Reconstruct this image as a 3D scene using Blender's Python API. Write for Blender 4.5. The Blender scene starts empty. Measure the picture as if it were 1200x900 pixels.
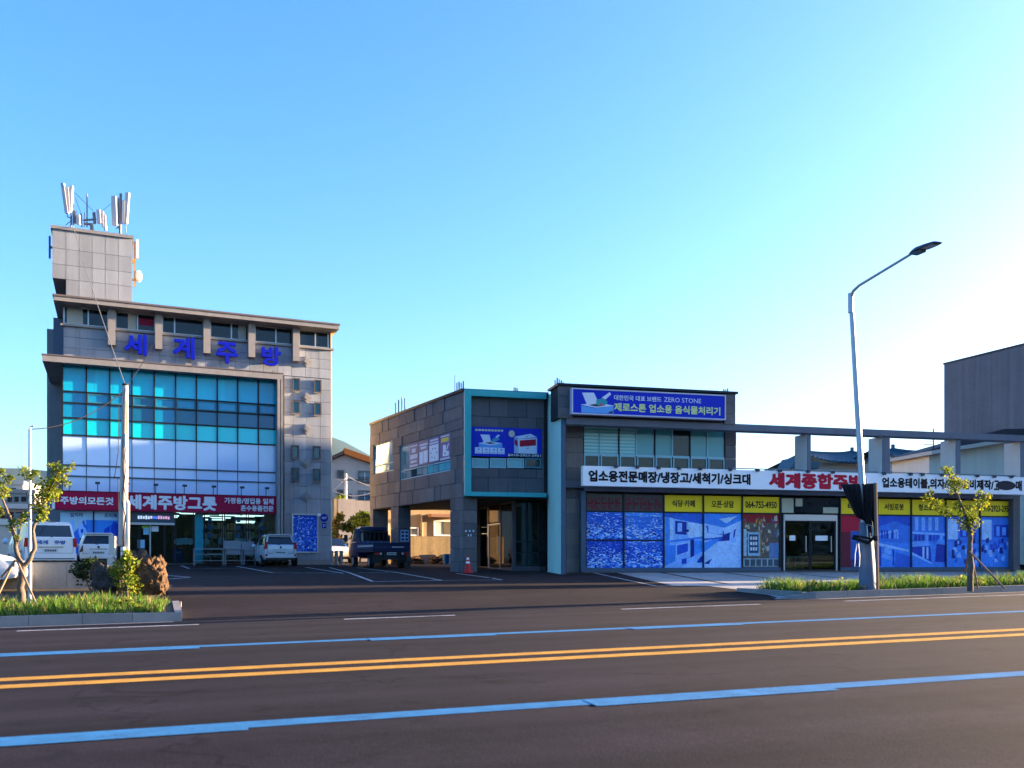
import bpy, bmesh, math, random
from mathutils import Vector, Matrix

rnd = random.Random(7)
SC = bpy.context.scene
COL = SC.collection
R = math.radians

# ------------------------------------------------------------------ camera
EYE = 1.3            # camera height above the road
FPX = 1060.0         # focal length in photo pixels (photo 1200 wide)
HOR = 655.0          # row of the horizon in the photo
cam = bpy.data.cameras.new('camera')
cam_o = bpy.data.objects.new('camera', cam)
COL.objects.link(cam_o)
cam_o.location = (0, 0, EYE)
cam_o.rotation_euler = (R(90), 0, 0)
cam.sensor_width = 36.0
cam.lens = FPX / 1200.0 * 36.0
cam.shift_y = (HOR - 450.0) / 1200.0
cam.clip_start = 0.1
cam.clip_end = 20000
cam.dof.use_dof = True
cam.dof.focus_distance = 38.0
cam.dof.aperture_fstop = 2.0
SC.camera = cam_o

# ------------------------------------------------------------------ light
SUN_AZ = 16.5        # degrees from +X towards +Y
SUN_EL = 8.2
sdir = Vector((math.cos(R(SUN_AZ)) * math.cos(R(SUN_EL)), math.sin(R(SUN_AZ)) * math.cos(R(SUN_EL)), math.sin(R(SUN_EL))))
world = bpy.data.worlds.new('World')
SC.world = world
world.use_nodes = True
wn = world.node_tree
for n in list(wn.nodes):
    wn.nodes.remove(n)
sky = wn.nodes.new('ShaderNodeTexSky')
sky.sky_type = 'NISHITA'
sky.sun_disc = False
sky.sun_elevation = R(SUN_EL)
sky.sun_rotation = R(90 - SUN_AZ)
sky.air_density = 1.0
sky.dust_density = 2.6
sky.ozone_density = 3.4
hs = wn.nodes.new('ShaderNodeHueSaturation')
hs.inputs['Hue'].default_value = 0.512
hs.inputs['Saturation'].default_value = 1.2
bgn = wn.nodes.new('ShaderNodeBackground')
bgn.inputs['Strength'].default_value = 0.067
out = wn.nodes.new('ShaderNodeOutputWorld')
wn.links.new(sky.outputs[0], hs.inputs['Color'])
wn.links.new(hs.outputs[0], bgn.inputs['Color'])
wn.links.new(bgn.outputs[0], out.inputs['Surface'])

sun = bpy.data.lights.new('sun', 'SUN')
sun.energy = 3.2
sun.angle = R(0.5)
sun.color = (1.0, 0.72, 0.45)
sun_o = bpy.data.objects.new('sun', sun)
COL.objects.link(sun_o)
sun_o.rotation_euler = sdir.to_track_quat('Z', 'Y').to_euler()
sun_o.location = (60, 20, 40)

SC.view_settings.view_transform = 'Standard'
SC.view_settings.look = 'None'
SC.view_settings.gamma = 1.0
SC.view_settings.exposure = 3.58
try:
    SC.view_settings.use_curve_mapping = False
except Exception:
    pass
SC.cycles.max_bounces = 8
SC.cycles.diffuse_bounces = 4
SC.cycles.transparent_max_bounces = 12
SC.cycles.volume_bounces = 1
SC.cycles.caustics_reflective = False
SC.cycles.caustics_refractive = False

# ------------------------------------------------------------------ materials
MATS = {}

def M(name, col, rough=0.6, metal=0.0, var=0.0, noise=None, bump=None, streak=0.0, spec=0.5, coat=0.0,
      emit=None, estr=0.0, trans=0.0, attr=False, hue=0.0):
    if name in MATS:
        return MATS[name]
    m = bpy.data.materials.new(name)
    m.use_nodes = True
    nt = m.node_tree
    b = nt.nodes['Principled BSDF']
    L = nt.links.new
    if rough >= 0.4 and spec == 0.5: spec = 0.15
    b.inputs['Roughness'].default_value = rough
    b.inputs['Metallic'].default_value = metal
    b.inputs['Specular IOR Level'].default_value = spec
    b.inputs['Coat Weight'].default_value = coat
    b.inputs['Coat Roughness'].default_value = 0.05
    c4 = (col[0], col[1], col[2], 1)
    b.inputs['Base Color'].default_value = c4
    src = None
    if attr:
        a = nt.nodes.new('ShaderNodeAttribute')
        a.attribute_name = 'Col'
        src = a.outputs['Color']
    def mul(src, fac_out, lo, hi):
        mr = nt.nodes.new('ShaderNodeMapRange')
        mr.inputs['To Min'].default_value = lo
        mr.inputs['To Max'].default_value = hi
        L(fac_out, mr.inputs['Value'])
        mx = nt.nodes.new('ShaderNodeVectorMath')
        mx.operation = 'SCALE'
        if src is None:
            mx.inputs[0].default_value = col[:3]
        else:
            L(src, mx.inputs[0])
        L(mr.outputs[0], mx.inputs['Scale'])
        return mx.outputs[0]
    tc = nt.nodes.new('ShaderNodeTexCoord')
    geo = nt.nodes.new('ShaderNodeNewGeometry')
    if var:
        oi = nt.nodes.new('ShaderNodeObjectInfo')
        src = mul(src, oi.outputs['Random'], 1 - var, 1 + var)
    if noise:
        for sc_, am in (noise if isinstance(noise[0], (tuple, list)) else [noise]):
            nz = nt.nodes.new('ShaderNodeTexNoise')
            nz.inputs['Scale'].default_value = sc_
            nz.inputs['Detail'].default_value = 5
            nz.inputs['Roughness'].default_value = 0.6
            L(geo.outputs['Position'], nz.inputs['Vector'])
            src = mul(src, nz.outputs[0], 1 - am * 1.6, 1 + am * 1.6)
    if streak:
        mp = nt.nodes.new('ShaderNodeMapping')
        mp.inputs['Scale'].default_value = (3.0, 3.0, 0.12)
        L(geo.outputs['Position'], mp.inputs['Vector'])
        nz = nt.nodes.new('ShaderNodeTexNoise')
        nz.inputs['Scale'].default_value = 1.3
        nz.inputs['Detail'].default_value = 6
        L(mp.outputs[0], nz.inputs['Vector'])
        src = mul(src, nz.outputs[0], 1 - streak * 1.6, 1 + streak * 1.6)
    if src is not None:
        L(src, b.inputs['Base Color'])
    if bump:
        nz = nt.nodes.new('ShaderNodeTexNoise')
        nz.inputs['Scale'].default_value = bump[0]
        nz.inputs['Detail'].default_value = 6
        L(geo.outputs['Position'], nz.inputs['Vector'])
        bp = nt.nodes.new('ShaderNodeBump')
        bp.inputs['Strength'].default_value = bump[1]
        bp.inputs['Distance'].default_value = bump[2] if len(bump) > 2 else 0.02
        L(nz.outputs[0], bp.inputs['Height'])
        L(bp.outputs[0], b.inputs['Normal'])
    if emit:
        b.inputs['Emission Color'].default_value = (emit[0], emit[1], emit[2], 1)
        b.inputs['Emission Strength'].default_value = estr
    if trans:
        o = nt.nodes['Material Output']
        t = nt.nodes.new('ShaderNodeBsdfTranslucent')
        if src is not None:
            L(src, t.inputs['Color'])
        else:
            t.inputs['Color'].default_value = c4
        mx = nt.nodes.new('ShaderNodeMixShader')
        mx.inputs[0].default_value = trans
        L(b.outputs[0], mx.inputs[1])
        L(t.outputs[0], mx.inputs[2])
        L(mx.outputs[0], o.inputs['Surface'])
    MATS[name] = m
    return m

def glass(name, tint=(0.75, 0.9, 0.95), refl=1.0, wavy=0.0):
    """thin pane: mostly clear, mirror-like towards grazing angles"""
    if name in MATS:
        return MATS[name]
    m = bpy.data.materials.new(name)
    m.use_nodes = True
    nt = m.node_tree
    nt.nodes.remove(nt.nodes['Principled BSDF'])
    o = nt.nodes['Material Output']
    tr = nt.nodes.new('ShaderNodeBsdfTransparent')
    tr.inputs['Color'].default_value = (*tint, 1)
    gl = nt.nodes.new('ShaderNodeBsdfGlossy')
    gl.inputs['Roughness'].default_value = 0.02
    fr = nt.nodes.new('ShaderNodeFresnel')
    fr.inputs['IOR'].default_value = 1.45 * refl
    mx = nt.nodes.new('ShaderNodeMixShader')
    L = nt.links.new
    L(fr.outputs[0], mx.inputs[0])
    L(tr.outputs[0], mx.inputs[1])
    L(gl.outputs[0], mx.inputs[2])
    L(mx.outputs[0], o.inputs['Surface'])
    MATS[name] = m
    return m

# ------------------------------------------------------------------ mesh helpers
def link(name, me, parent=None, loc=None, rot=None):
    o = bpy.data.objects.new(name, me)
    COL.objects.link(o)
    if parent:
        o.parent = parent
    if loc is not None:
        o.location = loc
    if rot is not None:
        o.rotation_euler = rot
    return o

def tag(o, label=None, cat=None, group=None, kind=None):
    if label: o['label'] = label
    if cat: o['category'] = cat
    if group: o['group'] = group
    if kind: o['kind'] = kind
    return o

def thing(name, label, cat, loc=(0, 0, 0), rotz=0.0, group=None):
    o = link(name, None, None, loc, (0, 0, rotz))
    o.empty_display_size = 0.2
    return tag(o, label, cat, group)

class MB:
    def __init__(s):
        s.v = []; s.f = []; s.mi = []
    def face(s, pts, mi=0):
        n = len(s.v)
        s.v += [tuple(p) for p in pts]
        s.f.append(tuple(range(n, n + len(pts)))); s.mi.append(mi)
    def box(s, x0, x1, y0, y1, z0, z1, mi=0):
        n = len(s.v)
        s.v += [(x0,y0,z0),(x1,y0,z0),(x1,y1,z0),(x0,y1,z0),(x0,y0,z1),(x1,y0,z1),(x1,y1,z1),(x0,y1,z1)]
        for q in ((0,3,2,1),(4,5,6,7),(0,1,5,4),(1,2,6,5),(2,3,7,6),(3,0,4,7)):
            s.f.append(tuple(n + k for k in q)); s.mi.append(mi)
    def prism(s, poly, z0, z1, mi=0):
        """poly: ccw list of (x,y)"""
        n = len(s.v); k = len(poly)
        s.v += [(p[0], p[1], z0) for p in poly] + [(p[0], p[1], z1) for p in poly]
        s.f.append(tuple(n + i for i in reversed(range(k)))); s.mi.append(mi)
        s.f.append(tuple(n + k + i for i in range(k))); s.mi.append(mi)
        for i in range(k):
            j = (i + 1) % k
            s.f.append((n + i, n + j, n + k + j, n + k + i)); s.mi.append(mi)
    def prism_y(s, poly, y0, y1, mi=0):
        """poly: list of (x,z) counter-clockwise seen from -y; extruded from y0 (front) to y1"""
        n = len(s.v); k = len(poly)
        s.v += [(p[0], y0, p[1]) for p in poly] + [(p[0], y1, p[1]) for p in poly]
        s.f.append(tuple(n + i for i in range(k))); s.mi.append(mi)
        s.f.append(tuple(n + k + i for i in reversed(range(k)))); s.mi.append(mi)
        for i in range(k):
            j = (i + 1) % k
            s.f.append((n + j, n + i, n + k + i, n + k + j)); s.mi.append(mi)
    def tube(s, pts, rad, n=8, mi=0, cap=True):
        pts = [Vector(p) for p in pts]
        if not isinstance(rad, (list, tuple)):
            rad = [rad] * len(pts)
        base = len(s.v)
        ref = None
        for i, p in enumerate(pts):
            a = pts[max(i - 1, 0)]; b = pts[min(i + 1, len(pts) - 1)]
            d = (b - a).normalized()
            if ref is None:
                ref = Vector((1, 0, 0)) if abs(d.x) < 0.8 else Vector((0, 1, 0))
            x = (ref - d * ref.dot(d)).normalized(); ref = x
            y = d.cross(x)
            for k in range(n):
                a_ = 2 * math.pi * k / n
                s.v.append(tuple(p + (x * math.cos(a_) + y * math.sin(a_)) * rad[i]))
        for i in range(len(pts) - 1):
            for k in range(n):
                k2 = (k + 1) % n
                s.f.append((base + i*n + k, base + i*n + k2, base + (i+1)*n + k2, base + (i+1)*n + k)); s.mi.append(mi)
        if cap:
            s.f.append(tuple(base + k for k in reversed(range(n)))); s.mi.append(mi)
            s.f.append(tuple(base + (len(pts)-1)*n + k for k in range(n))); s.mi.append(mi)
    def ball(s, c, r, n=8, m=6, mi=0, jit=0.0, rg=rnd):
        if not isinstance(r, (tuple, list)): r = (r, r, r)
        base = len(s.v)
        for i in range(1, m):
            th = math.pi * i / m
            for k in range(n):
                ph = 2 * math.pi * k / n
                q = 1 + rg.uniform(-jit, jit)
                s.v.append((c[0] + r[0]*q*math.sin(th)*math.cos(ph), c[1] + r[1]*q*math.sin(th)*math.sin(ph), c[2] + r[2]*q*math.cos(th)))
        t = len(s.v); s.v.append((c[0], c[1], c[2] + r[2])); s.v.append((c[0], c[1], c[2] - r[2]))
        for k in range(n):
            k2 = (k + 1) % n
            s.f.append((t, base + k, base + k2)); s.mi.append(mi)
            for i in range(m - 2):
                s.f.append((base + i*n + k, base + (i+1)*n + k, base + (i+1)*n + k2, base + i*n + k2)); s.mi.append(mi)
            s.f.append((t + 1, base + (m-2)*n + k2, base + (m-2)*n + k)); s.mi.append(mi)
    def mesh(s, name, mats):
        me = bpy.data.meshes.new(name)
        me.from_pydata(s.v, [], s.f)
        if not isinstance(mats, (list, tuple)): mats = [mats]
        for m in mats: me.materials.append(m)
        if len(mats) > 1:
            me.polygons.foreach_set('material_index', s.mi)
        me.update()
        return me
    def build(s, name, mats, parent=None, smooth=False, loc=None, rot=None):
        me = s.mesh(name, mats)
        if smooth:
            me.polygons.foreach_set('use_smooth', [True] * len(me.polygons))
            me.set_sharp_from_angle(angle=R(smooth if smooth is not True else 40))
        return link(name, me, parent, loc, rot)

_cache = {}
def slab(name, mat, parent, x0, x1, y0, y1, z0, z1):
    """box object; alike sizes share one mesh"""
    a, b, c = round(x1 - x0, 3), round(y1 - y0, 3), round(z1 - z0, 3)
    key = (name, mat.name, a, b, c)
    if key not in _cache:
        m = MB(); m.box(0, a, 0, b, 0, c)
        _cache[key] = m.mesh(name, mat)
    return link(name, _cache[key], parent, (x0, y0, z0))

def oneobj(name, mat, parent, fn, smooth=False, loc=None, rot=None):
    m = MB(); fn(m)
    return m.build(name, mat, parent, smooth, loc, rot)

def frame_rect(name, mat, parent, x0, x1, z0, z1, y0, y1, w):
    m = MB()
    m.box(x0, x1, y0, y1, z0, z0 + w); m.box(x0, x1, y0, y1, z1 - w, z1)
    m.box(x0, x0 + w, y0, y1, z0 + w, z1 - w); m.box(x1 - w, x1, y0, y1, z0 + w, z1 - w)
    return m.build(name, mat, parent)

# flat text standing in the local x-z plane, facing -y
_fc = bpy.data.curves.new('lettering', 'FONT')
_fo = bpy.data.objects.new('lettering_source', _fc)
def text(name, body, mat, parent, x0, x1, z0, z1, y, bold=0.02, depth=0.0, keep=False):
    COL.objects.link(_fo)
    _fc.body = body; _fc.offset = 0.0; _fc.resolution_u = 2; _fc.extrude = 0.0
    bpy.context.view_layer.update()
    dg = bpy.context.evaluated_depsgraph_get()
    me = bpy.data.meshes.new_from_object(_fo.evaluated_get(dg))
    COL.objects.unlink(_fo)
    # thicken the strokes: shifted copies of the glyphs, each a hair in front of the last
    vs = [(v.co.x, v.co.y) for v in me.vertices]; fs = [tuple(p.vertices) for p in me.polygons]
    n0 = len(vs); V = []; F_ = []; lay = []
    dirs = [(0, 0)] + ([(bold * math.cos(k * math.pi / 4), bold * math.sin(k * math.pi / 4)) for k in range(8)] if bold > 0 else [])
    for i, (dx, dy) in enumerate(dirs):
        V += [(x + dx, y + dy, 0.0) for x, y in vs]; lay += [i] * n0
        F_ += [tuple(q + i * n0 for q in f) for f in fs]
    bpy.data.meshes.remove(me)
    me = bpy.data.meshes.new(name); me.from_pydata(V, [], F_); me.update()
    xs = [v.co.x for v in me.vertices]; ys = [v.co.y for v in me.vertices]
    ax, bx, ay, by = min(xs), max(xs), min(ys), max(ys)
    sx = (x1 - x0) / (bx - ax); sz = (z1 - z0) / (by - ay)
    if keep:
        sx = sz = min(sx, sz)
    cx = (x0 + x1) / 2; cz = (z0 + z1) / 2
    for v, l_ in zip(me.vertices, lay):
        v.co = ((v.co.x - (ax + bx) / 2) * sx + cx, y - l_ * 0.0006, (v.co.y - (ay + by) / 2) * sz + cz)
    if depth:
        bm = bmesh.new(); bm.from_mesh(me)
        bmesh.ops.remove_doubles(bm, verts=bm.verts, dist=1e-5)
        r = bmesh.ops.extrude_face_region(bm, geom=bm.faces[:])
        bmesh.ops.translate(bm, verts=[g for g in r['geom'] if isinstance(g, bmesh.types.BMVert)], vec=(0, -depth, 0))
        bmesh.ops.recalc_face_normals(bm, faces=bm.faces[:])
        bm.to_mesh(me); bm.free()
    me.materials.clear(); me.materials.append(mat)
    me.name = name
    return link(name, me, parent)

# flat print: coloured polygons in unit coordinates, one mesh
def printed(name, parent, x0, x1, z0, z1, y, polys, mat=None, step=0.0004):
    v = []; f = []; cols = []
    step = min(0.0004, 0.008 / len(polys))
    for i, (c, pts) in enumerate(polys):
        n = len(v)
        v += [(x0 + (x1 - x0) * min(max(p[0], 0), 1), y - step * i, z0 + (z1 - z0) * min(max(p[1], 0), 1)) for p in pts]
        f.append(tuple(range(n, n + len(pts)))); cols.append(c)
    me = bpy.data.meshes.new(name)
    me.from_pydata(v, [], f)
    ca = me.color_attributes.new('Col', 'FLOAT_COLOR', 'CORNER')
    k = 0
    for p, c in zip(me.polygons, cols):
        for _ in p.loop_indices:
            ca.data[k].color = (c[0], c[1], c[2], 1); k += 1
    me.materials.append(mat or MATS['print'])
    me.update()
    return link(name, me, parent)

def rect(c, a, b, d, e):
    return (c, [(a, b), (d, b), (d, e), (a, e)])

# ------------------------------------------------------------------ facade frames
class Frame:
    """vertical plane: x along the wall, y into the building, z up from its floor"""
    def __init__(s, ox, oy, oz, deg):
        s.o = (ox, oy, oz); s.a = R(deg)
        s.c, s.s = math.cos(s.a), math.sin(s.a)
    def px(s, x, y=HOR, d=0.0):
        u = (x - 600.0) / FPX; w = (HOR - y) / FPX
        nx, ny = -s.s, s.c
        Y = (d + s.o[0] * nx + s.o[1] * ny) / (u * nx + ny)
        dx, dy = u * Y - s.o[0], Y - s.o[1]
        return dx * s.c + dy * s.s, EYE + w * Y - s.o[2]
    def x(s, px, d=0.0): return s.px(px, HOR, d)[0]
    def z(s, px, py, d=0.0): return s.px(px, py, d)[1]
    def world(s, lx, ly, lz=0.0):
        return Vector((s.o[0] + lx * s.c - ly * s.s, s.o[1] + lx * s.s + ly * s.c, s.o[2] + lz))
    def local(s, X, Y):
        dx, dy = X - s.o[0], Y - s.o[1]
        return dx * s.c + dy * s.s, -dx * s.s + dy * s.c

def cladding(name, parent, mats, x0, x1, z0, z1, d, thick, rowh, lens, holes=(), gap=0.012, running=False, rg=rnd, jit=0.0, xs=None):
    """courses of separate slabs; holes (hx0,hx1,hz0,hz1) stay free"""
    zs = [z0]
    while zs[-1] < z1 - rowh * 0.6:
        zs.append(zs[-1] + rowh)
    zs[-1] = z1 if z1 - zs[-1] < rowh * 0.6 else zs[-1]
    if zs[-1] < z1: zs.append(z1)
    for h in holes:
        for e in (h[2], h[3]):
            if z0 + .02 < e < z1 - .02:
                k = min(range(len(zs)), key=lambda i: abs(zs[i] - e))
                if abs(zs[k] - e) < rowh * 0.3 and 0 < k < len(zs) - 1 and not any(abs(zs[k] - q) < 1e-6 for hh in holes for q in hh[2:]):
                    zs[k] = e
                elif abs(zs[k] - e) > 1e-6:
                    zs.append(e); zs.sort()
    n = 0
    for r in range(len(zs) - 1):
        a, b = zs[r], zs[r + 1]
        if b - a < 0.04: continue
        spans = [(x0, x1)]
        for h in holes:
            if h[2] < b - 0.01 and h[3] > a + 0.01:
                ns = []
                for p, q in spans:
                    if h[1] <= p or h[0] >= q: ns.append((p, q)); continue
                    if h[0] > p: ns.append((p, h[0]))
                    if h[1] < q: ns.append((h[1], q))
                spans = ns
        for p, q in spans:
            cuts = [p]
            if xs:
                cuts += [e for e in xs if p + .12 < e < q - .12]
            else:
                t = p + (lens[0] * 0.5 if running and r % 2 else 0)
                while True:
                    t += rg.uniform(*lens)
                    if t > q - lens[0] * 0.4: break
                    cuts.append(round(t, 2))
            cuts.append(q)
            for i in range(len(cuts) - 1):
                if cuts[i + 1] - cuts[i] < 0.03: continue
                m = mats if not isinstance(mats, (list, tuple)) else rg.choice(mats)
                off = rg.choice((0, jit, jit * 2)) if jit else 0
                slab(name, m, parent, cuts[i] + gap / 2, cuts[i + 1] - gap / 2, d - off, d + thick, a + gap / 2, b - gap / 2)
                n += 1
    return n
# ------------------------------------------------------------------ shared materials
M('print', (1, 1, 1), rough=0.5, attr=True, spec=0.2)
M('photo_print', (1, 1, 1), rough=0.5, attr=True, spec=0.2, noise=[(2.2, .22), (9, .30), (28, .28)])
ASPHALT = M('asphalt', (0.0165, 0.0128, 0.0165), rough=0.95, noise=[(0.16, 0.28), (0.9, 0.28), (4, 0.18), (28, 0.5)], bump=(60, 0.25, 0.012), spec=0.12)
LOT = M('lot_asphalt', (0.021, 0.0152, 0.0165), rough=0.95, noise=[(0.25, 0.28), (1.2, 0.24), (6, 0.16), (45, 0.45)], bump=(60, 0.3, 0.012), spec=0.1)
def road_wear(m, stretch=(.035, .9), amt=.5, crack=True):
    """tyre tracks along the road, darker seams and old patches multiplied into the colour"""
    nt = m.node_tree; b = nt.nodes['Principled BSDF']; L_ = nt.links.new
    src = b.inputs['Base Color'].links[0].from_socket
    geo = nt.nodes.new('ShaderNodeNewGeometry')
    mp = nt.nodes.new('ShaderNodeMapping'); mp.vector_type = 'TEXTURE'
    mp.inputs['Rotation'].default_value = (0, 0, R(16)); mp.inputs['Scale'].default_value = (1 / stretch[0], 1 / stretch[1], 1)
    L_(geo.outputs['Position'], mp.inputs[0])
    nz = nt.nodes.new('ShaderNodeTexNoise'); nz.inputs['Scale'].default_value = 1.0; nz.inputs['Detail'].default_value = 4
    L_(mp.outputs[0], nz.inputs['Vector'])
    mr = nt.nodes.new('ShaderNodeMapRange'); mr.inputs['From Min'].default_value = .3; mr.inputs['From Max'].default_value = .7
    mr.inputs['To Min'].default_value = 1 - amt; mr.inputs['To Max'].default_value = 1 + amt
    L_(nz.outputs[0], mr.inputs['Value'])
    sc = nt.nodes.new('ShaderNodeVectorMath'); sc.operation = 'SCALE'
    L_(src, sc.inputs[0]); L_(mr.outputs[0], sc.inputs['Scale'])
    cur = sc.outputs[0]
    # cracks: thin lines between wandering cells
    nw = nt.nodes.new('ShaderNodeTexNoise'); nw.inputs['Scale'].default_value = .8; nw.inputs['Detail'].default_value = 5
    L_(geo.outputs['Position'], nw.inputs['Vector'])
    ad = nt.nodes.new('ShaderNodeVectorMath'); ad.operation = 'MULTIPLY_ADD'; ad.inputs[1].default_value = (2.2, 2.2, 0)
    L_(nw.outputs['Color'], ad.inputs[0]); L_(geo.outputs['Position'], ad.inputs[2])
    vo = nt.nodes.new('ShaderNodeTexVoronoi'); vo.feature = 'DISTANCE_TO_EDGE'; vo.inputs['Scale'].default_value = .16
    L_(ad.outputs[0], vo.inputs['Vector'])
    mr3 = nt.nodes.new('ShaderNodeMapRange'); mr3.inputs['From Min'].default_value = .0015; mr3.inputs['From Max'].default_value = .006
    mr3.inputs['To Min'].default_value = .5; mr3.inputs['To Max'].default_value = 1.0
    L_(vo.outputs['Distance'], mr3.inputs['Value'])
    sc2 = nt.nodes.new('ShaderNodeVectorMath'); sc2.operation = 'SCALE'
    L_(cur, sc2.inputs[0]); L_(mr3.outputs[0], sc2.inputs['Scale'])
    # oil and tar spots
    n2 = nt.nodes.new('ShaderNodeTexNoise'); n2.inputs['Scale'].default_value = 1.7; n2.inputs['Detail'].default_value = 2
    L_(geo.outputs['Position'], n2.inputs['Vector'])
    mr4 = nt.nodes.new('ShaderNodeMapRange'); mr4.inputs['From Min'].default_value = .62; mr4.inputs['From Max'].default_value = .72
    mr4.inputs['To Min'].default_value = 1.0; mr4.inputs['To Max'].default_value = .62
    L_(n2.outputs[0], mr4.inputs['Value'])
    sc3 = nt.nodes.new('ShaderNodeVectorMath'); sc3.operation = 'SCALE'
    L_(sc2.outputs[0], sc3.inputs[0]); L_(mr4.outputs[0], sc3.inputs['Scale'])
    L_(sc3.outputs[0], b.inputs['Base Color'])
road_wear(ASPHALT, (.03, 1.1), .5)
road_wear(LOT, (.12, .35), .40)
DIRT = M('dirt', (0.085, 0.066, 0.048), rough=0.95, noise=[(2, 0.3), (20, 0.3)], bump=(25, 0.6, 0.03))
EARTH = M('earth', (0.035, 0.045, 0.025), rough=0.95, noise=[(0.02, 0.3), (0.5, 0.2)])
KERB = M('kerb_concrete', (0.24, 0.23, 0.22), rough=0.85, var=0.12, noise=[(3, 0.15), (40, 0.12)], bump=(60, 0.3, 0.01))
CONC = M('concrete', (0.30, 0.285, 0.26), rough=0.85, var=0.06, noise=[(1.5, 0.16), (14, 0.14)], streak=0.16, bump=(40, 0.3, 0.01))
def worn_paint(name, col, wear):
    """road paint rubbed through to the asphalt in specks and along tyre tracks"""
    m = bpy.data.materials.new(name); m.use_nodes = True
    nt = m.node_tree; b = nt.nodes['Principled BSDF']; L_ = nt.links.new
    geo = nt.nodes.new('ShaderNodeNewGeometry')
    def nz(sc, det):
        n = nt.nodes.new('ShaderNodeTexNoise'); n.inputs['Scale'].default_value = sc; n.inputs['Detail'].default_value = det
        n.inputs['Roughness'].default_value = .7
        L_(geo.outputs['Position'], n.inputs['Vector']); return n.outputs[0]
    a, c = nz(1.1, 3), nz(26, 6)
    ad = nt.nodes.new('ShaderNodeMath'); ad.operation = 'MULTIPLY_ADD'; ad.inputs[1].default_value = .55
    L_(a, ad.inputs[0]); L_(c, ad.inputs[2])
    mr = nt.nodes.new('ShaderNodeMapRange'); mr.inputs['From Min'].default_value = wear; mr.inputs['From Max'].default_value = wear + .14
    L_(ad.outputs[0], mr.inputs['Value'])
    mr2 = nt.nodes.new('ShaderNodeMapRange'); mr2.inputs['From Min'].default_value = .3; mr2.inputs['From Max'].default_value = .7
    mr2.inputs['To Min'].default_value = .72; mr2.inputs['To Max'].default_value = 1.15
    L_(nz(4, 5), mr2.inputs['Value'])
    sc = nt.nodes.new('ShaderNodeVectorMath'); sc.operation = 'SCALE'; sc.inputs[0].default_value = col
    L_(mr2.outputs[0], sc.inputs['Scale'])
    mx = nt.nodes.new('ShaderNodeMix'); mx.data_type = 'RGBA'
    L_(mr.outputs[0], mx.inputs['Factor']); L_(sc.outputs[0], mx.inputs['A']); mx.inputs['B'].default_value = (.022, .017, .018, 1)
    L_(mx.outputs['Result'], b.inputs['Base Color'])
    b.inputs['Roughness'].default_value = .75; b.inputs['Specular IOR Level'].default_value = .2
    MATS[name] = m
    return m
YELLOWLINE = worn_paint('yellow_line_paint', (0.58, 0.28, 0.03), .90)
BLUELINE = worn_paint('blue_line_paint', (0.035, 0.185, 0.37), .87)
WHITELINE = worn_paint('white_line_paint', (0.40, 0.40, 0.42), .78)

# pavers: brick pattern on real sheet
def paver_material():
    m = bpy.data.materials.new('pavers'); m.use_nodes = True
    nt = m.node_tree; b = nt.nodes['Principled BSDF']; L = nt.links.new
    geo = nt.nodes.new('ShaderNodeNewGeometry')
    mp = nt.nodes.new('ShaderNodeMapping'); mp.inputs['Rotation'].default_value = (0, 0, R(-16))
    br = nt.nodes.new('ShaderNodeTexBrick')
    br.inputs['Scale'].default_value = 1.0
    br.inputs['Brick Width'].default_value = 0.4; br.inputs['Row Height'].default_value = 0.2
    br.inputs['Mortar Size'].default_value = 0.012
    br.inputs['Color1'].default_value = (0.30, 0.30, 0.30, 1); br.inputs['Color2'].default_value = (0.40, 0.39, 0.38, 1)
    br.inputs['Mortar'].default_value = (0.13, 0.12, 0.11, 1)
    nz = nt.nodes.new('ShaderNodeTexNoise'); nz.inputs['Scale'].default_value = 0.8; nz.inputs['Detail'].default_value = 6
    mr = nt.nodes.new('ShaderNodeMapRange'); mr.inputs['To Min'].default_value = 0.55; mr.inputs['To Max'].default_value = 1.35
    vm = nt.nodes.new('ShaderNodeVectorMath'); vm.operation = 'SCALE'
    L(geo.outputs['Position'], mp.inputs[0]); L(mp.outputs[0], br.inputs['Vector']); L(geo.outputs['Position'], nz.inputs[0])
    L(nz.outputs[0], mr.inputs[0]); L(br.outputs['Color'], vm.inputs[0]); L(mr.outputs[0], vm.inputs['Scale'])
    L(vm.outputs[0], b.inputs['Base Color']); b.inputs['Roughness'].default_value = 0.85
    bp = nt.nodes.new('ShaderNodeBump'); bp.inputs['Strength'].default_value = 0.4; bp.inputs['Distance'].default_value = 0.01
    L(br.outputs['Fac'], bp.inputs['Height']); bp.invert = True; L(bp.outputs[0], b.inputs['Normal'])
    MATS['pavers'] = m
    return m
PAVERS = paver_material()

# ------------------------------------------------------------------ ground heights
RA = R(16.0)
RC, RS = math.cos(RA), math.sin(RA)
def st(x, y): return x * RC + y * RS, -x * RS + y * RC
def xy(s, t): return s * RC - t * RS, s * RS + t * RC
T_EDGE = 20.5
SLOPE = 0.01818
S_L, S_R = -1.45, 13.2          # opening of the driveway in the kerb
LOT_PTS = [(29.5, .53), (35.5, .755), (47, 1.01), (60, 1.08), (120, 1.3), (400, 2.0)]
def lot_z(t):
    for (a, za), (b, zb) in zip(LOT_PTS, LOT_PTS[1:]):
        if t <= b:
            return za + (zb - za) * max(0, (t - a)) / (b - a)
    return LOT_PTS[-1][1]
def G(x, y):
    s, t = st(x, y)
    if t <= T_EDGE: return SLOPE * s
    if (s < S_L and t < 23.4 or s < -2.35) and t < 29.5:
        k = (t - T_EDGE) / 9.0
        return (SLOPE * s + .17) * (1 - k) + .53 * k
    if t < 29.5:
        k = (t - T_EDGE) / 9.0
        return SLOPE * s * (1 - k) + .53 * k
    return lot_z(t)
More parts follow.
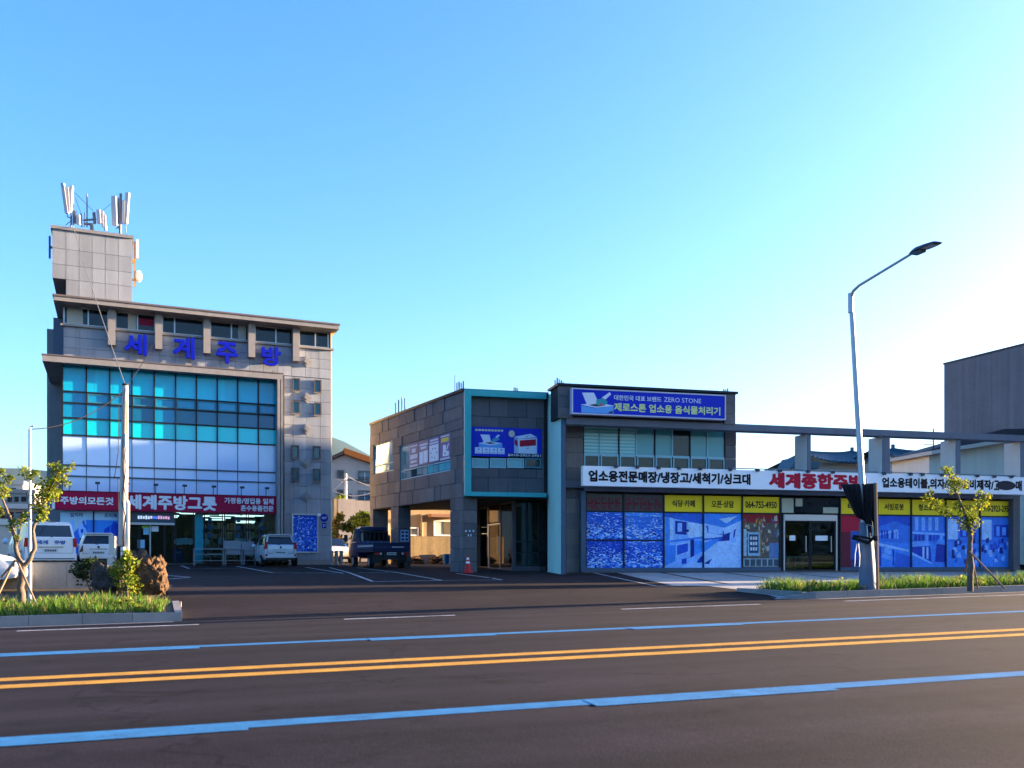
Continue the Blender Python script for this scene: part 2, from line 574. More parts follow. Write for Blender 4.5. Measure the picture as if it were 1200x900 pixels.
def hit(px, py):
    """where the ray of a photo pixel meets the ground"""
    u = (px - 600.0) / FPX; w = (HOR - py) / FPX
    lo, hi = 2.0, 2.0
    while hi < 300 and EYE + w * hi > G(u * hi, hi):
        lo = hi; hi += 0.25
    for _ in range(30):
        m = (lo + hi) / 2
        if EYE + w * m > G(u * m, m): lo = m
        else: hi = m
    return u * hi, hi

def sheet(name, mat, ss, ts, zf, label=None, kind='structure', parent=None):
    v = []; f = []
    for t in ts:
        for s in ss:
            x, y = xy(s, t)
            v.append((x, y, zf(s, t)))
    n = len(ss)
    for i in range(len(ts) - 1):
        for j in range(n - 1):
            f.append((i*n + j, i*n + j + 1, (i+1)*n + j + 1, (i+1)*n + j))
    me = bpy.data.meshes.new(name); me.from_pydata(v, [], f); me.materials.append(mat); me.update()
    o = link(name, me, parent)
    if kind and not parent: o['kind'] = kind
    if label: o['label'] = label
    return o

def rng(a, b, n): return [a + (b - a) * i / (n - 1) for i in range(n)]

# far ground to the horizon
g = MB(); g.face([(-9000, -9000, -3.0), (9000, -9000, -3.0), (9000, 9000, -3.0), (-9000, 9000, -3.0)])
tag(g.build('ground', EARTH), 'flat land reaching the horizon', kind='structure')

road = sheet('road', ASPHALT, rng(-120, 120, 61), [1.2, T_EDGE], lambda s, t: SLOPE * s, 'grey brown asphalt road with blue and yellow lines')
sheet('pavement', PAVERS, rng(-120, 120, 31), [-7, 1.0], lambda s, t: SLOPE * s + .14, 'paved footway on the near side of the road')
oneobj('near_ground', EARTH, None, lambda m: m.face([(*xy(-120, -200), -2.4), (*xy(120, -200), 1.9), (*xy(120, -7), 2.3), (*xy(-120, -7), -2.05)]))['kind'] = 'structure'
sheet('driveway', LOT, rng(S_L, 19, 20), rng(T_EDGE, 29.5, 10), lambda s, t: SLOPE * s * (1 - (t - T_EDGE) / 9.0) + .53 * (t - T_EDGE) / 9.0, 'worn asphalt driveway rising from the road to the car park')
def lotsheet(s, t): return lot_z(t)
sheet('car_park', LOT, [-120, -60, -30, -15, -4.35, 0, 6, 13.2, 30, 60, 120], [29.5, 32, 35.5, 41, 47, 60, 90, 120, 400], lotsheet, 'dark asphalt car park in front of the shops')
VZ = lambda s, t: (SLOPE * s + .17) * (1 - (t - T_EDGE) / 9.0) + .53 * (t - T_EDGE) / 9.0
sheet('verge', DIRT, [-2.55, S_L - .2], [T_EDGE + .16, 23.35], VZ, 'soil at the end of the left grass strip')
sheet('verge', DIRT, [-2.55, -2.3], [23.25, 29.5], lambda s, t: VZ(s, t) if s < -2.4 else G(*xy(-2.2, t)) - .01, 'sloping soil edge beside the boulder')
sheet('driveway', LOT, [-2.35, S_L + .01], [T_EDGE + .02, 23.42, 26, 29.5], lambda s, t: SLOPE * s * (1 - (t - T_EDGE) / 9.0) + .53 * (t - T_EDGE) / 9.0 + .001, 'driveway corner beside the boulder')
sheet('verge', DIRT, [-120, -60, -30, -12, -2.55], [T_EDGE + .16, 24, 29.5], lambda s, t: (SLOPE * s + .17) * (1 - (t - T_EDGE) / 9.0) + .53 * (t - T_EDGE) / 9.0, 'bare dark soil verge behind the kerb left of the driveway')

# right pavement: one sheet of pavers 8 mm above the asphalt, its left edge follows the driveway
PB = sorted((st(*hit(*p))[1], st(*hit(*p))[0]) for p in ((722, 671.2), (788, 686.4), (830, 687), (885, 693.5), (913, 701)))
def pav_left(t):
    if t <= PB[0][0]: return PB[0][1]
    for (ta, sa), (tb, sb_) in zip(PB, PB[1:]):
        if t <= tb: return sa + (sb_ - sa) * (t - ta) / (tb - ta)
    return PB[-1][1]
pts_t = sorted(set([PB[0][0]] + [p[0] for p in PB] + [23.6, 28, 29.5, 31, 33, 35.1]))
v = []; f = []; nc = 14
for t in pts_t:
    for k in range(nc):
        s_ = pav_left(t) + (75 - pav_left(t)) * (k / (nc - 1)) ** 1.6
        x, y = xy(s_, t); v.append((x, y, G(x, y) + .008))
for i in range(len(pts_t) - 1):
    for k in range(nc - 1):
        f.append((i*nc + k, i*nc + k + 1, (i+1)*nc + k + 1, (i+1)*nc + k))
me = bpy.data.meshes.new('pavement'); me.from_pydata(v, [], f); me.materials.append(PAVERS); me.update()
o = link('pavement', me); o['kind'] = 'structure'; o['label'] = 'pale paved apron in front of the shop windows'
sheet('planting_strip', DIRT, rng(S_R + .6, 75, 20), [T_EDGE + .16, 23.6], lambda s, t: SLOPE * s + .16, 'raised planting strip with grass along the road')

# ---- kerbs: separate stones
kerb_l = tag(link('kerb', None, None, (0, 0, 0)), 'row of concrete kerb stones left of the driveway', kind='structure')
kerb_r = tag(link('kerb', None, None, (0, 0, 0)), 'row of concrete kerb stones right of the driveway', kind='structure')
def kerb_run(parent, s0, s1, t0, t1, h0, h1, n, w=.15):
    for i in range(n):
        a = s0 + (s1 - s0) * i / n; b = s0 + (s1 - s0) * (i + 1) / n
        ta = t0 + (t1 - t0) * i / n; tb = t0 + (t1 - t0) * (i + 1) / n
        ha = h0 + (h1 - h0) * i / n; hb = h0 + (h1 - h0) * (i + 1) / n
        dx, dy = b - a, tb - ta
        l = math.hypot(dx, dy); nx, ny = -dy / l * w, dx / l * w
        gx, gy = dx / l * .005, dy / l * .005
        c = [(a + gx, ta + gy), (b - gx, tb - gy), (b - gx + nx, tb - gy + ny), (a + gx + nx, ta + gy + ny)]
        hs_ = [ha, hb, hb, ha]
        v = [(*xy(*p), SLOPE * p[0] - .1) for p in c] + [(*xy(*p), SLOPE * p[0] + q) for p, q in zip(c, hs_)]
        me = bpy.data.meshes.new('kerb_stone')
        me.from_pydata(v, [], [(0,3,2,1),(4,5,6,7),(0,1,5,4),(1,2,6,5),(2,3,7,6),(3,0,4,7)])
        me.materials.append(KERB); me.update()
        link('kerb_stone', me, parent)
kerb_run(kerb_l, -27.4, -3.4, T_EDGE, T_EDGE, .22, .22, 24)
kerb_run(kerb_l, -3.4, S_L, T_EDGE, T_EDGE + .02, .22, .18, 2)
kerb_run(kerb_l, S_L, S_L - .27, T_EDGE + .05, 23.3, .19, .32, 3)
kerb_run(kerb_l, -27, S_L - .2, 23.1, 23.1, .30, .30, 24)
kerb_run(kerb_r, S_R + .9, 50, T_EDGE, T_EDGE, .18, .18, 36)
kerb_run(kerb_r, S_R - .1, S_R + .9, T_EDGE + .25, T_EDGE, .03, .18, 1)
kerb_run(kerb_r, S_R + .78, S_R + .6, T_EDGE + .17, 23.7, .18, .20, 3)

# ---- painted lines on the road
def strip(name, mat, s0, s1, t0, w, lift=.004, parent=None, label=None, n=None, ragged=0):
    n = n or max(2, int(abs(s1 - s0) / 1.5))
    v = []; f = []
    for i in range(n + 1):
        s = s0 + (s1 - s0) * i / n
        j1, j2 = (rnd.uniform(-ragged, ragged) for _ in range(2))
        v.append((*xy(s, t0 - w / 2 + j1), SLOPE * s + lift)); v.append((*xy(s, t0 + w / 2 + j2), SLOPE * s + lift))
    for i in range(n): f.append((2*i, 2*i + 2, 2*i + 3, 2*i + 1))
    me = bpy.data.meshes.new(name); me.from_pydata(v, [], f); me.materials.append(mat); me.update()
    o = link(name, me, parent)
    if label: o['label'] = label
    o['kind'] = 'structure'
    return o
def line_st(px, py):
    return st(*hit(px, py))
T_NEAR = line_st(600, 829)[1]; T_Y1 = line_st(600, 774.5)[1]; T_Y2 = line_st(600, 767.3)[1]; T_FAR = line_st(600, 742)[1]; T_W = line_st(466, 723.5)[1]
strip('yellow_line', YELLOWLINE, -60, 90, T_Y1, .30, label='nearer of the double yellow centre lines', ragged=.006)
strip('yellow_line', YELLOWLINE, -60, 90, T_Y2, .30, label='farther of the double yellow centre lines', ragged=.006)
strip('blue_line', BLUELINE, -60, 90, T_NEAR, .28, label='blue lane line nearest the camera', ragged=.008)
strip('blue_line', BLUELINE, -60, 90, T_FAR, .30, label='blue lane line on the far side', ragged=.008)
def s_of(px, t): # s where a pixel column meets line t
    u = (px - 600.0) / FPX
    Y = t / (RC - u * RS); return st(u * Y, Y)[0]
strip('line_repaint', BLUELINE, -30, s_of(291, T_NEAR), T_NEAR - .07, .36, .007, label='wider repainted stretch of the near blue line at left', ragged=.012)
strip('line_repaint', BLUELINE, s_of(688, T_NEAR), s_of(965, T_NEAR), T_NEAR - .07, .36, .007, label='wider repainted stretch of the near blue line at right', ragged=.012)
strip('line_repaint', BLUELINE, s_of(-20, T_FAR), s_of(235, T_FAR), T_FAR - .10, .50, .007, label='wider repainted stretch of the far blue line at left', ragged=.012)
strip('line_repaint', BLUELINE, s_of(432, T_FAR), s_of(576, T_FAR), T_FAR - .10, .46, .007, label='wider repainted stretch of the far blue line in the middle', ragged=.012)
strip('line_repaint', BLUELINE, s_of(735, T_FAR), s_of(862, T_FAR), T_FAR - .10, .46, .007, label='wider repainted stretch of the far blue line at right', ragged=.012)
for i, (a, b, lab) in enumerate(((20, 233, 'worn white edge line at left'), (403, 533, 'worn white edge dash before the driveway'), (728, 890, 'worn white edge dash right of the driveway'), (990, 1260, 'worn white edge line before the right kerb'))):
    strip('white_line', WHITELINE, s_of(a, T_W), s_of(b, T_W), T_W, .20, label=lab, ragged=.012)
# gutter: light concrete strip along the left kerb
strip('gutter', KERB, -27, -1.6, T_EDGE - .14, .22, .005, label='pale concrete gutter along the left kerb')
strip('gutter', KERB, S_R + .9, 60, T_EDGE - .14, .22, .005, label='pale concrete gutter along the right kerb')

# ---- painted lines of the car park
def lot_line(p0, p1, w, label, mat=None, nm='parking_line'):
    a, b = Vector(hit(*p0)), Vector(hit(*p1))
    d = (b - a).normalized(); nrm = Vector((-d.y, d.x)) * w / 2
    v = []; f = []; n = 12
    for i in range(n + 1):
        p = a + (b - a) * i / n
        for q in (p - nrm, p + nrm):
            v.append((q.x, q.y, G(q.x, q.y) + .012))
    for i in range(n): f.append((2*i, 2*i + 2, 2*i + 3, 2*i + 1))
    me = bpy.data.meshes.new(nm); me.from_pydata(v, [], f); me.materials.append(mat or WHITELINE); me.update()
    o = link(nm, me); o["kind"] = "structure"
PL = [((386, 665.3), (437, 681.8)), ((437, 681.9), (519, 680.6)), ((418, 665.3), (518, 680.6)), ((277, 663.8), (319.5, 671.6)),
      ((319.5, 671.7), (395, 671.8)), ((358, 665), (402, 672.2)), ((212, 663.2), (222, 666.6)), ((194, 674.5), (222.5, 676.8)), ((195, 679.3), (222.5, 676.9)),
      ((224, 666.7), (283, 666.2)), ((535, 672.3), (573, 677.3)), ((520, 680.4), (582, 680)), ((577, 677.8), (588, 680.2)),
      ((695, 671.3), (769, 687.2)), ((769, 687.3), (800, 686.8)), ((455, 671.6), (420, 671.2))]
for i, (p, q) in enumerate(PL):
    x = (p[0] + q[0]) / 2
    side = 'by the grey van end' if x < 240 else 'beside the silver hatchback' if x < 400 else 'behind the dark truck' if x < 525 else 'near the traffic cone' if x < 600 else 'beside the paved apron'
    lot_line(p, q, .12, 'white painted parking line %s, stroke %s' % (side, 'abcdefghijklmnopq'[i]))

for p, q in (((776, 671.4), (853, 684.6)), ((850, 671.6), (926, 680.5)), ((930, 672.5), (990, 678))):
    lot_line(p, q, .22, '', DIRT, 'paving_joint')
# ------------------------------------------------------------------ left building
L = Frame(-20.6, 41.5, 1.01, 23.7)
PANEL = M('stone_panel', (0.275, 0.29, 0.315), rough=0.6, var=0.07, noise=[(1.2, 0.08), (35, 0.08)], streak=0.17)
PANEL2 = M('stone_panel_pale', (0.30, 0.315, 0.34), rough=0.6, var=0.07, noise=[(1.2, 0.08), (35, 0.08)], streak=0.17)
WALLG = M('wall_grey', (0.26, 0.25, 0.25), rough=0.8, noise=[(0.8, 0.1), (20, 0.08)], streak=0.1)
JOINT = M('dark_joint', (0.10, 0.095, 0.09), rough=0.9)
STONETRIM = M('stone_trim', (0.27, 0.25, 0.24), rough=0.65, noise=[(2, 0.12), (30, 0.1)], streak=0.1)
SLABEDGE = M('roof_edge_metal', (0.16, 0.13, 0.12), rough=0.5, noise=(2, 0.1))
TEAL = [M('teal_glass_%d' % i, c, rough=0.04, spec=0.45, var=0.05, noise=(0.25, 0.1)) for i, c in enumerate(((0.0, 0.44, 0.66), (0.0, 0.50, 0.72), (0.0, 0.26, 0.46), (0.003, 0.14, 0.26)))]
TEALG = M('teal_spandrel', (0.0, 0.68, 0.72), rough=0.05, spec=0.45, var=0.1)
PALEG = M('pale_sky_glass', (0.52, 0.68, 0.92), rough=0.05, spec=0.9, var=0.05, noise=(0.2, 0.08))  # bright sky mirrored in the panes, painted in as a pale blue base
MULL = M('dark_mullion', (0.015, 0.02, 0.028), rough=0.4)
ALU = M('aluminium_frame', (0.45, 0.46, 0.47), rough=0.35, metal=0.6)
DARKGL = M('dark_window_glass', (0.006, 0.012, 0.020), rough=0.03, spec=0.45, var=0.2)
CURT = M('window_blind', (0.45, 0.47, 0.42), rough=0.8, var=0.1)
WHITE = M('white_paint', (0.78, 0.78, 0.78), rough=0.5, noise=(3, 0.04))
RED = M('sign_red', (0.36, 0.004, 0.045), rough=0.45, noise=(1, 0.05))
BLUEL = M('letter_blue', (0.003, 0.010, 0.40), rough=0.4)
BLACK = M('black_matt', (0.012, 0.012, 0.013), rough=0.6)
STEEL = M('stainless_steel', (0.17, 0.21, 0.26), rough=0.3, metal=0.4)
CLEAR = glass('shop_glass', (0.62, 0.80, 0.82), 1.05)
LAMPW = M('lit_tube_lamp', (0.8, 0.8, 0.8), emit=(0.9, 1.0, 0.92), estr=0.22)

lb = thing('office_building', 'grey stone building with blue glass curtain wall, red shop sign and rooftop tower', 'building', L.o, L.a)
xR = L.x(388)                       # right end of the facade
zc = L.z(49.5, 415.5, -.6)          # canopy top
zcb = zc - .28
zroof = L.z(62.5, 345, -.8)
zrb = zroof - .25
xGr = L.x(326)                      # right end of the glazing
DEP = 11.0
# body walls (behind the cladding)
oneobj('wall', WALLG, lb, lambda m: (m.box(0, xR - .02, .16, DEP, 3.3, zrb), m.box(xGr + .3, xR - .02, .16, DEP, 0, 3.3), m.box(L.x(55, 5.0), .0, 5.0, DEP, 0, zrb),
                                    m.box(0, .25, .16, DEP, 0, 3.3), m.box(.25, xGr + .3, 8.2, DEP, 0, 3.3)))
# right side wall cladding (sunlit flank)
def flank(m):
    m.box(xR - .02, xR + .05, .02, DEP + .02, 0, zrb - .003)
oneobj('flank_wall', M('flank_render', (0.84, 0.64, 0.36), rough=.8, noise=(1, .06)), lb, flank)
oneobj('rear_wall', WALLG, lb, lambda m: m.box(L.x(55, 5.0), xR, DEP + .003, DEP + .1, 0, zrb - .003))
# roof slab and canopy slab
def roof(m):
    m.box(L.x(62.5, -.8), L.x(397.5, -.8), -.8, DEP + .4, zrb, zroof - .05)
oneobj('roof_slab', STONETRIM, lb, roof)
oneobj('roof_edge', SLABEDGE, lb, lambda m: m.box(L.x(62.5, -.8) - .04, L.x(397.5, -.8) + .04, -.84, DEP + .45, zroof - .05, zroof + .03))
xc0 = L.x(49.5, -.6); xc1 = L.x(331.7, -.6)
oneobj('canopy_slab', STONETRIM, lb, lambda m: m.box(xc0, xc1, -.6, 5.0, zcb, zc))
oneobj('canopy_edge', SLABEDGE, lb, lambda m: m.box(xc0 - .03, xc1 + .03, -.63, .1, zc + .001, zc + .05))
# jamb of the glazed bay
xj0 = L.x(325.2, -.6); 
oneobj('jamb', STONETRIM, lb, lambda m: (m.box(xj0, xj0 + .13, -.6, .02, 0, zcb), m.box(xj0 + .17, xc1, -.58, .02, 0, zcb)))
# --- upper wall panels
zu0 = zc + .06; zu1 = L.z(200, 397, 0)
zw0 = L.z(130, 385, 0)
sill = L.z(300, 400.5, 0)
xs = []
x = .0
while x < xR: xs.append(round(x, 3)); x += .69
cladding('panel', lb, [PANEL, PANEL2], .02, xR, zu0, sill - .1, .0, .14, (sill - .1 - zu0) / 3.0 - .001, None, xs=xs, gap=.014)
# --- right strip panels
hs_ = [(L.x(342, -.05), L.x(373.4, -.05), L.z(358, 648), L.z(358, 602))]
strip_x = [L.x(343.6), L.x(359.5), L.x(375.4)]
cladding('panel', lb, [PANEL, PANEL2], xGr + .30, xR, .25, zu0 - .02, .0, .14, .62, None, xs=strip_x, gap=.014, holes=hs_)
oneobj('plinth', STONETRIM, lb, lambda m: m.box(xGr + .30, xR + .02, -.03, .15, 0, .25))
# --- top floor windows and pillars
pil = [131, 186, 242.5, 295, 347]
zt0 = sill; zt1 = zrb
edges = [L.x(74)] + [L.x(p) for p in pil] + [L.x(385.5)]
oneobj('window_ledge', STONETRIM, lb, lambda m: m.box(-.1, xR + .12, -.12, .14, sill - .1, sill))
for i in range(6):
    a = edges[i] + (.14 if i else 0); b = edges[i + 1] - (.14 if i < 5 else 0)
    w = slab('window', DARKGL, lb, a, b, .10, .14, zt0, zt1)
    frame_rect('frame', ALU, w, 0, b - a, 0, zt1 - zt0, -.06, -.005, .06)
    mid = (b - a) * (.55 if i != 2 else .3)
    slab('mullion', ALU, w, mid - .03, mid + .03, -.055, -.008, .06, zt1 - zt0 - .06)
    if i in (0, 1, 3):
        q = .06 + (b - a - .12) * (.05 if i == 0 else .30 if i == 1 else .75)
        q2 = q + (b - a) * (.35 if i == 0 else .2)
        slab('blind', CURT, w, q, min(q2, b - a - .07), -.004, -.001, .08, zt1 - zt0 - .07)
    if i == 1:
        slab('poster', RED, w, mid + .06, mid + .75, -.006, -.0045, .30, .62)
for p in pil:
    x = L.x(p, -.3)
    slab('pillar', STONETRIM, lb, x - .16, x + .16, -.36, .09, sill - .85, zrb)
# recess at the left end of the upper storey, shade painted as blue grey
oneobj('recess_wall', M('recess_shade_wall', (0.16, 0.19, 0.24), rough=.7, noise=(1, .1)), lb, lambda m: m.box(L.x(62.5, 2.5), -.02, 2.5, 4.9, zc, zrb))
# --- curtain wall
cols = [73.3, 101.3, 128.7, 154.7, 180.8, 205.8, 230.2, 254.7, 278.7, 302.8, 325.8]
cx = [L.x(c) for c in cols]
rows = [427, 459.8, 473, 490.5, 510.5, 545.5, 558.3, 577.5]
rz = [L.z(101, r) for r in rows]
rz[0] = zcb + .02
for r in range(7):
    for c in range(10):
        if r < 3:
            mt = rnd.choice(TEAL[:2]) if r == 0 else (rnd.choice((TEAL[2], TEAL[3], TEAL[2])))
        elif r == 3: mt = TEALG
        else: mt = PALEG
        e_ = .03 if r < 4 else .017
        a, b, z1, z0 = cx[c] + e_, cx[c + 1] - e_, rz[r] - .03, rz[r + 1] + .03
        p = slab('pane', mt, lb, a, b, .04 + rnd.uniform(-.004, .004), .1, z0, z1)
        p.rotation_euler = (rnd.uniform(-.004, .004), 0, rnd.uniform(-.004, .004))
        if r in (1,) and c > 0:
            frame_rect('sash', M('teal_sash', (0.05, 0.22, 0.30), rough=.4), p, .02, b - a - .02, .02, z1 - z0 - .02, -.03, -.004, .05)
        if r == 0 and rnd.random() < .55:
            q = rnd.uniform(.1, .6) * (b - a)
            slab('blind', TEAL[0] if rnd.random() < .5 else TEAL[1], p, q, b - a - .02, -.003, -.0015, .02, z1 - z0 - .02)
for c in cx:
    slab('mullion', MULL, lb, c - .028, c + .028, -.03, .11, rz[4], rz[0])
    slab('mullion', M('pale_mullion', (.07, .10, .15), rough=.4), lb, c - .016, c + .016, .02, .11, rz[-1], rz[4] - .005)
for i, z in enumerate(rz[1:-1]):
    slab('transom', MULL if i < 4 else MATS['pale_mullion'], lb, cx[0], cx[-1], -.02, .105, z - .03, z + .03)
# --- small windows of the right strip
for (xa, ya) in ((347, 451), (372, 453), (347, 477.5), (372, 479.5), (345.7, 529.5), (371, 530.5), (345.7, 556), (371, 557)):
    x, z = L.px(xa, ya)
    w = slab('small_window', M('strip_window_glass', (0.0, 0.10, 0.14), rough=.05, spec=.5), lb, x - .13, x + .13, -.03, .02, z - .27, z + .27)
    frame_rect('frame', M('bronze_frame', (0.10, 0.09, 0.085), rough=.5), w, -.06, .32, -.06, .60, -.06, -.004, .06)
    slab('sill', STONETRIM, w, -.1, .36, -.08, -.002, -.09, -.062)
# --- diamond ornaments
for (xa, ya) in ((359, 424), (359, 466), (359, 503), (358.5, 543), (358.6, 582.5)):
    x, z = L.px(xa, ya)
    m = MB()
    r_ = .27
    m.prism_y([(x - r_, z), (x, z - r_), (x + r_, z), (x, z + r_)], -.09, -.003)
    r2 = .15
    m.prism_y([(x - r2, z), (x, z - r2), (x + r2, z), (x, z + r2)], -.17, -.0905)
    m.build('ornament', STONETRIM, lb)
# --- ground floor
zs0 = L.z(200, 598.5, -.25)
zhead = L.z(101, 600, 0)
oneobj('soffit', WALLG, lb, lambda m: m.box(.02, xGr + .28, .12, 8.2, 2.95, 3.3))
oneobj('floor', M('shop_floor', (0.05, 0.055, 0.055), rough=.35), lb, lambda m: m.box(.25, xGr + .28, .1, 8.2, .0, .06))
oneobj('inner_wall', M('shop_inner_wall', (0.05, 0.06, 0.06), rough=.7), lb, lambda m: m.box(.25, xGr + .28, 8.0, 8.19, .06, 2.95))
# poster windows
def B(t):
    t = max(0.0, min(1.0, t)) ** .8
    stops = [(0, (0.002, 0.004, 0.10)), (.35, (0.006, 0.06, 0.55)), (.65, (0.06, 0.32, 0.95)), (1, (0.55, 0.78, 1.0))]
    for (a, ca), (b, cb) in zip(stops, stops[1:]):
        if t <= b:
            k = (t - a) / (b - a)
            return tuple(ca[i] + (cb[i] - ca[i]) * k for i in range(3))
    return stops[-1][1]
pale = (0.42, 0.62, 0.74)
x0, x1, xm = L.x(70.5), L.x(138.5), L.x(109.7)
zt = L.z(100, 598.8)
pA = [rect(pale, 0, 0, 1, 1), rect((.03, .22, .72), .78, 0, 1, .80), (B(.38), [(.30, 0), (.95, 0), (.9, .28), (.62, .38), (.56, .62), (.42, .52)]),
      (B(.80), [(.58, .72), (.72, .66), (.95, .34), (.98, .20), (.80, .22), (.62, .34), (.55, .55)]), (B(.35), [(.66, .76), (.74, .80), (.76, .70), (.86, .62), (.84, .58), (.72, .64)]),
      (B(.75), [(.30, .70), (.34, .80), (.42, .78), (.44, .52), (.38, .50), (.34, .66)]), (B(.2), [(.62, .58), (.70, .60), (.70, .52), (.64, .50)])]
pB = [rect(pale, 0, 0, 1, 1), rect((.035, .25, .75), 0, 0, 1, .80), (B(.25), [(.34, 0), (1, 0), (1, .72), (.80, .78), (.74, .70), (.60, .66), (.42, .60), (.36, .42)]), (B(.45), [(.6, .0), (.64, .0), (.70, .66), (.66, .67)])]
for nm, a, b, pl, tx, tr in (('apron_poster', x0, xm - .03, pA, '앞치마', (.30, .70, .86, .96)), ('cook_coat_poster', xm + .03, x1, pB, '조리복', (.42, .95, .86, .96))):
    w = slab('window_poster', WHITE, lb, a, b, .03, .08, .45, zt)
    w['label'] = 'pale blue poster pane with dark blue figure'
    printed('print', w, 0, b - a, 0, zt - .45, -.004, pl)
    text('lettering', tx, M('navy_ink', (.01, .02, .12), rough=.5), w, (b - a) * tr[0], (b - a) * tr[1], (zt - .45) * tr[2], (zt - .45) * tr[3], -.012, bold=.02)
oneobj('plinth', STONETRIM, lb, lambda m: m.box(x0, x1, -.02, .1, 0, .45))
slab('mullion', MULL, lb, xm - .03, xm + .03, -.02, .1, .45, zt)
oneobj('pilaster', STONETRIM, lb, lambda m: m.box(x1, L.x(152), -.3, .3, 0, 2.9))
# entrance
d0, d1 = L.x(152), L.x(204.5)
zd = L.z(170, 612.5, 0)
hd = slab('door_header', M('header_navy', (0.02, 0.045, 0.08), rough=.3), lb, d0, d1, -.1, .25, zd, 2.85)
rg2 = random.Random(3)
for i in range(13):
    xx = .35 + i * .11
    c = (.75, .85, .95) if i < 6 else (.12, .25, .9) if i in (6, 7) else (.9, .45, .6)
    slab('lit_mark', M('lit_mark_%d' % (0 if i < 6 else 1 if i in (6, 7) else 2), c, emit=c, estr=.05), hd, xx, xx + .085, -.012, -.002, .16 + rg2.uniform(0, .03), .30 + rg2.uniform(0, .04))
oneobj('header_trim', ALU, lb, lambda m: m.box(d0, d1, -.12, .25, zd - .1, zd))
def pane_clear(nm, x0, x1, z0, z1, y, par=lb):
    p = slab(nm, CLEAR, par, x0, x1, y, y + .012, z0, z1)
    frame_rect('frame', MULL, p, 0, x1 - x0, 0, z1 - z0, -.02, .03, .045)
    return p
dm = (d0 + d1) / 2 - .1
for a, b in ((d0 + .02, d0 + .4), (d0 + .42, dm), (dm + .02, d1 - .45), (d1 - .43, d1)):
    dd = pane_clear('door', a, b, .07, zd - .1, .15)
slab('door_post', ALU, lb, dm - .02, dm + .04, .1, .2, .06, zd - .1)
for a, (za, zb), c in ((d0 + .6, (1.45, 1.75), (.25, .55, .7)), (d0 + .95, (1.6, 1.95), (.75, .8, .85)), (dm - .35, (1.75, 2.0), (.35, .65, .12)), (dm - .55, (.8, 1.2), (.3, .55, .75))):
    slab('door_notice', M('notice_%d' % int(a * 100), c, rough=.5), lb, a, a + .32, .138, .142, za, zb)
# display windows
wx = [L.x(p) for p in (205, 228, 238.5, 262, 290, 325)]
for i in range(5):
    if i == 1: continue
    pane_clear('display_window', wx[i] + .02, wx[i + 1] - .02, .08, 2.9, .06)
oneobj('tinted_panel', M('teal_tinted_panel', (0.02, 0.26, 0.32), rough=.06, spec=.8, noise=(.9, .25)), lb, lambda m: m.box(wx[1] + .02, wx[2] - .02, .05, .1, .08, 2.9))

# red signboard (thing of its own) with lamps
sz0, sz1 = L.z(200, 599.5, -.3), L.z(200, 578.8, -.3)
sx0, sx1 = L.x(64.5, -.3), L.x(325, -.3)
rs = thing('shop_sign', 'long dark red shop sign with white lettering under the glass curtain wall', 'sign', L.world(sx0, -.3, sz0), L.a)
w_, h_ = sx1 - sx0, sz1 - sz0
oneobj('board', RED, rs, lambda m: m.box(0, w_, 0, .28, 0, h_))
oneobj('end_cap', WHITE, rs, lambda m: m.box(-.12, -.004, .02, .28, .02, h_ - .02))
oneobj('trim', M('sign_red_edge', (.2, .004, .03), rough=.4), rs, lambda m: (m.box(0, w_, -.02, .0, -.03, .03), m.box(0, w_, -.02, 0, h_ - .03, h_ + .03)))
def sx(p): return L.x(p, -.3) - sx0
WL = M('white_letter', (0.72, 0.74, 0.78), rough=.5)
text('lettering', '주방의모든것', WL, rs, sx(70.5), sx(133), .24, h_ - .24, -.012, bold=.035)
text('lettering', '세계주방그릇', WL, rs, sx(148.5), sx(254), .07, h_ - .07, -.012, bold=.045)
text('lettering', '가정용/영업용 일체', WL, rs, sx(263), sx(320.5), h_ * .53, h_ - .1, -.012, bold=.03)
text('lettering', '혼수용품전문', WL, rs, sx(282), sx(320.5), .1, h_ * .46, -.012, bold=.03)
for p in (81, 114.5, 149, 182.5, 216, 250, 283, 312):
    lamp = oneobj('sign_lamp', M('dark_lamp_metal', (.05, .055, .07), rough=.5), rs, lambda m: (m.tube([(sx(p), .1, h_), (sx(p), .02, h_ + .32), (sx(p), -.25, h_ + .4)], .018, 6), m.box(sx(p) - .10, sx(p) + .10, -.36, -.2, h_ + .34, h_ + .44)))

# big blue letters
bl = thing('rooftop_letters', 'four large blue standing letters on the upper stone wall', 'sign', L.world(0, -.16, 0), L.a)
for ch, (ax, ay, bx, by) in zip('세계주방', ((145.5, 416.5, 172, 392), (202.5, 421, 228, 395.5), (253, 426.5, 278.5, 401.5), (306, 429.5, 329, 406.5))):
    xa = L.x(ax, -.2); xb = L.x(bx, -.2); za = L.z((ax + bx) / 2, ay, -.2); zb = L.z((ax + bx) / 2, by, -.2)
    lt = text('letter', ch, BLUEL, bl, xa, xb, za, zb, -.02, bold=.034, depth=.16)
    oneobj('stand_off', SLABEDGE, bl, lambda m: (m.box((xa + xb) / 2 - .02, (xa + xb) / 2 + .02, -.02, .15, (za + zb) / 2, (za + zb) / 2 + .04), m.box((xa + xb) / 2 + .2, (xa + xb) / 2 + .24, -.02, .15, za + .2, za + .24)))
    q = oneobj('floodlight', STONETRIM, bl, lambda m: m.box((xa + xb) / 2 + .05, (xa + xb) / 2 + .33, -.35, -.1, zc + .06, zc + .16))

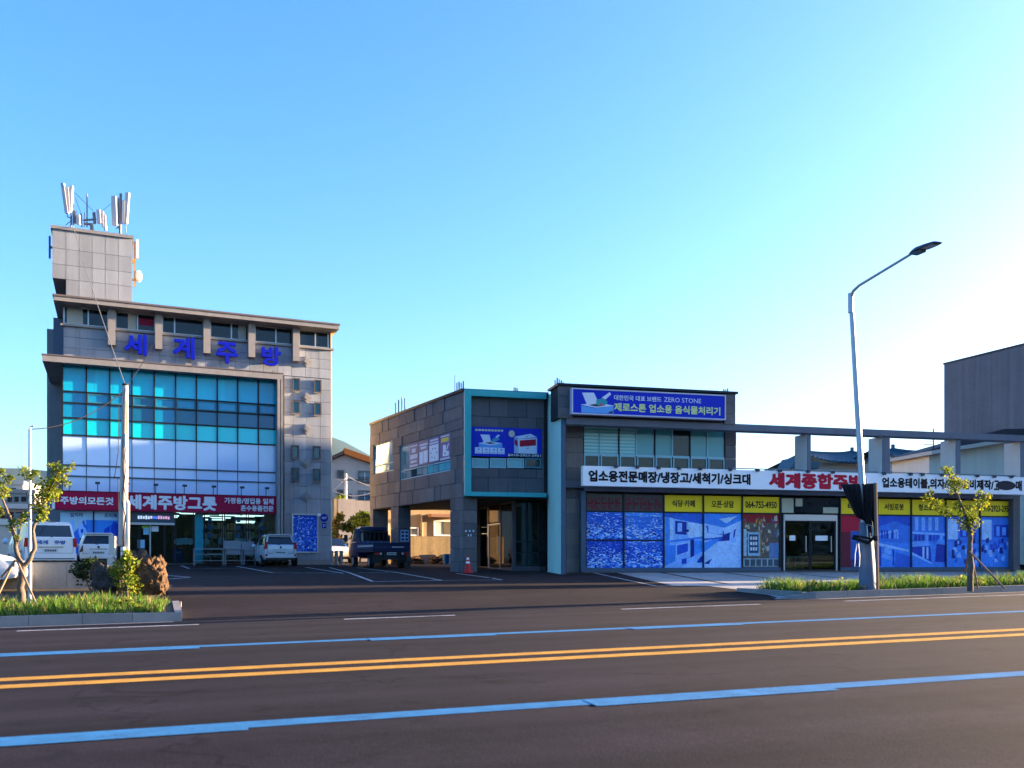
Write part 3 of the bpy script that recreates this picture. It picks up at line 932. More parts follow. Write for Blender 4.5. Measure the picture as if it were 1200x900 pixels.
# side poster and alarm sign
hx0, hx1, hz0, hz1 = hs_[0]
def clutter(seed, n=130, dark=.3, top=None):
    n = int(n * 2.2)
    r_ = random.Random(seed)
    out_ = [rect(B(dark), 0, 0, 1, 1)]
    for i in range(n):
        v = 1 - i / n
        sz = .010 + .036 * (1 - v) * r_.uniform(.5, 1.6)
        x, y = r_.uniform(-.02, 1), v * .98 + r_.uniform(-.03, .03)
        c = B(min(1, max(0, r_.gauss(.60, .32))))
        sk = r_.uniform(-.5, .5) * sz
        out_.append((c, [(x, y), (x + sz * r_.uniform(.8, 2.2), y + sk), (x + sz * r_.uniform(.8, 2), y + sk + sz), (x + sk, y + sz * r_.uniform(.6, 1.4))]))
        if r_.random() < .35:
            out_.append((B(.05), [(x, y - .012), (x + sz * 1.6, y - .012 + sk), (x + sz * 1.6, y + sk), (x, y)]))
    if top is not None:
        out_.append(rect(B(top), 0, .86, 1, 1))
        for i in range(9):
            x = r_.uniform(0, .85); y = r_.uniform(.86, .97)
            out_.append(rect(B(.95), x, y, x + r_.uniform(.05, .14), y + .02))
    return out_
pw = slab('window_poster', WHITE, lb, hx0 + .06, hx1 - .06, .02, .1, hz0 + .06, hz1 - .06)
printed('print', pw, 0, hx1 - hx0 - .12, 0, hz1 - hz0 - .12, -.004, clutter(11, 170, .3, .3), MATS['photo_print'])
frame_rect('window_frame', ALU, lb, hx0, hx1, hz0, hz1, -.06, .1, .07)
ax, az = L.px(379.7, 607)
al = thing('alarm_sign', 'round blue security sign with white letters on the stone wall', 'sign', L.world(ax, -.02, az), L.a)
def disc(m, r0, y0, y1, n=20):
    m.prism_y([(r0 * math.cos(2*math.pi*k/n), r0 * math.sin(2*math.pi*k/n)) for k in range(n)], y0, y1)
oneobj('disc', M('sign_blue', (.006, .02, .36), rough=.4), al, lambda m: disc(m, .2, -.03, 0))
text('lettering', 'ADT', WL, al, -.13, .13, -.06, .06, -.033, bold=.03)
oneobj('plate', MATS['sign_blue'], al, lambda m: m.box(-.1, .1, -.03, 0, -.52, -.26))
oneobj('plate_mark', WL, al, lambda m: (m.box(-.05, -.02, -.033, -.0305, -.47, -.33), m.box(-.02, .04, -.033, -.0305, -.37, -.33), m.box(.04, .06, -.033, -.0305, -.44, -.36)))
cm = oneobj('camera_housing', WHITE, lb, lambda m: m.box(L.x(371), L.x(371) + .16, -.25, -.062, hz1 - .12, hz1 + .02))

# --- interior of the shop
rgi = random.Random(5)
def interior():
    n = 0
    for i in range(6):
        for j in range(5):
            x = .8 + (xGr - 1.2) * (i + rgi.uniform(0, .4)) / 6; y = 1.0 + j * 1.4
            if x + 1.1 > xGr: continue
            l = thing('tube_lamp', 'lit fluorescent tube on the shop ceiling behind the display windows', 'lamp', L.world(x, y, rgi.uniform(2.35, 2.84)), L.a, 'lit tubes on the shop ceiling')
            oneobj('tube', LAMPW, l, lambda m: m.box(0, 1.0, -.04, .04, -.05, .0))
            oneobj('housing', WHITE, l, lambda m: m.box(-.03, 1.03, -.07, .07, .003, .08))
    names = ['top of the left aisle', 'beside the tinted pane', 'in the middle aisle', 'near the red sign end', 'by the right window edge', 'at the back of the shop', 'behind the door', 'next to the poster window']
    cols_ = [(.45, .5, .5), (.25, .3, .32), (.5, .35, .25), (.15, .3, .35), (.4, .42, .3)]
    for i in range(8):
        x = 6.0 + i * .78 if i < 8 else 0; y = 2.0 + (i % 3) * 1.3
        sh = thing('shop_shelf', 'stocked display shelf %s, seen through the shop glass' % names[i], 'shelf', L.world(x, y, .06), L.a, 'shelves inside the kitchenware shop')
        oneobj('rack', M('shelf_metal', (.25, .27, .28), rough=.5), sh, lambda m: [m.box(0, .7, 0, .4, z, z + .03) for z in (.3, .8, 1.3, 1.8)] + [m.box(a, a + .03, 0, .4, 0, 2.0) for a in (-.032, .702)])
        oneobj('goods', [M('goods_%d' % k, c, rough=.5) for k, c in enumerate(cols_)], sh, lambda m: [m.box(.03 + k * .16, .03 + k * .16 + rgi.uniform(.08, .14), .03, .3, z + .034, z + .034 + rgi.uniform(.12, .36), rgi.randrange(5)) for z in (.3, .8, 1.3, 1.8) for k in range(4)])['kind'] = 'stuff'
interior()
# plates hung in the window
PLATE = M('plate_white', (.5, .6, .62), rough=.3)
for i, (px_, py_, r_) in enumerate(((208, 635, .16), (212, 634.5, .17), (217.5, 634, .17), (223, 634.5, .16), (241, 634.5, .17), (260, 634, .19), (278, 634, .16), (283.5, 635, .18), (289, 634.5, .18))):
    x, z = L.px(px_, py_, .35)
    o = oneobj('display_plate', PLATE, None, lambda m: (disc(m, r_, -.02, .02), disc(m, r_ * .6, -.035, -.0205)), loc=L.world(x, .35, z), rot=(0, 0, L.a))
    tag(o, ['leftmost round plate hanging beside the shop door', 'second round plate hanging beside the shop door', 'third round plate hanging beside the shop door', 'fourth round plate hanging beside the tinted pane', 'round green plate right of the tinted pane', 'large round plate in the middle of the shop window', 'left one of three round plates above the steel sinks', 'middle one of three round plates above the steel sinks', 'right one of three round plates above the steel sinks'][i], 'plate', 'round plates hung in the shop window')
for i, px_ in enumerate((237, 246, 279.5, 307)):
    x = L.x(px_, .4)
    hg = thing('hanging_string', ['string of blue paper tags left of the tinted pane edge', 'string of blue tags hanging behind the long table', 'string of pale tags hanging above the sinks', 'string of blue tags hanging near the silver car'][i], 'decoration', L.world(x, .4, 1.2), L.a, 'strings of tags hung in the shop window')
    oneobj('string', BLACK, hg, lambda m: m.tube([(0, 0, 0), (0, 0, 1.65)], .006, 4))
    for k in range(4):
        slab('tag', M('tag_blue', (.10, .25, .6), rough=.5), hg, -.09, .09, -.012, -.008, .15 + k * .38, .36 + k * .38)
# stainless tables and sinks in front of the windows
def table(px0, px1, label, high=.82, sink=False, d=-1.0):
    a, b = L.x(px0, d), L.x(px1, d)
    w = b - a
    wpos = L.world(a, d, 0)
    t = thing('steel_sink' if sink else 'steel_table', label, 'sink' if sink else 'table', (wpos.x, wpos.y, G(wpos.x, wpos.y) + .012), L.a)
    oneobj('table_top', STEEL, t, lambda m: m.box(0, w, 0, .7, high - .05, high))
    for q in (.02, w - .06):
        for e in (.02, .64):
            slab('leg', STEEL, t, q, q + .04, e, e + .04, 0, high - .052)
    oneobj('shelf', STEEL, t, lambda m: m.box(.06, w - .06, .03, .68, .22, .25))
    oneobj('rail', STEEL, t, lambda m: m.box(.06, w - .06, .03, .05, .52, .56))
    if sink:
        oneobj('backsplash', STEEL, t, lambda m: m.box(0, w, .66, .7, high + .002, high + .38))
        oneobj('basin', STEEL, t, lambda m: m.box(.1, w - .1, .06, .6, high - .3, high - .052))
    return t
table(227, 263, 'long stainless steel work table under the shop window')
table(263.6, 284.5, 'stainless sink with high backsplash, left of the two sinks', sink=True)
table(285.2, 300, 'small stainless sink with deep basin next to the silver car', .78, True)
p = hit(211, 661.5)
bn = thing('blue_bin', 'dark blue bin with brown lid beside the shop door', 'bin', (p[0], p[1] - .3, G(p[0], p[1] - .3) + .01), L.a)
oneobj('bucket', M('bin_blue', (.02, .06, .2), rough=.5), bn, lambda m: m.prism([(-.24, -.22), (.24, -.22), (.24, .22), (-.24, .22)], 0, .8))
oneobj('lid', M('lid_brown', (.12, .06, .04), rough=.6), bn, lambda m: m.box(-.3, .3, -.27, .27, .803, .9))
oneobj('bin_label', M('label_blue', (.1, .25, .5), rough=.5), bn, lambda m: m.box(-.14, .14, -.228, -.222, .55, .65))

# --- rooftop tower
td = .55
tx0, tx1 = L.x(61, td), L.x(154.5, td)
tz0 = zroof; tz1 = L.z(61, 264, td)
tcol = [L.x(p, td) for p in (61, 77.3, 92.7, 108, 123.3, 138.7, 154.5)]
trow = [L.z(61, 347, td) + .05, L.z(61, 325.5, td), L.z(61, 308.7, td), L.z(61, 290, td), tz1 - .15]
oneobj('tower_wall', WALLG, lb, lambda m: (m.box(tcol[1], tx1 - .05, td + .06, td + 4, zroof + .03, tz1 - .1), m.box(tx0 + .02, tcol[1], td + .06, td + 4, trow[1], tz1 - .1)))
oneobj('tower_flank', PANEL2, lb, lambda m: m.box(tx1 - .05, tx1 + .02, td + .02, td + 4.05, zroof + .03, tz1 - .1))
for r in range(4):
    for c in range(6):
        if r == 0 and c == 0: continue
        slab('panel', rnd.choice((PANEL, PANEL2)), lb, tcol[c] + .008, tcol[c + 1] - .008, td, td + .055, trow[r] + .008, trow[r + 1] - .008)
oneobj('tower_coping', WALLG, lb, lambda m: m.box(tx0 - .06, tx1 + .08, td - .08, td + 4.1, tz1 - .15, tz1))
# ------------------------------------------------------------------ right building
Q = Frame(1.84, 35.7, 0.77, 14.0)
STONE = [M('dark_stone_%d' % i, c, rough=0.62, var=0.12, noise=[(1.5, 0.16), (12, 0.16)], streak=.10, bump=(14, 0.3, 0.02)) for i, c in enumerate(((0.115, 0.11, 0.115), (0.135, 0.125, 0.125), (0.10, 0.10, 0.108)))]
STONEB = M('stone_backing', (0.03, 0.03, 0.032), rough=.9)
STONEP = M('slate_band', (0.085, 0.085, 0.095), rough=0.6, noise=[(2, .1), (25, .1)])
GREEN = M('sea_green_paint', (0.48, 0.74, 0.64), rough=0.6, noise=[(1.2, 0.06), (20, 0.05)], streak=0.06)
GREENE = M('sea_green_frame', (0.05, 0.38, 0.39), rough=0.5, noise=(2, .06))
BLUEG = M('blue_grey_paint', (0.06, 0.10, 0.16), rough=0.6, noise=(1.5, .1))
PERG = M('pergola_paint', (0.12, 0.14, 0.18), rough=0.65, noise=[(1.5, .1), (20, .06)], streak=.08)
PERGS = M('pergola_side_lit', (0.62, 0.57, 0.48), rough=0.7, noise=[(1.5, .1)])  # warm light on the column sides painted into the base colour
SBLUE = M('banner_blue', (0.003, 0.022, 0.46), rough=0.4)
SWHITE = M('sign_white', (0.80, 0.83, 0.86), rough=0.45, noise=(.6, .03))
YEL = M('sign_yellow', (0.92, 0.70, 0.02), rough=0.45, noise=(.8, .05))
INK = M('black_ink', (0.008, 0.009, 0.014), rough=0.5)
REDINK = M('red_ink', (0.42, 0.004, 0.03), rough=0.5)
LIME = M('lime_ink', (0.62, 0.72, 0.30), rough=0.5)
WINK = M('white_ink', (0.66, 0.72, 0.82), rough=0.5)
BLINDW = [M('teal_blind_%d' % i, c, rough=.06, spec=.4, var=.1) for i, c in enumerate(((.10, .42, .44), (.07, .33, .38), (.01, .03, .04)))]
SASHB = M('pale_sash', (0.25, 0.45, 0.52), rough=.4, metal=.2)
CLEARD = glass('lobby_glass', (0.55, 0.58, 0.55), 1.1)

MIRR = M('mirror_pane', (.75, .80, .72), rough=.03, metal=.75)
rb = thing('shop_building', 'low dark stone building with sea green frame, shop windows and terrace pergola', 'building', Q.o, Q.a)
ZR = 7.37
ZS = 3.03
xb0 = -3.48; db = 1.8
blx, bly = Q.local(-7.2, 45.9)
xr = Q.x(862)                       # right end of upper block
xe = Q.x(1203)                      # right end of ground floor
xf0, xf1 = Q.x(657.5), Q.x(663)     # fin
DB = 9.5
# upper block body (behind the stones)
foot = [(xb0 + .12, db + .12), (xf1 + .05, db + .12), (xf1 + .05, 1.2), (xr - .1, 1.2), (xr - .1, DB), (blx + 1.2, bly - .05), (blx + .13, bly - .1)]
oneobj('wall', STONEB, rb, lambda m: m.prism(foot, ZS + .02, ZR - .08))
oneobj('soffit', M('soffit_brown', (.10, .075, .06), rough=.8, noise=(1, .1)), rb, lambda m: m.prism([(xb0 + .05, db + .05), (xf0, db + .05), (xf0, DB), (blx + 1.2, bly - .02), (blx + .05, bly - .06)], ZS - .02, ZS + .018))
oneobj('roof_edge', MULL, rb, lambda m: (m.prism([(xb0 - .06, db - .06), (xf0, db - .06), (xf0, db + .6), (xb0, db + .6)], ZR - .06, ZR + .05),
    m.prism([(xb0 - .06, db - .06), (xb0 + .4, db + .2), (blx + .45, bly), (blx - .06, bly + .04)], ZR - .058, ZR + .052)))
oneobj('roof', STONEB, rb, lambda m: m.prism([(xb0 + .3, db + .3), (xr - .1, 1.1), (xr - .1, DB + .02), (blx + .4, bly)], ZR - .075, ZR - .02))
# ground floor body of the shop
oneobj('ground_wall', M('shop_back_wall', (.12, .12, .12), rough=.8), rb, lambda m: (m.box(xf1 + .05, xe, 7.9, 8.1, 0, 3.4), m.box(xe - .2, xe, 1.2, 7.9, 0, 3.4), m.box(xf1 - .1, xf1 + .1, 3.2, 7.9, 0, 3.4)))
oneobj('terrace_slab', PERG, rb, lambda m: m.box(xf1, xe + .4, .75, 8.2, 3.42, 3.7))
oneobj('shop_floor', MATS['shop_floor'], rb, lambda m: m.box(xf1, xe, .9, 8.0, -.4, .02))
# --- side wall of separate stones
SF = Frame(-7.2, 45.9, 0.77, math.degrees(math.atan2(36.6 - 45.9, -1.97 + 7.2)))
sw = link('side_wall', None, rb)
sw.matrix_parent_inverse = Matrix.Identity(4)
_o = Q.local(SF.o[0], SF.o[1])
sw.location = (_o[0], _o[1], 0)
sw.rotation_euler = (0, 0, SF.a - Q.a)
slen = math.hypot(5.23, 9.3)
w1 = (SF.x(438), SF.x(460.3), SF.z(449, 553.7), SF.z(449, 518.5))
w2 = (SF.x(468.7), SF.x(528), SF.z(498, 557.2), SF.z(498, 514.5))
cladding('stone', sw, STONE, 0, slen, ZS, ZR - .05, 0, .1, .62, (.55, .95), holes=[w1, w2], gap=.016, running=True, jit=.012)
for w, pt in ((w1, (1,)), (w2, (2,))):
    wd = slab('window', DARKGL, sw, w[0], w[1], .09, .12, w[2], w[3])
    W, H = w[1] - w[0], w[3] - w[2]
    lowh = H * .27
    frame_rect('frame', SASHB, wd, 0, W, 0, H, -.05, -.004, .05)
    slab('transom', SASHB, wd, .05, W - .05, -.05, -.006, lowh - .03, lowh + .03)
    n = 3 if pt == (1,) else 9
    for k in range(n):
        a = .07 + (W - .14) * k / n; b = .07 + (W - .14) * (k + 1) / n - .05
        slab('sash_pane', MIRR if k < (3 if n == 3 else 2) or (n == 9 and k in (3, 4)) else BLINDW[0] if k < 2 else BLINDW[rnd.randrange(3)], wd, a, b, -.03, -.005, .07, lowh - .05)
    if pt == (1,):
        for k in range(2):
            slab('pane', MIRR, wd, .07 + k * (W - .14) / 2, .07 + (k + 1) * (W - .14) / 2 - .05, -.03, -.005, lowh + .05, H - .07)
    else:
        slab('pane', MIRR, wd, .07, SF.x(478.5) - w[0], -.03, -.005, lowh + .05, H - .07)
        VIO = M('poster_violet', (.17, .12, .26), rough=.5); MAU = M('poster_mauve', (.30, .19, .24), rough=.5)
        pe = [SF.x(p) - w[0] for p in (479, 490, 501.7, 514.5, 527.5)]
        for k in range(4):
            a, b = pe[k] + .02, pe[k + 1] - .02
            po = slab('wall_poster', MAU if k < 2 else VIO, sw, w[0] + a, w[0] + b, .02, .05, w[2] + lowh + .05, w[3] - .02)
            po['label'] = ['mauve poster with three rows of pale text', 'mauve poster with a pale table at the bottom', 'violet poster with a white picture of round parts', 'violet poster with yellow title and white machine'][k]
            hh = H - lowh - .07; ww = b - a
            c1 = (.62, .58, .66); cy = (.70, .52, .06); cw = (.7, .72, .76)
            if k == 0: pl = [rect(c1, .1, .84, .9, .9), rect(c1, .3, .6, .7, .76), rect(c1, .1, .34, .9, .52), rect(c1, .15, .18, .85, .27), rect(c1, .05, .02, .95, .1)]
            elif k == 1: pl = [rect(c1, .1, .78, .92, .86), rect(c1, .2, .64, .8, .74), rect(cw, .08, .06, .46, .54), rect(cw, .5, .08, .94, .56)]
            elif k == 2: pl = [rect(c1, .12, .85, .9, .92), rect(c1, .08, .74, .92, .81), rect(cw, .06, .06, .94, .7)] + [((.12, .11, .13), [(.5 + .28*math.cos(j) - .06, .38 + .2*math.sin(j) - .03), (.5 + .28*math.cos(j) + .06, .38 + .2*math.sin(j) - .03), (.5 + .28*math.cos(j), .38 + .2*math.sin(j) + .05)]) for j in range(6)]
            else: pl = [rect(c1, .1, .9, .9, .95), rect(cy, .15, .7, .85, .86), (cw, [(.3, .16), (.85, .14), (.9, .3), (.62, .36), (.6, .58), (.32, .6)]), (cw, [(.66, .42), (.8, .62), (.88, .6), (.72, .38)]), ((.1, .1, .12), [(.42, .24), (.6, .22), (.56, .3)]), rect(c1, .05, .03, .95, .1)]
            printed('print', po, 0, ww, 0, hh, -.003, pl)
# pillars under the side wall
def pillar(p0, p1, dep, frame, par, holes=()):
    pass
def side_pillar(x0, x1, dep, label=None):
    pl = link('pillar', None, sw)
    oneobj('core', STONEB, pl, lambda m: m.box(x0 + .06, x1 - .06, .06, dep - .02, -.3, ZS))
    rows_ = 6
    for r in range(rows_):
        z0 = -.1 + (ZS + .1) * r / rows_; z1 = -.1 + (ZS + .1) * (r + 1) / rows_
        mid = x0 + (x1 - x0) * (.35 if r % 2 else .65)
        for a, b in ((x0, mid), (mid, x1)):
            slab('stone', rnd.choice(STONE), pl, a + .008, b - .008, 0, .05, z0 + .008, z1 - .008)
        # face towards the street
        m = MB(); m.box(x1 - .055, x1 + .0, .055, dep, z0 + .008, z1 - .008)
        m.build('stone', rnd.choice(STONE), pl)
    return pl
cp = side_pillar(SF.x(527.5), slen, .62)
mp_ = side_pillar(SF.x(458), SF.x(467), .62)
rp = side_pillar(0.0, SF.x(437.3), .8)
# notice sheets on pillars
nx = SF.x(467)
sl = link('notice', None, mp_)
m = MB()
m.box(nx + .001, nx + .012, .10, .52, 1.35, 1.9)
m.build('sheet', M('notice_pale_blue', (.35, .5, .7), rough=.5), sl)
m = MB()
for i in range(3):
    for j in range(2):
        m.box(nx + .0125, nx + .016, .14 + j * .2, .28 + j * .2, 1.4 + i * .17, 1.5 + i * .17)
m.build('print', M('notice_ink', (.02, .05, .16), rough=.5), sl)
m = MB()
for i in range(3): m.box(slen + .002, slen + .008, .08 + i * .17, .15 + i * .17, 1.62 + .01 * i, 1.70)
for i in range(2): m.box(slen + .002, slen + .008, .2 + i * .12, .25 + i * .12, 1.45, 1.53)
m.build('pillar_lettering', WINK, cp)

# --- box with the sea green frame
xbf = Q.x(637.5, db)
fx0 = Q.x(544, db - .15)
zf0 = Q.z(544, 581.3, db - .15)
oneobj('green_frame', GREENE, rb, lambda m: (m.box(fx0, fx0 + .26, db - .3, db + .1, zf0, ZR - .02), m.box(fx0 + .26, xbf + .02, db - .3, db + .1, zf0, zf0 + .17), m.box(fx0 + .26, xbf + .02, db - .3, db + .1, ZR - .27, ZR - .02)))
bz0, bz1 = zf0 + .17, ZR - .27
ban = (Q.x(552.5, db), Q.x(634.5, db), Q.z(593, 535.5, db), Q.z(593, 501.5, db))
hol = (ban[0], ban[1], Q.z(593, 549, db), ban[3])
cladding('stone', rb, [STONE[2], STONE[0]], fx0 + .27, xbf, bz0, bz1, db, .1, .62, (.75, .85), holes=[hol], gap=.016, running=True, jit=.008)
oneobj('corner_return', STONE[2], rb, lambda m: m.box(xb0 + .02, fx0 - .01, db - .02, db + .1, ZS, ZR - .06))
# small windows
for k, (a, b) in enumerate(((552.8, 572.4), (574, 593), (594.3, 614), (615, 634.2))):
    xa, xb = Q.x(a, db), Q.x(b, db)
    za, zb = Q.z((a + b) / 2, 548.5, db), Q.z((a + b) / 2, 537, db)
    w = slab('sash_window', [BLINDW[1], BLINDW[1], BLINDW[0], BLINDW[2]][k], rb, xa, xb, db + .02, db + .07, za, zb)
    frame_rect('frame', SASHB if k < 3 else M('teal_sash', (0.05, 0.22, 0.30)), w, 0, xb - xa, 0, zb - za, -.04, -.004, .055)
# banner of the box (a thing)
bn1 = thing('advert_banner', 'deep blue banner with a white bin machine on the box with green frame', 'banner', Q.world(ban[0], db - .05, ban[2]), Q.a)
W, H = ban[1] - ban[0], ban[3] - ban[2]
oneobj('sheet', SBLUE, bn1, lambda m: m.box(0, W, 0, .04, 0, H))
wh, lb_, cy_, dk = (.62, .68, .80), (.10, .34, .72), (.62, .62, .38), (.01, .012, .03)
pl = [rect(cy_, .05 + .045 * i, .86, .05 + .045 * i + .034, .925) for i in range(9)]
pl += [rect(dk, .505, 0, 1, .13), rect((.004, .012, .30), .497, .13, .503, 1)]
pl += [(lb_, [(.10, .32), (.25, .25), (.25, .40), (.10, .44)]), (lb_, [(.25, .25), (.43, .32), (.43, .44), (.25, .40)]), (wh, [(.09, .44), (.25, .52), (.44, .46), (.26, .38)]), (wh, [(.12, .74), (.25, .74), (.27, .50), (.17, .47)]), ((.02, .04, .06), [(.18, .46), (.25, .49), (.35, .46), (.26, .42)]), ((.05, .3, .4), [(.27, .5), (.30, .62), (.36, .66), (.40, .60), (.33, .50)]), (wh, [(.33, .66), (.37, .76), (.40, .73), (.36, .64)])]
pl += [rect(wh, .045 + .107 * i, .09, .045 + .107 * i + .098, .30) for i in range(4)] + [rect(lb_, .08 + .107 * i, .2, .08 + .107 * i + .035, .26) for i in range(4)] + [rect(lb_, .065 + .107 * i, .12, .065 + .107 * i + .06, .145) for i in range(4)]
pl += [((.34, .46, .64), [(.60, .13), (.66, .13), (.66, .62), (.60, .68)]), (wh, [(.66, .13), (.93, .13), (.93, .68), (.66, .62)]), (wh, [(.60, .70), (.84, .82), (.93, .71), (.67, .63)]), (REDINK.node_tree.nodes['Principled BSDF'].inputs['Base Color'].default_value[:3], [(.68, .36), (.915, .42), (.915, .64), (.68, .58)]), ((.34, .004, .03), [(.605, .44), (.65, .36), (.65, .56), (.605, .64)]), ((.05, .06, .1), [(.76, .72), (.79, .735), (.81, .72), (.78, .705)]), ((.05, .06, .1), [(.77, .31), (.80, .34), (.82, .32), (.79, .30)])]
pl += [((.55, .52, .38), [(.565 + .045 * math.cos(k), .80 + .12 * math.sin(k)) for k in [j * math.pi / 8 for j in range(16)]])]
printed('print', bn1, 0, W, 0, H, -.003, pl)
text('lettering', '010-2923-2951', WINK, bn1, W * .555, W * .985, H * .03, H * .105, -.012, bold=.02)
oneobj('telephone_mark', WINK, bn1, lambda m: (m.box(W * .515, W * .545, -.012, -.011, H * .03, H * .07), m.box(W * .51, W * .55, -.012, -.011, H * .085, H * .105)))

# --- green fin
def fin(m):
    m.box(xf0, xf1, .03, db + .1, -.3, ZR - .05)
oneobj('green_fin', GREEN, rb, fin)
oneobj('fin_front', BLUEG, rb, lambda m: m.box(xf0 + .003, xf1 + .0, .0, .027, -.3, ZR - 1.3))
# --- fascia with stones
xa, xz = Q.x(654.3, -.12), Q.x(862, -.12)
zfa = Q.z(654.3, 489.5, -.12)
oneobj('fascia_core', STONEB, rb, lambda m: m.box(xa + .02, xz - .02, -.03, 1.0, zfa, ZR - .02))
oneobj('fascia_edge', MULL, rb, lambda m: m.box(xa - .06, xz + .08, -.2, 1.2, ZR - .02, ZR + .07))
cladding('stone', rb, STONE, xa, Q.x(671, -.12), zfa, ZR - .03, -.12, .085, .43, (1, 1.2), gap=.012)
cladding('stone', rb, STONE, Q.x(849, -.12), xz, zfa, ZR - .03, -.12, .085, .43, (1, 1.2), gap=.012)
zbm = Q.z(862, 496.7, -.05)
oneobj('beam', PERG, rb, lambda m: m.box(xf1 + .01, xe + .6, -.06, .55, zbm - .27, zbm))
# right end wall of the upper block
oneobj('end_wall', STONE[0], rb, lambda m: m.box(xr - .1, xr + .02, 1.05, DB + .02, 3.7, ZR - .03))
# big blue sign
g0, g1 = Q.x(670, -.4), Q.x(850.5, -.4)
gz0, gz1 = Q.z(670, 485, -.4), Q.z(670, 454.3, -.4)
bs = thing('roof_sign', 'large blue sign with white and lime lettering below the roof edge', 'sign', Q.world(g0, -.4, gz0), Q.a)
W, H = g1 - g0, gz1 - gz0
oneobj('board', SBLUE, bs, lambda m: m.box(.03, W - .03, 0, .24, .03, H - .03))
frame_rect('frame', M('sign_frame_pale', (.5, .52, .62), rough=.4), bs, 0, W, 0, H, -.02, .25, .05)
pl = [(lb_, [(.055, 0.04), (.14, .04), (.14, .24), (.055, .33)]), (lb_, [(.14, .04), (.26, .04), (.26, .36), (.14, .24)]), (wh, [(.05, .36), (.145, .26), (.27, .37), (.16, .47)]), (wh, [(.06, .85), (.135, .87), (.17, .40), (.09, .38)]),
      ((.02, .05, .07), [(.10, .36), (.15, .42), (.21, .37), (.15, .30)]), ((.03, .30, .34), [(.15, .38), (.15, .58), (.20, .68), (.225, .50), (.20, .36)]), (wh, [(.185, .68), (.235, .92), (.245, .84), (.21, .62)]), ((.45, .08, .1), [(.165, .34), (.18, .46), (.2, .36)]), ((.01, .02, .08), [(.225, .05), (.255, .05), (.255, .16), (.235, .12)])]
printed('print', bs, .03, W - .03, .03, H - .03, -.004, pl)
def gx(p): return Q.x(p, -.4) - g0
text('lettering', '대한민국 대표 브랜드', WINK, bs, gx(719.5), gx(775), H * .60, H * .80, -.012, bold=.02)
text('lettering', 'ZERO STONE', WINK, bs, gx(778), gx(821.5), H * .62, H * .80, -.012, bold=.0)
text('lettering', '제로스톤 업소용 음식물처리기', LIME, bs, gx(719.5), gx(844), H * .17, H * .50, -.012, bold=.035)

# --- upper windows
dw = 1.0
mx_ = [683.5, 703, 725.3, 745.5, 767.3, 787.7, 808.5, 829, 849.4]
ux = [Q.x(p, dw) for p in mx_]
uz1 = zbm - .03; uzm = Q.z(767, 534.3, dw); uz0 = 3.75
cladding('stone', rb, STONE, Q.x(663.2, dw), ux[0], -.1, zbm - .05, dw - .02, .1, .62, (2, 2.2), gap=.014, jit=.01)
cladding('stone', rb, STONE, ux[-1], Q.x(862.5, dw), 3.7, zbm - .05, dw - .02, .1, .55, (2, 2.2), gap=.014, jit=.01)
for k in range(8):
    mt = [BLINDW[0], BLINDW[0], BLINDW[0], BLINDW[1], BLINDW[1], BLINDW[2], BLINDW[1], BLINDW[1]][k]
    a, b = ux[k] + .03, ux[k + 1] - .03
    p = slab('pane', mt, rb, a, b, dw + .02, dw + .06, uzm + .03, uz1)
    if k < 3:
        m = MB()
        hh = uz1 - uzm - .03
        for j in range(9): m.box(.01, b - a - .01, -.006, -.002, .06 + j * hh / 9, .06 + j * hh / 9 + .07)
        m.build('blind_slats', M('blind_pale', (.28, .55, .56), rough=.15), p)['kind'] = 'stuff'
    q = slab('sash_pane', BLINDW[2], rb, a, b, dw + .02, dw + .06, uz0, uzm - .03)
    frame_rect('frame', SASHB, q, 0, b - a, 0, uzm - .03 - uz0, -.05, -.003, .05)
for k in range(9):
    slab('mullion', MULL if k % 2 == 0 else SASHB, rb, ux[k] - .028, ux[k] + .028, dw - .02, dw + .08, uzm - .03, uz1)
slab('transom', SASHB, rb, ux[0], ux[-1], dw - .015, dw + .075, uzm - .03, uzm + .03)

# --- white sign
v0, v1 = Q.x(683, -.12), Q.x(1203, -.12)
vz0, vz1 = Q.z(683, 569, -.12), Q.z(683, 545.7, -.12)
ws = thing('white_sign', 'long white shop sign with black and red lettering above the shop windows', 'sign', Q.world(v0, -.12, vz0), Q.a)
H = vz1 - vz0
nb = 15
for k in range(nb):
    slab('board', SWHITE, ws, (v1 - v0) * k / nb + .003, (v1 - v0) * (k + 1) / nb - .003, 0, .25, 0, H)
def vx(p): return Q.x(p, -.12) - v0
text('lettering', '업소용전문매장/냉장고/세척기/싱크대', INK, ws, vx(689.5), vx(879.5), H * .20, H * .80, -.006, bold=.05)
text('lettering', '세계종합주방', REDINK, ws, vx(901), vx(1012.5), H * .06, H * .92, -.006, bold=.06)
text('lettering', '업소용테이블,의자/주방설비제작/', INK, ws, vx(1033.5), vx(1164.5), H * .20, H * .80, -.006, bold=.05)
text('lettering', '매', INK, ws, vx(1190), vx(1197.5), H * .20, H * .80, -.006, bold=.05)
ov = MB(); cxo = (vx(1167) + vx(1190)) / 2; ro = (vx(1190) - vx(1167)) / 2
ov.prism_y([(cxo + ro * math.cos(2*math.pi*k/28), H * .5 + H * .27 * math.sin(2*math.pi*k/28)) for k in range(28)], -.008, -.002)
ov.build('dark_oval', M('oval_dark', (.012, .016, .035), rough=.5), ws)
text('lettering', '고', INK, ws, vx(1164.5), vx(1171), H * .22, H * .78, -.005, bold=.035)
for p in (721, 746, 771, 795, 820, 855, 887, 913, 946, 975, 1035, 1066, 1080, 1103, 1144, 1164, 1184):
    oneobj('sign_lamp', MATS['dark_lamp_metal'], ws, lambda m: m.box(vx(p) - .05, vx(p) + .07, -.12, .1, H - .06, H + .05))

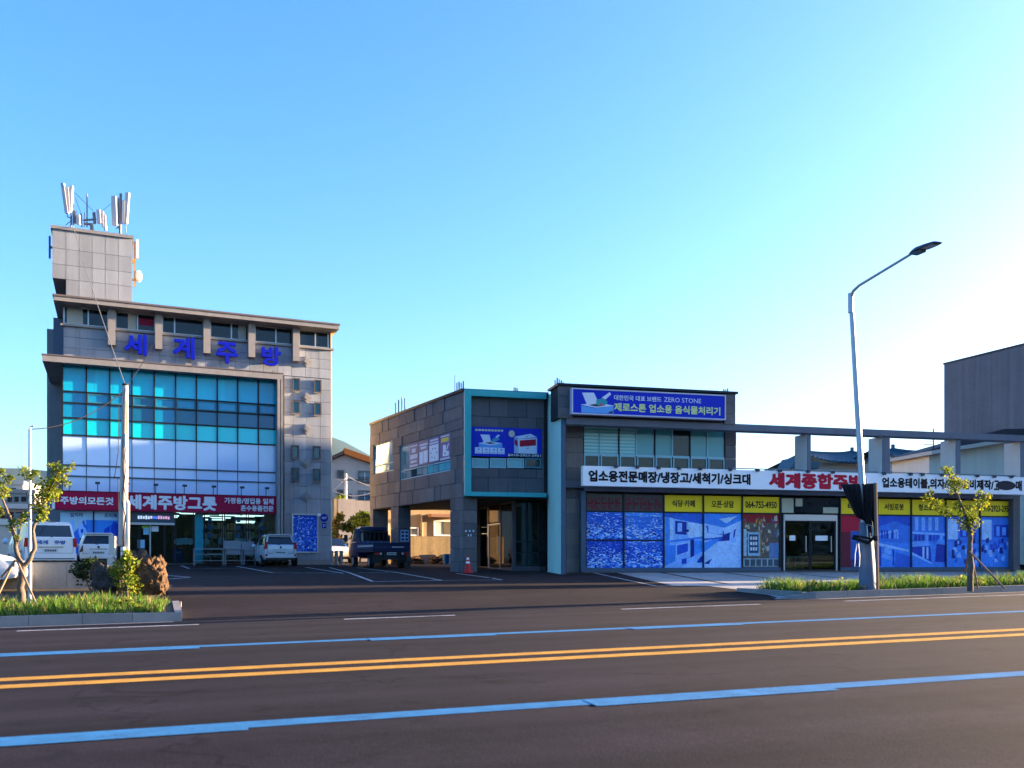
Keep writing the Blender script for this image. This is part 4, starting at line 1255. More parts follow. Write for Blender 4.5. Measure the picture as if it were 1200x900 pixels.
# --- shop front
zh0 = Q.z(730, 579.5, dw)
oneobj('header', PERG, rb, lambda m: m.box(Q.x(682, dw), xe, dw - .3, dw + .1, zh0 + .1, 3.42))
oneobj('shop_frame', BLUEG, rb, lambda m: (m.box(Q.x(680.5, dw - .2), Q.x(686, dw - .2), dw - .25, dw + .1, 0, zh0 + .1), m.box(Q.x(680.5, dw - .2), Q.x(914, dw), dw - .08, dw + .1, -.05, .16)))
oneobj('sill', BLUEG, rb, lambda m: m.box(Q.x(984, dw), Q.x(1187, dw), dw - .08, dw + .1, -.05, .16))
ce = [686.3, 730.7, 777.7, 824, 869.5, 914, 984.2, 1027.8, 1067.5, 1108, 1148, 1187]
cxx = [Q.x(p, dw) for p in ce]
zy0 = Q.z(800, 599.7, dw); zy1 = Q.z(800, 580.5, dw); zp0 = .16
for p in cxx:
    slab('mullion', MULL, rb, p - .03, p + .03, dw - .05, dw + .1, .0, zy1 + .05)
slab('transom', MULL, rb, cxx[0], cxx[5], dw - .04, dw + .09, zy0 - .05, zy0)
slab('transom', MULL, rb, cxx[6], cxx[11], dw - .04, dw + .09, zy0 - .05, zy0)
def kitchenA():
    return [rect(B(.72), 0, 0, 1, 1), (B(.35), [(0, 1), (0, .93), (1, .8), (1, 1)]), (B(.55), [(.02, .4), (.14, .42), (.14, .9), (.02, .94)]), (B(.88), [(.14, .45), (.24, .47), (.24, .9), (.14, .92)]), (B(.1), [(.28, .62), (.58, .6), (.58, .84), (.28, .86)]), (B(.75), [(.34, .66), (.46, .66), (.46, .82), (.34, .82)]),
            (B(.92), [(.62, .55), (1, .58), (1, .80), (.62, .84)]), (B(.45), [(.15, .46), (1, .54), (1, .57), (.15, .5)]), (B(.8), [(.3, .2), (.65, .28), (.65, .48), (.3, .44)]), (B(.3), [(.33, .23), (.62, .3), (.62, .45), (.33, .41)]), (B(.05), [(.68, .18), (.78, .22), (.78, .52), (.68, .52)]), (B(.55), [(.78, .22), (1, .3), (1, .5), (.78, .5)]), (B(.15), [(.82, .08), (1, .1), (1, .22), (.95, .2)]), (B(.5), [(0, .03), (.28, .12), (.3, .42), (0, .4)]), (B(.82), [(.45, .0), (1, 0), (1, .07), (.7, .12)]), (B(.25), [(.45, .06), (.58, .08), (.58, .18), (.45, .16)]), (B(.02), [(.55, .66), (.64, .66), (.64, .7), (.55, .7)])]
def kitchenB():
    return [rect(B(.86), 0, 0, 1, 1), (B(.5), [(0, .96), (0, .82), (.55, .74), (1, .88), (1, 1), (0, 1)]), (B(.92), [(.4, .9), (.9, .96), (.6, .82)]), (B(.35), [(.05, .78), (.5, .72), (.56, .60), (.1, .64)]), (B(.8), [(.12, .64), (.5, .62), (.5, .74), (.12, .8)]), (B(.3), [(.3, .48), (.62, .5), (.62, .58), (.3, .56)]), (B(.1), [(.48, .5), (.68, .5), (.7, .66), (.5, .6)]), (B(.55), [(0, .28), (.4, .5), (.4, .56), (0, .46)]), (B(.12), [(0, .08), (.22, .17), (.12, .06)]), (B(.75), [(.72, .46), (.86, .46), (.86, .56), (.72, .56)]), (B(.35), [(0, .5), (.45, .54), (.45, .56), (0, .54)]), (B(.2), [(.78, .56), (.8, .7), (.88, .72), (.84, .68), (.82, .56)])]
def diner(seed, kind):
    r_ = random.Random(seed)
    o_ = [rect(B(.5), 0, 0, 1, 1), (B(.42), [(0, .5), (1, .46), (1, 1), (0, 1)])]
    if kind == 'bar':
        o_ += [(B(.3), [(0, .78), (.5, .9), (1, .8), (1, 1), (0, 1)]), (B(.75), [(.05, .62), (.6, .7), (.6, .74), (.05, .66)])] + [rect(B(r_.choice((.15, .7, .3))), .1 + .08*i, .56, .15 + .08*i, .72) for i in range(7)]
        o_ += [(B(.8), [(.0, .42), (.95, .30), (.95, .34), (.0, .48)]), (B(.65), [(.1, .2), (.9, .02), (1, .02), (1, .06), (.15, .28)]), (B(.15), [(.05, .02), (.1, .02), (.1, .4), (.05, .4)]), (B(.2), [(.45, .04), (.5, .04), (.5, .34), (.45, .34)]), (B(.7), [(.2, .28), (.4, .24), (.4, .38), (.2, .42)]), (B(.35), [(.5, 0), (1, 0), (1, .2), (.55, .3)])]
    elif kind == 'booth':
        o_ += [rect(B(.7), .1 + .2*i, .72, .2 + .2*i, .98) for i in range(4)] + [(B(.7), [(0, .66), (1, .62), (1, .67), (0, .7)])] + [rect(B(r_.choice((.15, .65, .3))), .08 + .11*i, .52, .16 + .11*i, .64) for i in range(8)]
        o_ += [(B(.65), [(.0, .5), (.5, .52), (.55, .42), (.0, .4)]), (B(.2), [(.0, .4), (.55, .42), (.6, .1), (.3, .2), (0, .3)]), (B(.85), [(.32, .16), (.38, .16), (.38, .4), (.32, .4)]), (B(.85), [(.44, .16), (.5, .16), (.5, .4), (.44, .4)]), (B(.75), [(.0, .24), (.6, .06), (.6, .09), (.0, .3)]), (B(.15), [(.7, .1), (1, .1), (1, .5), (.75, .48)]), (B(.6), [(.72, .46), (1, .44), (1, .54), (.8, .56)])]
    else:
        o_ += [rect(B(.85), .05, .55, .35, .95), rect(B(.2), .42, .6, .9, .85), rect(B(.6), .5, .62, .6, .82), rect(B(.65), .68, .64, .8, .8)]
        for i in range(26):
            x, y = r_.uniform(0, .9), r_.uniform(.05, .5)
            o_.append((B(r_.choice((.05, .1, .75, .3))), [(x, y), (x + r_.uniform(.05, .14), y + r_.uniform(-.02, .02)), (x + .09, y + r_.uniform(.06, .14)), (x, y + r_.uniform(.05, .12))]))
    return o_
def film(i, j, z0, z1, pl, label):
    a, b = cxx[i] + .035, cxx[j] - .035
    p = slab('window_film', SWHITE, rb, a, b, dw, dw + .05, z0, z1)
    p['label'] = label
    printed('print', p, 0, b - a, 0, z1 - z0, -.003, pl, MATS['photo_print'])
    return p
zmid = Q.z(708, 633, dw)
zpt = zy0 - .06
film(0, 1, zmid + .03, zpt, clutter(1, 230, .3, .35), 'blue film with a photograph of crowded shelves, upper left')
film(0, 1, zp0, zmid - .03, clutter(2, 230, .25), 'blue film with a photograph of crowded shelves, lower left')
film(1, 2, zmid + .03, zpt, clutter(3, 210, .4, .55), 'blue film with a photograph of stacked goods, upper right')
film(1, 2, zp0, zmid - .03, clutter(4, 230, .3, .35), 'blue film with a photograph of store aisles, lower right')
slab('transom', MULL, rb, cxx[0] + .03, cxx[2] - .03, dw - .03, dw + .08, zmid - .028, zmid + .028)
film(2, 3, zp0, zpt, kitchenA(), 'blue film with a photograph of a steel kitchen counter')
film(3, 4, zp0, zpt, kitchenB(), 'pale blue film with a photograph of a bright kitchen')
film(7, 8, zp0, zpt, diner(1, 'bar'), 'blue film with a photograph of a bar counter')
film(8, 9, zp0, zpt, diner(2, 'booth'), 'blue film with a photograph of booth seats')
film(9, 10, zp0, zpt, diner(3, 'x'), 'blue film with a photograph of a cafe behind the young tree')
film(10, 11, zp0, zpt, diner(6, 'x'), 'blue film with a photograph of chairs and tables at the right end')
# panel beside the door, red over blue
a, b = cxx[6] + .035, cxx[7] - .035
p = slab('window_film', REDINK, rb, a, b, dw, dw + .05, zp0, zpt)
printed('print', p, 0, b - a, 0, zpt - zp0, -.003, [rect((.42, .006, .04), 0, .68, 1, 1), rect((.12, .01, .03), 0, 0, .28, .68), rect((.012, .09, .40), .28, .15, 1, .70), rect((.02, .16, .55), .28, .50, .9, .515), rect((.01, .03, .15), .28, .0, 1, .15), rect((.6, .6, .62), .55, .9, .8, .97)])
# transom row
for i, tx in ((2, '식당·카페'), (3, '오픈·상담'), (4, '064-755-4950'), (6, '테이블'), (7, '서빙로봇'), (8, '청소로봇'), (9, '주방기기'), (10, '010-2923-2951')):
    a, b = cxx[i] + .035, cxx[i + 1] - .035
    p = slab('yellow_panel', YEL, rb, a, b, dw, dw + .05, zy0, zy1)
    w_ = b - a; h_ = zy1 - zy0
    k = (.2, .8) if '-' not in tx else (.07, .93)
    text('lettering', tx, INK, p, w_ * k[0], w_ * k[1], h_ * .28, h_ * .72, -.004, bold=.03)
for i in (0, 1):
    a, b = cxx[i] + .035, cxx[i + 1] - .035
    p = slab('led_board', M('led_dark', (.03, .028, .034), rough=.3), rb, a, b, dw, dw + .05, zy0, zy1)
    w_ = b - a; h_ = zy1 - zy0
    rr = random.Random(20 + i)
    pl = []
    for k in range(5):
        x = .03 + k * .19
        for j in range(5):
            xx, yy = x + rr.uniform(0, .1), .08 + j * .15
            pl.append(rect((.16, .006, .02), xx, yy, xx + rr.uniform(.03, .08), yy + .12))
        pl.append(rect((.13, .006, .02), x, .1, x + .025, .78)); pl.append(rect((.14, .006, .02), x, .38, x + .16, .5))
    printed('print', p, 0, w_, 0, h_, -.003, pl)
# display window with goods (col 4)
a, b = cxx[4] + .035, cxx[5] - .035
rz_ = random.Random(14)
pl = [rect((.10, .09, .08), 0, 0, 1, 1), rect((.26, .012, .02), 0, .84, 1, 1), rect((.30, .42, .48), .02, .02, .98, .17)]
pl += [rect((.05, .08, .11), .05 + .16 * k, .03, .18 + .16 * k, .155) for k in range(6)]
for k in range(90):
    x_, y_ = rz_.uniform(0, .95), rz_.uniform(.2, .88)
    c_ = rz_.choice(((.5, .30, .06), (.42, .36, .22), (.20, .12, .08), (.05, .10, .26), (.5, .46, .36), (.30, .03, .03), (.03, .05, .07), (.16, .22, .22)))
    pl.append((c_, [(x_, y_), (x_ + rz_.uniform(.02, .10), y_ + rz_.uniform(-.01, .01)), (x_ + rz_.uniform(.02, .08), y_ + rz_.uniform(.03, .12)), (x_, y_ + rz_.uniform(.03, .10))]))
pl += [rect((.10, .20, .40), .72, .18, .98, .46), rect((.28, .20, .10), .44, .2, .5, .7), rect((.32, .50, .62), .02, .22, .1, .72), rect((.25, .45, .6), .14, .22, .46, .66), rect((.02, .06, .13), .17, .27, .43, .62)]
pl += [rect((.6, .66, .72), .20 + .07 * i, .32 + .1 * j, .25 + .07 * i, .38 + .1 * j) for i in range(3) for j in range(3)]
pl += [rect((.5, .4, .35), rz_.uniform(0, .95), rz_.uniform(.86, .97), 0, 0) for k in range(0)]
p = slab('window_film', SWHITE, rb, a, b, dw, dw + .05, .16, zpt)
p['label'] = 'display pane with red valance, menu board and mixed goods'
printed('print', p, 0, b - a, 0, zpt - .16, -.003, pl, MATS['photo_print'])
slab('red_valance', M('valance_red', (.25, .01, .02), rough=.6, noise=(6, .2)), rb, a, b, dw + .2, dw + .22, zpt - .45, zpt)
# upper glazing over the door and the door
a, b = cxx[5] + .035, cxx[6] - .035
p = slab('transom_glass', DARKGL, rb, a, b, dw, dw + .04, zy0, zy1)
slab('pale_sheet', M('paper_cream', (.45, .47, .36), rough=.6), p, .05, .62, -.006, -.003, .02, zy1 - zy0 - .04)
slab('pale_sheet', MATS['paper_cream'], p, .72, 1.05, -.006, -.003, .3, zy1 - zy0 - .04)
slab('pale_sheet', MATS['paper_cream'], p, b - a - .8, b - a - .06, -.006, -.003, .02, .28)
oneobj('door_box', ALU, rb, lambda m: (m.box(a + .12, b - .16, dw - .1, dw + .1, zy0 - .32, zy0 - .06), m.box(a + .1, a + .16, dw - .08, dw + .08, .02, zy0 - .06), m.box(b - .2, b - .14, dw - .08, dw + .08, .02, zy0 - .06)))
oneobj('door_sidelight', BLACK, rb, lambda m: (m.box(a, a + .1, dw, dw + .05, .02, zy0 - .06), m.box(b - .14, b, dw, dw + .05, .02, zy0 - .06)))
dmid = (a + b) / 2
for e, f_ in ((a + .17, dmid - .01), (dmid + .01, b - .21)):
    d_ = pane_clear('shop_door', e, f_, .03, zy0 - .33, dw, rb)
    oneobj('push_bar', ALU, d_, lambda m: m.box((f_ - e) * .8, (f_ - e) * .8 + .03, -.08, -.03, .8, 1.5))
    slab('door_notice', WHITE, d_, (f_ - e) * .2, (f_ - e) * .2 + (.28 if e < dmid - .3 else .6), -.012, -.004, 1.3, 1.52)
# goods inside near the glass
rgk = random.Random(9)
PROP = [M('prop_%d' % k, c, rough=.5) for k, c in enumerate(((.25, .4, .5), (.5, .35, .12), (.35, .3, .25), (.08, .16, .4), (.5, .5, .48), (.30, .05, .04)))]
ins = thing('display_case', 'glass fronted counter inside the shop door', 'counter', Q.world(dmid - .9, dw + 1.6, .03), Q.a)
oneobj('counter', M('counter_brown', (.10, .05, .035), rough=.6), ins, lambda m: m.box(0, 1.9, 0, .6, 0, .55))
oneobj('trim', ALU, ins, lambda m: [m.box(.38 * k, .38 * k + .03, -.03, -.002, 0, .6) for k in range(6)] + [m.box(0, 1.93, -.03, .6, .56, .6)])

# --- pergola columns, railing
for k, (p0, pm_, p1) in enumerate(((936, 946, 950.3), (1023.7, 1034, 1043), (1109, 1120, 1125.6), (1189, 1196, 1203))):
    xa_ = Q.x(p1, .0); w_ = .16 + .12 * (k > 0)
    x1 = Q.x(p1, .05); x0_ = Q.x(pm_, .05)
    dep = .95
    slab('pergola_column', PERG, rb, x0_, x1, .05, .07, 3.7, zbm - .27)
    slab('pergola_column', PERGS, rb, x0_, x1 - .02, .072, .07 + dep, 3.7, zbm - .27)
for k in range(4):
    z = 3.72 + .16 + k * .15
    oneobj('rail', M('rail_dark', (.22, .26, .27), rough=.5), rb, lambda m: m.tube([(xr + .03, .35, z), (xe + .5, .35, z)], .024, 6))
for p in (900, 992, 1080, 1163):
    x = Q.x(p, .35)
    oneobj('rail_post', ALU, rb, lambda m: m.tube([(x, .38, 3.7), (x, .38, 4.36)], .022, 6))
oneobj('end_pillar', STONE[0], rb, lambda m: m.box(Q.x(1187.5, dw - .3), xe + .3, dw - .3, dw + .2, 0, 3.42))
oneobj('wall_hook', ALU, rb, lambda m: (m.box(xr, xr + .35, .9, .94, ZR - .95, ZR - .91), m.box(xr, xr + .25, .9, .94, ZR - 1.25, ZR - 1.21)))

# --- lobby under the box
dl = 3.1
lp = Q.x(602, dl)
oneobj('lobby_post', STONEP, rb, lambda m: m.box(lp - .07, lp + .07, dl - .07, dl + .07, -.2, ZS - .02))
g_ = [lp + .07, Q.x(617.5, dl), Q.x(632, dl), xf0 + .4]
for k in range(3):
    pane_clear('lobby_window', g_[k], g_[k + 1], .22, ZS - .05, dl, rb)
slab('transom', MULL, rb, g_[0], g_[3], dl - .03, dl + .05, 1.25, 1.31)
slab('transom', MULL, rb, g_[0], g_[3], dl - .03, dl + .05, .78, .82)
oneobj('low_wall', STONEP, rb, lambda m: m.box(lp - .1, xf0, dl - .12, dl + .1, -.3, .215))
# leg going back to the left
bx_, by_ = Q.local(*[c * 43.8 / 1 for c in ((563 - 600) / FPX, 1)])
ang = math.atan2(by_ - dl, bx_ - lp)
leg = link('lobby_side', None, rb); leg.location = (lp, dl, 0); leg.rotation_euler = (0, 0, ang - math.pi)
ln = math.hypot(bx_ - lp, by_ - dl)
# its local x runs from far (-ln) to the post (0)
for k, (a, b) in enumerate(((-ln, -ln * .72), (-ln * .72, -ln * .36), (-ln * .36, -.08))):
    z1 = ZS - .05
    if k == 1:
        p = slab('lobby_door', CLEARD, leg, a, b, .0, .012, .06, 2.15)
        frame_rect('frame', ALU, p, 0, b - a, 0, 2.09, -.03, .03, .06)
        oneobj('push_bar', ALU, p, lambda m: m.box(b - a - .3, b - a - .26, -.08, -.03, .7, 1.5))
        p = slab('lobby_window', CLEARD, leg, a, b, .0, .012, 2.2, z1)
    else:
        p = slab('lobby_window', CLEARD, leg, a, b, .0, .012, .12, z1)
        frame_rect('frame', MULL, p, 0, b - a, 0, z1 - .12, -.03, .03, .05)
oneobj('low_wall', STONEP, leg, lambda m: m.box(-ln, -.08, -.08, .06, -.3, .115))
# rear wall of the lobby with dark door
wl0 = Q.local((550.5 - 600) / FPX * 44.2, 44.2); wl1 = Q.local((563 - 600) / FPX * 44.2, 44.2)
def backwall(m):
    m.box(wl0[0] - .1, wl1[0] + .2, wl0[1], wl0[1] + .2, 2.1, ZS - .02)
    m.box(wl1[0] - .12, wl1[0] + .2, wl0[1], wl0[1] + .2, -.2, 2.1)
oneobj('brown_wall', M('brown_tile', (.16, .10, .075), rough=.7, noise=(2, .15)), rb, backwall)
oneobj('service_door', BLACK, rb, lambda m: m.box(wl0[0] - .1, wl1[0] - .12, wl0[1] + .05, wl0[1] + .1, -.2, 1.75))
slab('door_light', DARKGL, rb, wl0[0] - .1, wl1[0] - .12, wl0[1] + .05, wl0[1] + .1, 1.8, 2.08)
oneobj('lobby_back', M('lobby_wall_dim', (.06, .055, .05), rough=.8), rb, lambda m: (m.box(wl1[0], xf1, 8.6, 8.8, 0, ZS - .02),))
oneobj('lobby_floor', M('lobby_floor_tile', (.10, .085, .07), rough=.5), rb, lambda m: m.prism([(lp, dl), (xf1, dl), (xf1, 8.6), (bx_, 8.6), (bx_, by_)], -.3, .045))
# roof odds and ends: bundled reinforcement bars and pipes
def stub_bundle(px_, py_, Yd, hs, label, sp=.12, white=True):
    u = (px_ - 600) / FPX
    pos = (u * Yd, Yd, EYE + (HOR - py_) / FPX * Yd)
    t = thing('roof_pipes', label, 'pipes', pos, Q.a)
    for k, h in enumerate(hs):
        oneobj('pipe', M('pipe_pale', (.55, .52, .52), rough=.5) if k % 2 == 0 else M('pipe_dark', (.12, .12, .14), rough=.5), t, lambda m: m.tube([(k * sp, 0, -.25), (k * sp, 0, h)], .03, 6))
stub_bundle(463.5, 488, 43.5, (.65, .8, .95, .9), 'short pale pipes standing on the roof above the side wall', .15)
stub_bundle(535.5, 457, 37.5, (.3, .35, .3, .38), 'short stubs and pipes on the front left roof corner', .09)
stub_bundle(602.5, 461, 38.5, (.25, .25, .22), 'three small pipe stubs on the green frame roof', .08)
stub_bundle(650.5, 455.5, 37.0, (.35, .45, .4, .35, .28), 'cluster of pipe stubs beside the green fin top', .09)
stub_bundle(846, 461.5, 38.4, (.12, .2, .2, .24), 'tiny stubs on the right roof corner', .09)
ae = thing('roof_aerial', 'thin single aerial rod on the dark stone roof corner', 'aerial', ((533 - 600) / FPX * 37.3, 37.3, Q.o[2] + ZR), 0)
oneobj('rod', BLACK, ae, lambda m: m.tube([(0, 0, -.1), (0, 0, .75)], .014, 5))
oneobj('foot', MULL, ae, lambda m: m.box(-.06, .06, -.06, .06, -.05, .03))
# ------------------------------------------------------------------ vehicles
CARW = M('car_white', (0.74, 0.74, 0.74), rough=0.28, coat=0.6, noise=(.8, .02))
CARS = M('car_silver', (0.50, 0.55, 0.60), rough=0.3, metal=0.15, coat=0.5)
CARN = M('truck_navy', (0.006, 0.012, 0.05), rough=0.4, coat=0.25)
CARG = M('car_glass', (0.006, 0.008, 0.012), rough=0.03, spec=0.8)
TYRE = M('tyre_rubber', (0.012, 0.012, 0.012), rough=0.85)
RIM = M('wheel_rim', (0.35, 0.36, 0.37), rough=0.35, metal=0.7)
TAIL = M('tail_lamp_red', (0.40, 0.006, 0.008), rough=0.2, coat=0.5)
TAILD = M('tail_lamp_dark', (0.08, 0.02, 0.03), rough=0.2, coat=0.5)
PLATEM = M('number_plate', (0.55, 0.58, 0.58), rough=0.4)
BUMP = M('bumper_dark', (0.03, 0.03, 0.033), rough=0.6)
CHR = M('chrome_trim', (0.6, 0.6, 0.6), rough=0.2, metal=0.9)

def car_shell(car, stations, paint, shear0, shear1, side_glass, top_glass, cap0_glass=True, cap1_glass=False):
    """stations: (y, zb, zbelt, zshoulder, zroof, half width, half roof width).
    rows per side: sill, lower, mid, belt, window foot, window head, roof rail, roof centre."""
    NI = len(stations)
    def ring(i):
        y, zb, zm, zt, zr, w, wr = stations[i]
        rows_ = [(w * .93, zb), (w * .995, zb + (zm - zb) * .28), (w, zb + (zm - zb) * .62), (w * .985, zm), (w * .955, zm + .03 * (zr > zm + .1)), (wr, zt), (wr * .86, zr - .015), (0, zr)]
        sh = shear0 if i == 0 else shear1 if i == NI - 1 else [0] * 8
        return [(x, y + s, z) for (x, z), s in zip(rows_, sh)]
    rings = [ring(i) for i in range(NI)]
    parts = {}
    def put(part, pts):
        parts.setdefault(part, MB()).face(pts)
    def mir(p): return (-p[0], p[1], p[2])
    for i in range(NI - 1):
        for j in range(7):
            a, b, c, d = rings[i][j], rings[i + 1][j], rings[i + 1][j + 1], rings[i][j + 1]
            part = 'body'
            if j == 4 and i in side_glass: part = 'side_window'
            if j in (5, 6) and i in top_glass: part = top_glass[i]
            if part == 'side_window':
                put('side_window_r', [a, b, c, d]); put('side_window_l', [mir(q) for q in (d, c, b, a)])
            else:
                put(part, [a, b, c, d]); put(part, [mir(q) for q in (d, c, b, a)])
    for i, flip in ((0, False), (NI - 1, True)):
        rg_ = rings[i]
        gl = cap0_glass if i == 0 else cap1_glass
        for j in range(7):
            p = [mir(rg_[j]), rg_[j], rg_[j + 1], mir(rg_[j + 1])]
            if j == 6: p = p[:3]
            if flip: p = p[::-1]
            if gl and j == 4:
                q = [Vector(v) for v in p]
                cen = sum(q, Vector()) / 4
                inn = [cen + (v - cen) * .90 for v in q]
                for k in range(4):
                    put('body', [q[k], q[(k + 1) % 4], inn[(k + 1) % 4], inn[k]])
                put('rear_window' if i == 0 else 'windscreen', inn)
            else:
                put('body', p)
    put_floor = [r[0] for r in rings]
    for i in range(NI - 1):
        a, b = rings[i][0], rings[i + 1][0]
        put('body', [mir(a), mir(b), b, a][::-1])
    objs = {}
    for k, mb in parts.items():
        nm = 'side_window' if k.startswith('side_window') else k
        me = mb.mesh(nm, paint if k == 'body' else CARG)
        bm = bmesh.new(); bm.from_mesh(me)
        bmesh.ops.remove_doubles(bm, verts=bm.verts, dist=1e-4)
        bmesh.ops.recalc_face_normals(bm, faces=bm.faces[:])
        if k == 'body':
            pass
        bm.to_mesh(me); bm.free()
        me.polygons.foreach_set('use_smooth', [True] * len(me.polygons))
        me.set_sharp_from_angle(angle=R(32))
        o = link(nm, me, car)
        objs[k] = o
    return rings

def wheel(car, x, y, r=.29, w=.19):
    s = 1 if x > 0 else -1
    h = link('wheel', None, car, (x, y, r))
    m = MB(); m.tube([(-w / 2, 0, 0), (-w / 2 + .03, 0, 0), (w / 2 - .03, 0, 0), (w / 2, 0, 0)], [r * .9, r, r, r * .9], 20)
    m.build('tyre', TYRE, h, 40)
    m = MB(); m.tube([(s * (w / 2 - .02), 0, 0), (s * (w / 2 + .006), 0, 0)], [r * .62, r * .58], 14)
    m.build('rim', RIM, h, 40)

def bx(nm, mat, par, *a, **k):
    return oneobj(nm, mat, par, lambda m: m.box(*a), **k)

def plate(car, y, z, w=.5, h=.12, x=0, face=-1):
    p = bx('number_plate', PLATEM, car, x - w / 2, x + w / 2, y - .012, y, z - h / 2, z + h / 2)
    m = MB()
    for k in range(7):
        m.box(x - w / 2 + .045 + k * .06, x - w / 2 + .085 + k * .06, y - .015, y - .0125, z - h * .28, z + h * .28)
    m.build('plate_mark', BUMP, p)

def hatchback(label, paint, loc, rotz, lamp='tall', Wd=1.6, H=1.5, Ln=3.6):
    c = thing('hatchback_car', label, 'car', loc, rotz)
    w = Wd / 2
    st_ = [(0.0, .34, .98, H - .10, H, w * .90, w * .70), (.55, .30, .98, H - .08, H + .01, w, w * .78), (1.35, .24, .97, H - .07, H + .02, w, w * .80), (2.0, .24, .95, H - .09, H, w, w * .78),
           (2.75, .26, .92, .99, 1.02, w, w * .74), (3.2, .28, .86, .90, .92, w * .96, w * .70), (Ln, .34, .62, .66, .68, w * .80, w * .60)]
    sh0 = [.10, .02, .0, .03, .06, .34, .37, .40]
    sh1 = [-.05, 0, 0, -.05, -.06, -.08, -.1, -.1]
    car_shell(c, st_, paint, sh0, sh1, (0, 1, 2), {3: 'windscreen'})
    for x in (-w + .06, w - .06):
        for y in (.62, 2.9): wheel(c, x, y, .28)
    bx('bumper', BUMP, c, -w * .8, w * .8, .0, .12, .30, .40)
    bx('bumper_lip', paint, c, -w * .9, w * .9, -.035, .06, .42, .60)
    for s in (-1, 1):
        if lamp == 'tall':
            m = MB(); m.prism_y([(s * w * .86 - .07, .80), (s * w * .86 + .07, .84), (s * w * .80 + .06, 1.16), (s * w * .80 - .05, 1.14)], -.01, .25)
            m.build('tail_lamp', TAIL, c)
            bx('reflector', TAIL, c, s * w * .82 - .05, s * w * .82 + .05, -.045, -.0355, .48, .58)
        else:
            m = MB(); m.prism_y([(s * w * .82 - .09, .66), (s * w * .84 + .07, .72), (s * w * .80 + .05, .98), (s * w * .72 - .06, .95)], -.012, .25)
            m.build('tail_lamp', TAILD, c)
        m = MB(); m.ball((s * (w + .1), 2.25, 1.0), (.1, .06, .08), 8, 6); m.build('mirror', paint, c, 60)
    m = MB()
    m.prism_y([(-.36, .56), (.36, .56), (.30, .78), (-.30, .78)], -.012, .04)
    m.build('plate_recess', paint, c)
    plate(c, -.014 if lamp == 'tall' else -.014, .66)
    bx('garnish', CHR if lamp != 'tall' else paint, c, -.34, .34, -.02, .02, .80, .835)
    m = MB(); m.tube([(0, .02, .90), (0, -.01, .90)], .05, 12); m.build('badge', BUMP, c)
    m = MB(); m.tube([(.0, .055, 1.0), (-.3, .09, 1.07)], .012, 5); m.build('wiper', BUMP, c)
    m = MB()
    for s in (-1, 1):
        m.box(*sorted((s * w * .74, s * w * .74 + s * .012)), -.004, .03, .62, .96)
    m.box(-w * .74, w * .74, -.004, .03, .612, .624)
    m.build('tailgate_seam', BUMP, c)
    m = MB()
    for s in (-1, 1):
        for y in (1.32, 2.18): m.box(*sorted((s * (w - .01), s * (w + .003))), y, y + .012, .36, .95)
    m.build('door_seam', BUMP, c)
    for s in (-1, 1):
        bx('window_pillar', BUMP, c, *sorted((s * w * .955, s * w * .82)), 1.30, 1.36, .98, 1.30)
    bx('exhaust', CHR, c, w * .45, w * .55, -.02, .2, .27, .31)
    bx('spoiler', paint, c, -w * .66, w * .66, .24, .46, H - .03, H + .015)
    for s in (-1, 1):
        bx('door_handle', CHR, c, *sorted((s * (w + .012), s * (w - .02))), 1.45, 1.62, .86, .89)
        m = MB(); m.prism_y([(s * w * .72 - .12, .62), (s * w * .72 + .1, .64), (s * w * .74 + .06, .80), (s * w * .6, .78)], Ln - .25, Ln - .02); m.build('headlamp', PLATEM, c)
    return c

def place(px_, Y, dz=0.0):
    X = (px_ - 600.0) / FPX * Y
    return (X, Y, G(X, Y) + .01 + dz)

hatchback('silver grey small hatchback parked in front of the glazed shop window', CARS, place(329, 42.0), L.a)
hatchback('white small hatchback parked beside the white van', CARW, place(115.5, 38.5), L.a, 'round')
hatchback('white small car at the left edge beside the tree stakes', CARW, (-17.0, 24.1, G(-15.5, 24.5) + .02), R(-76), 'round')

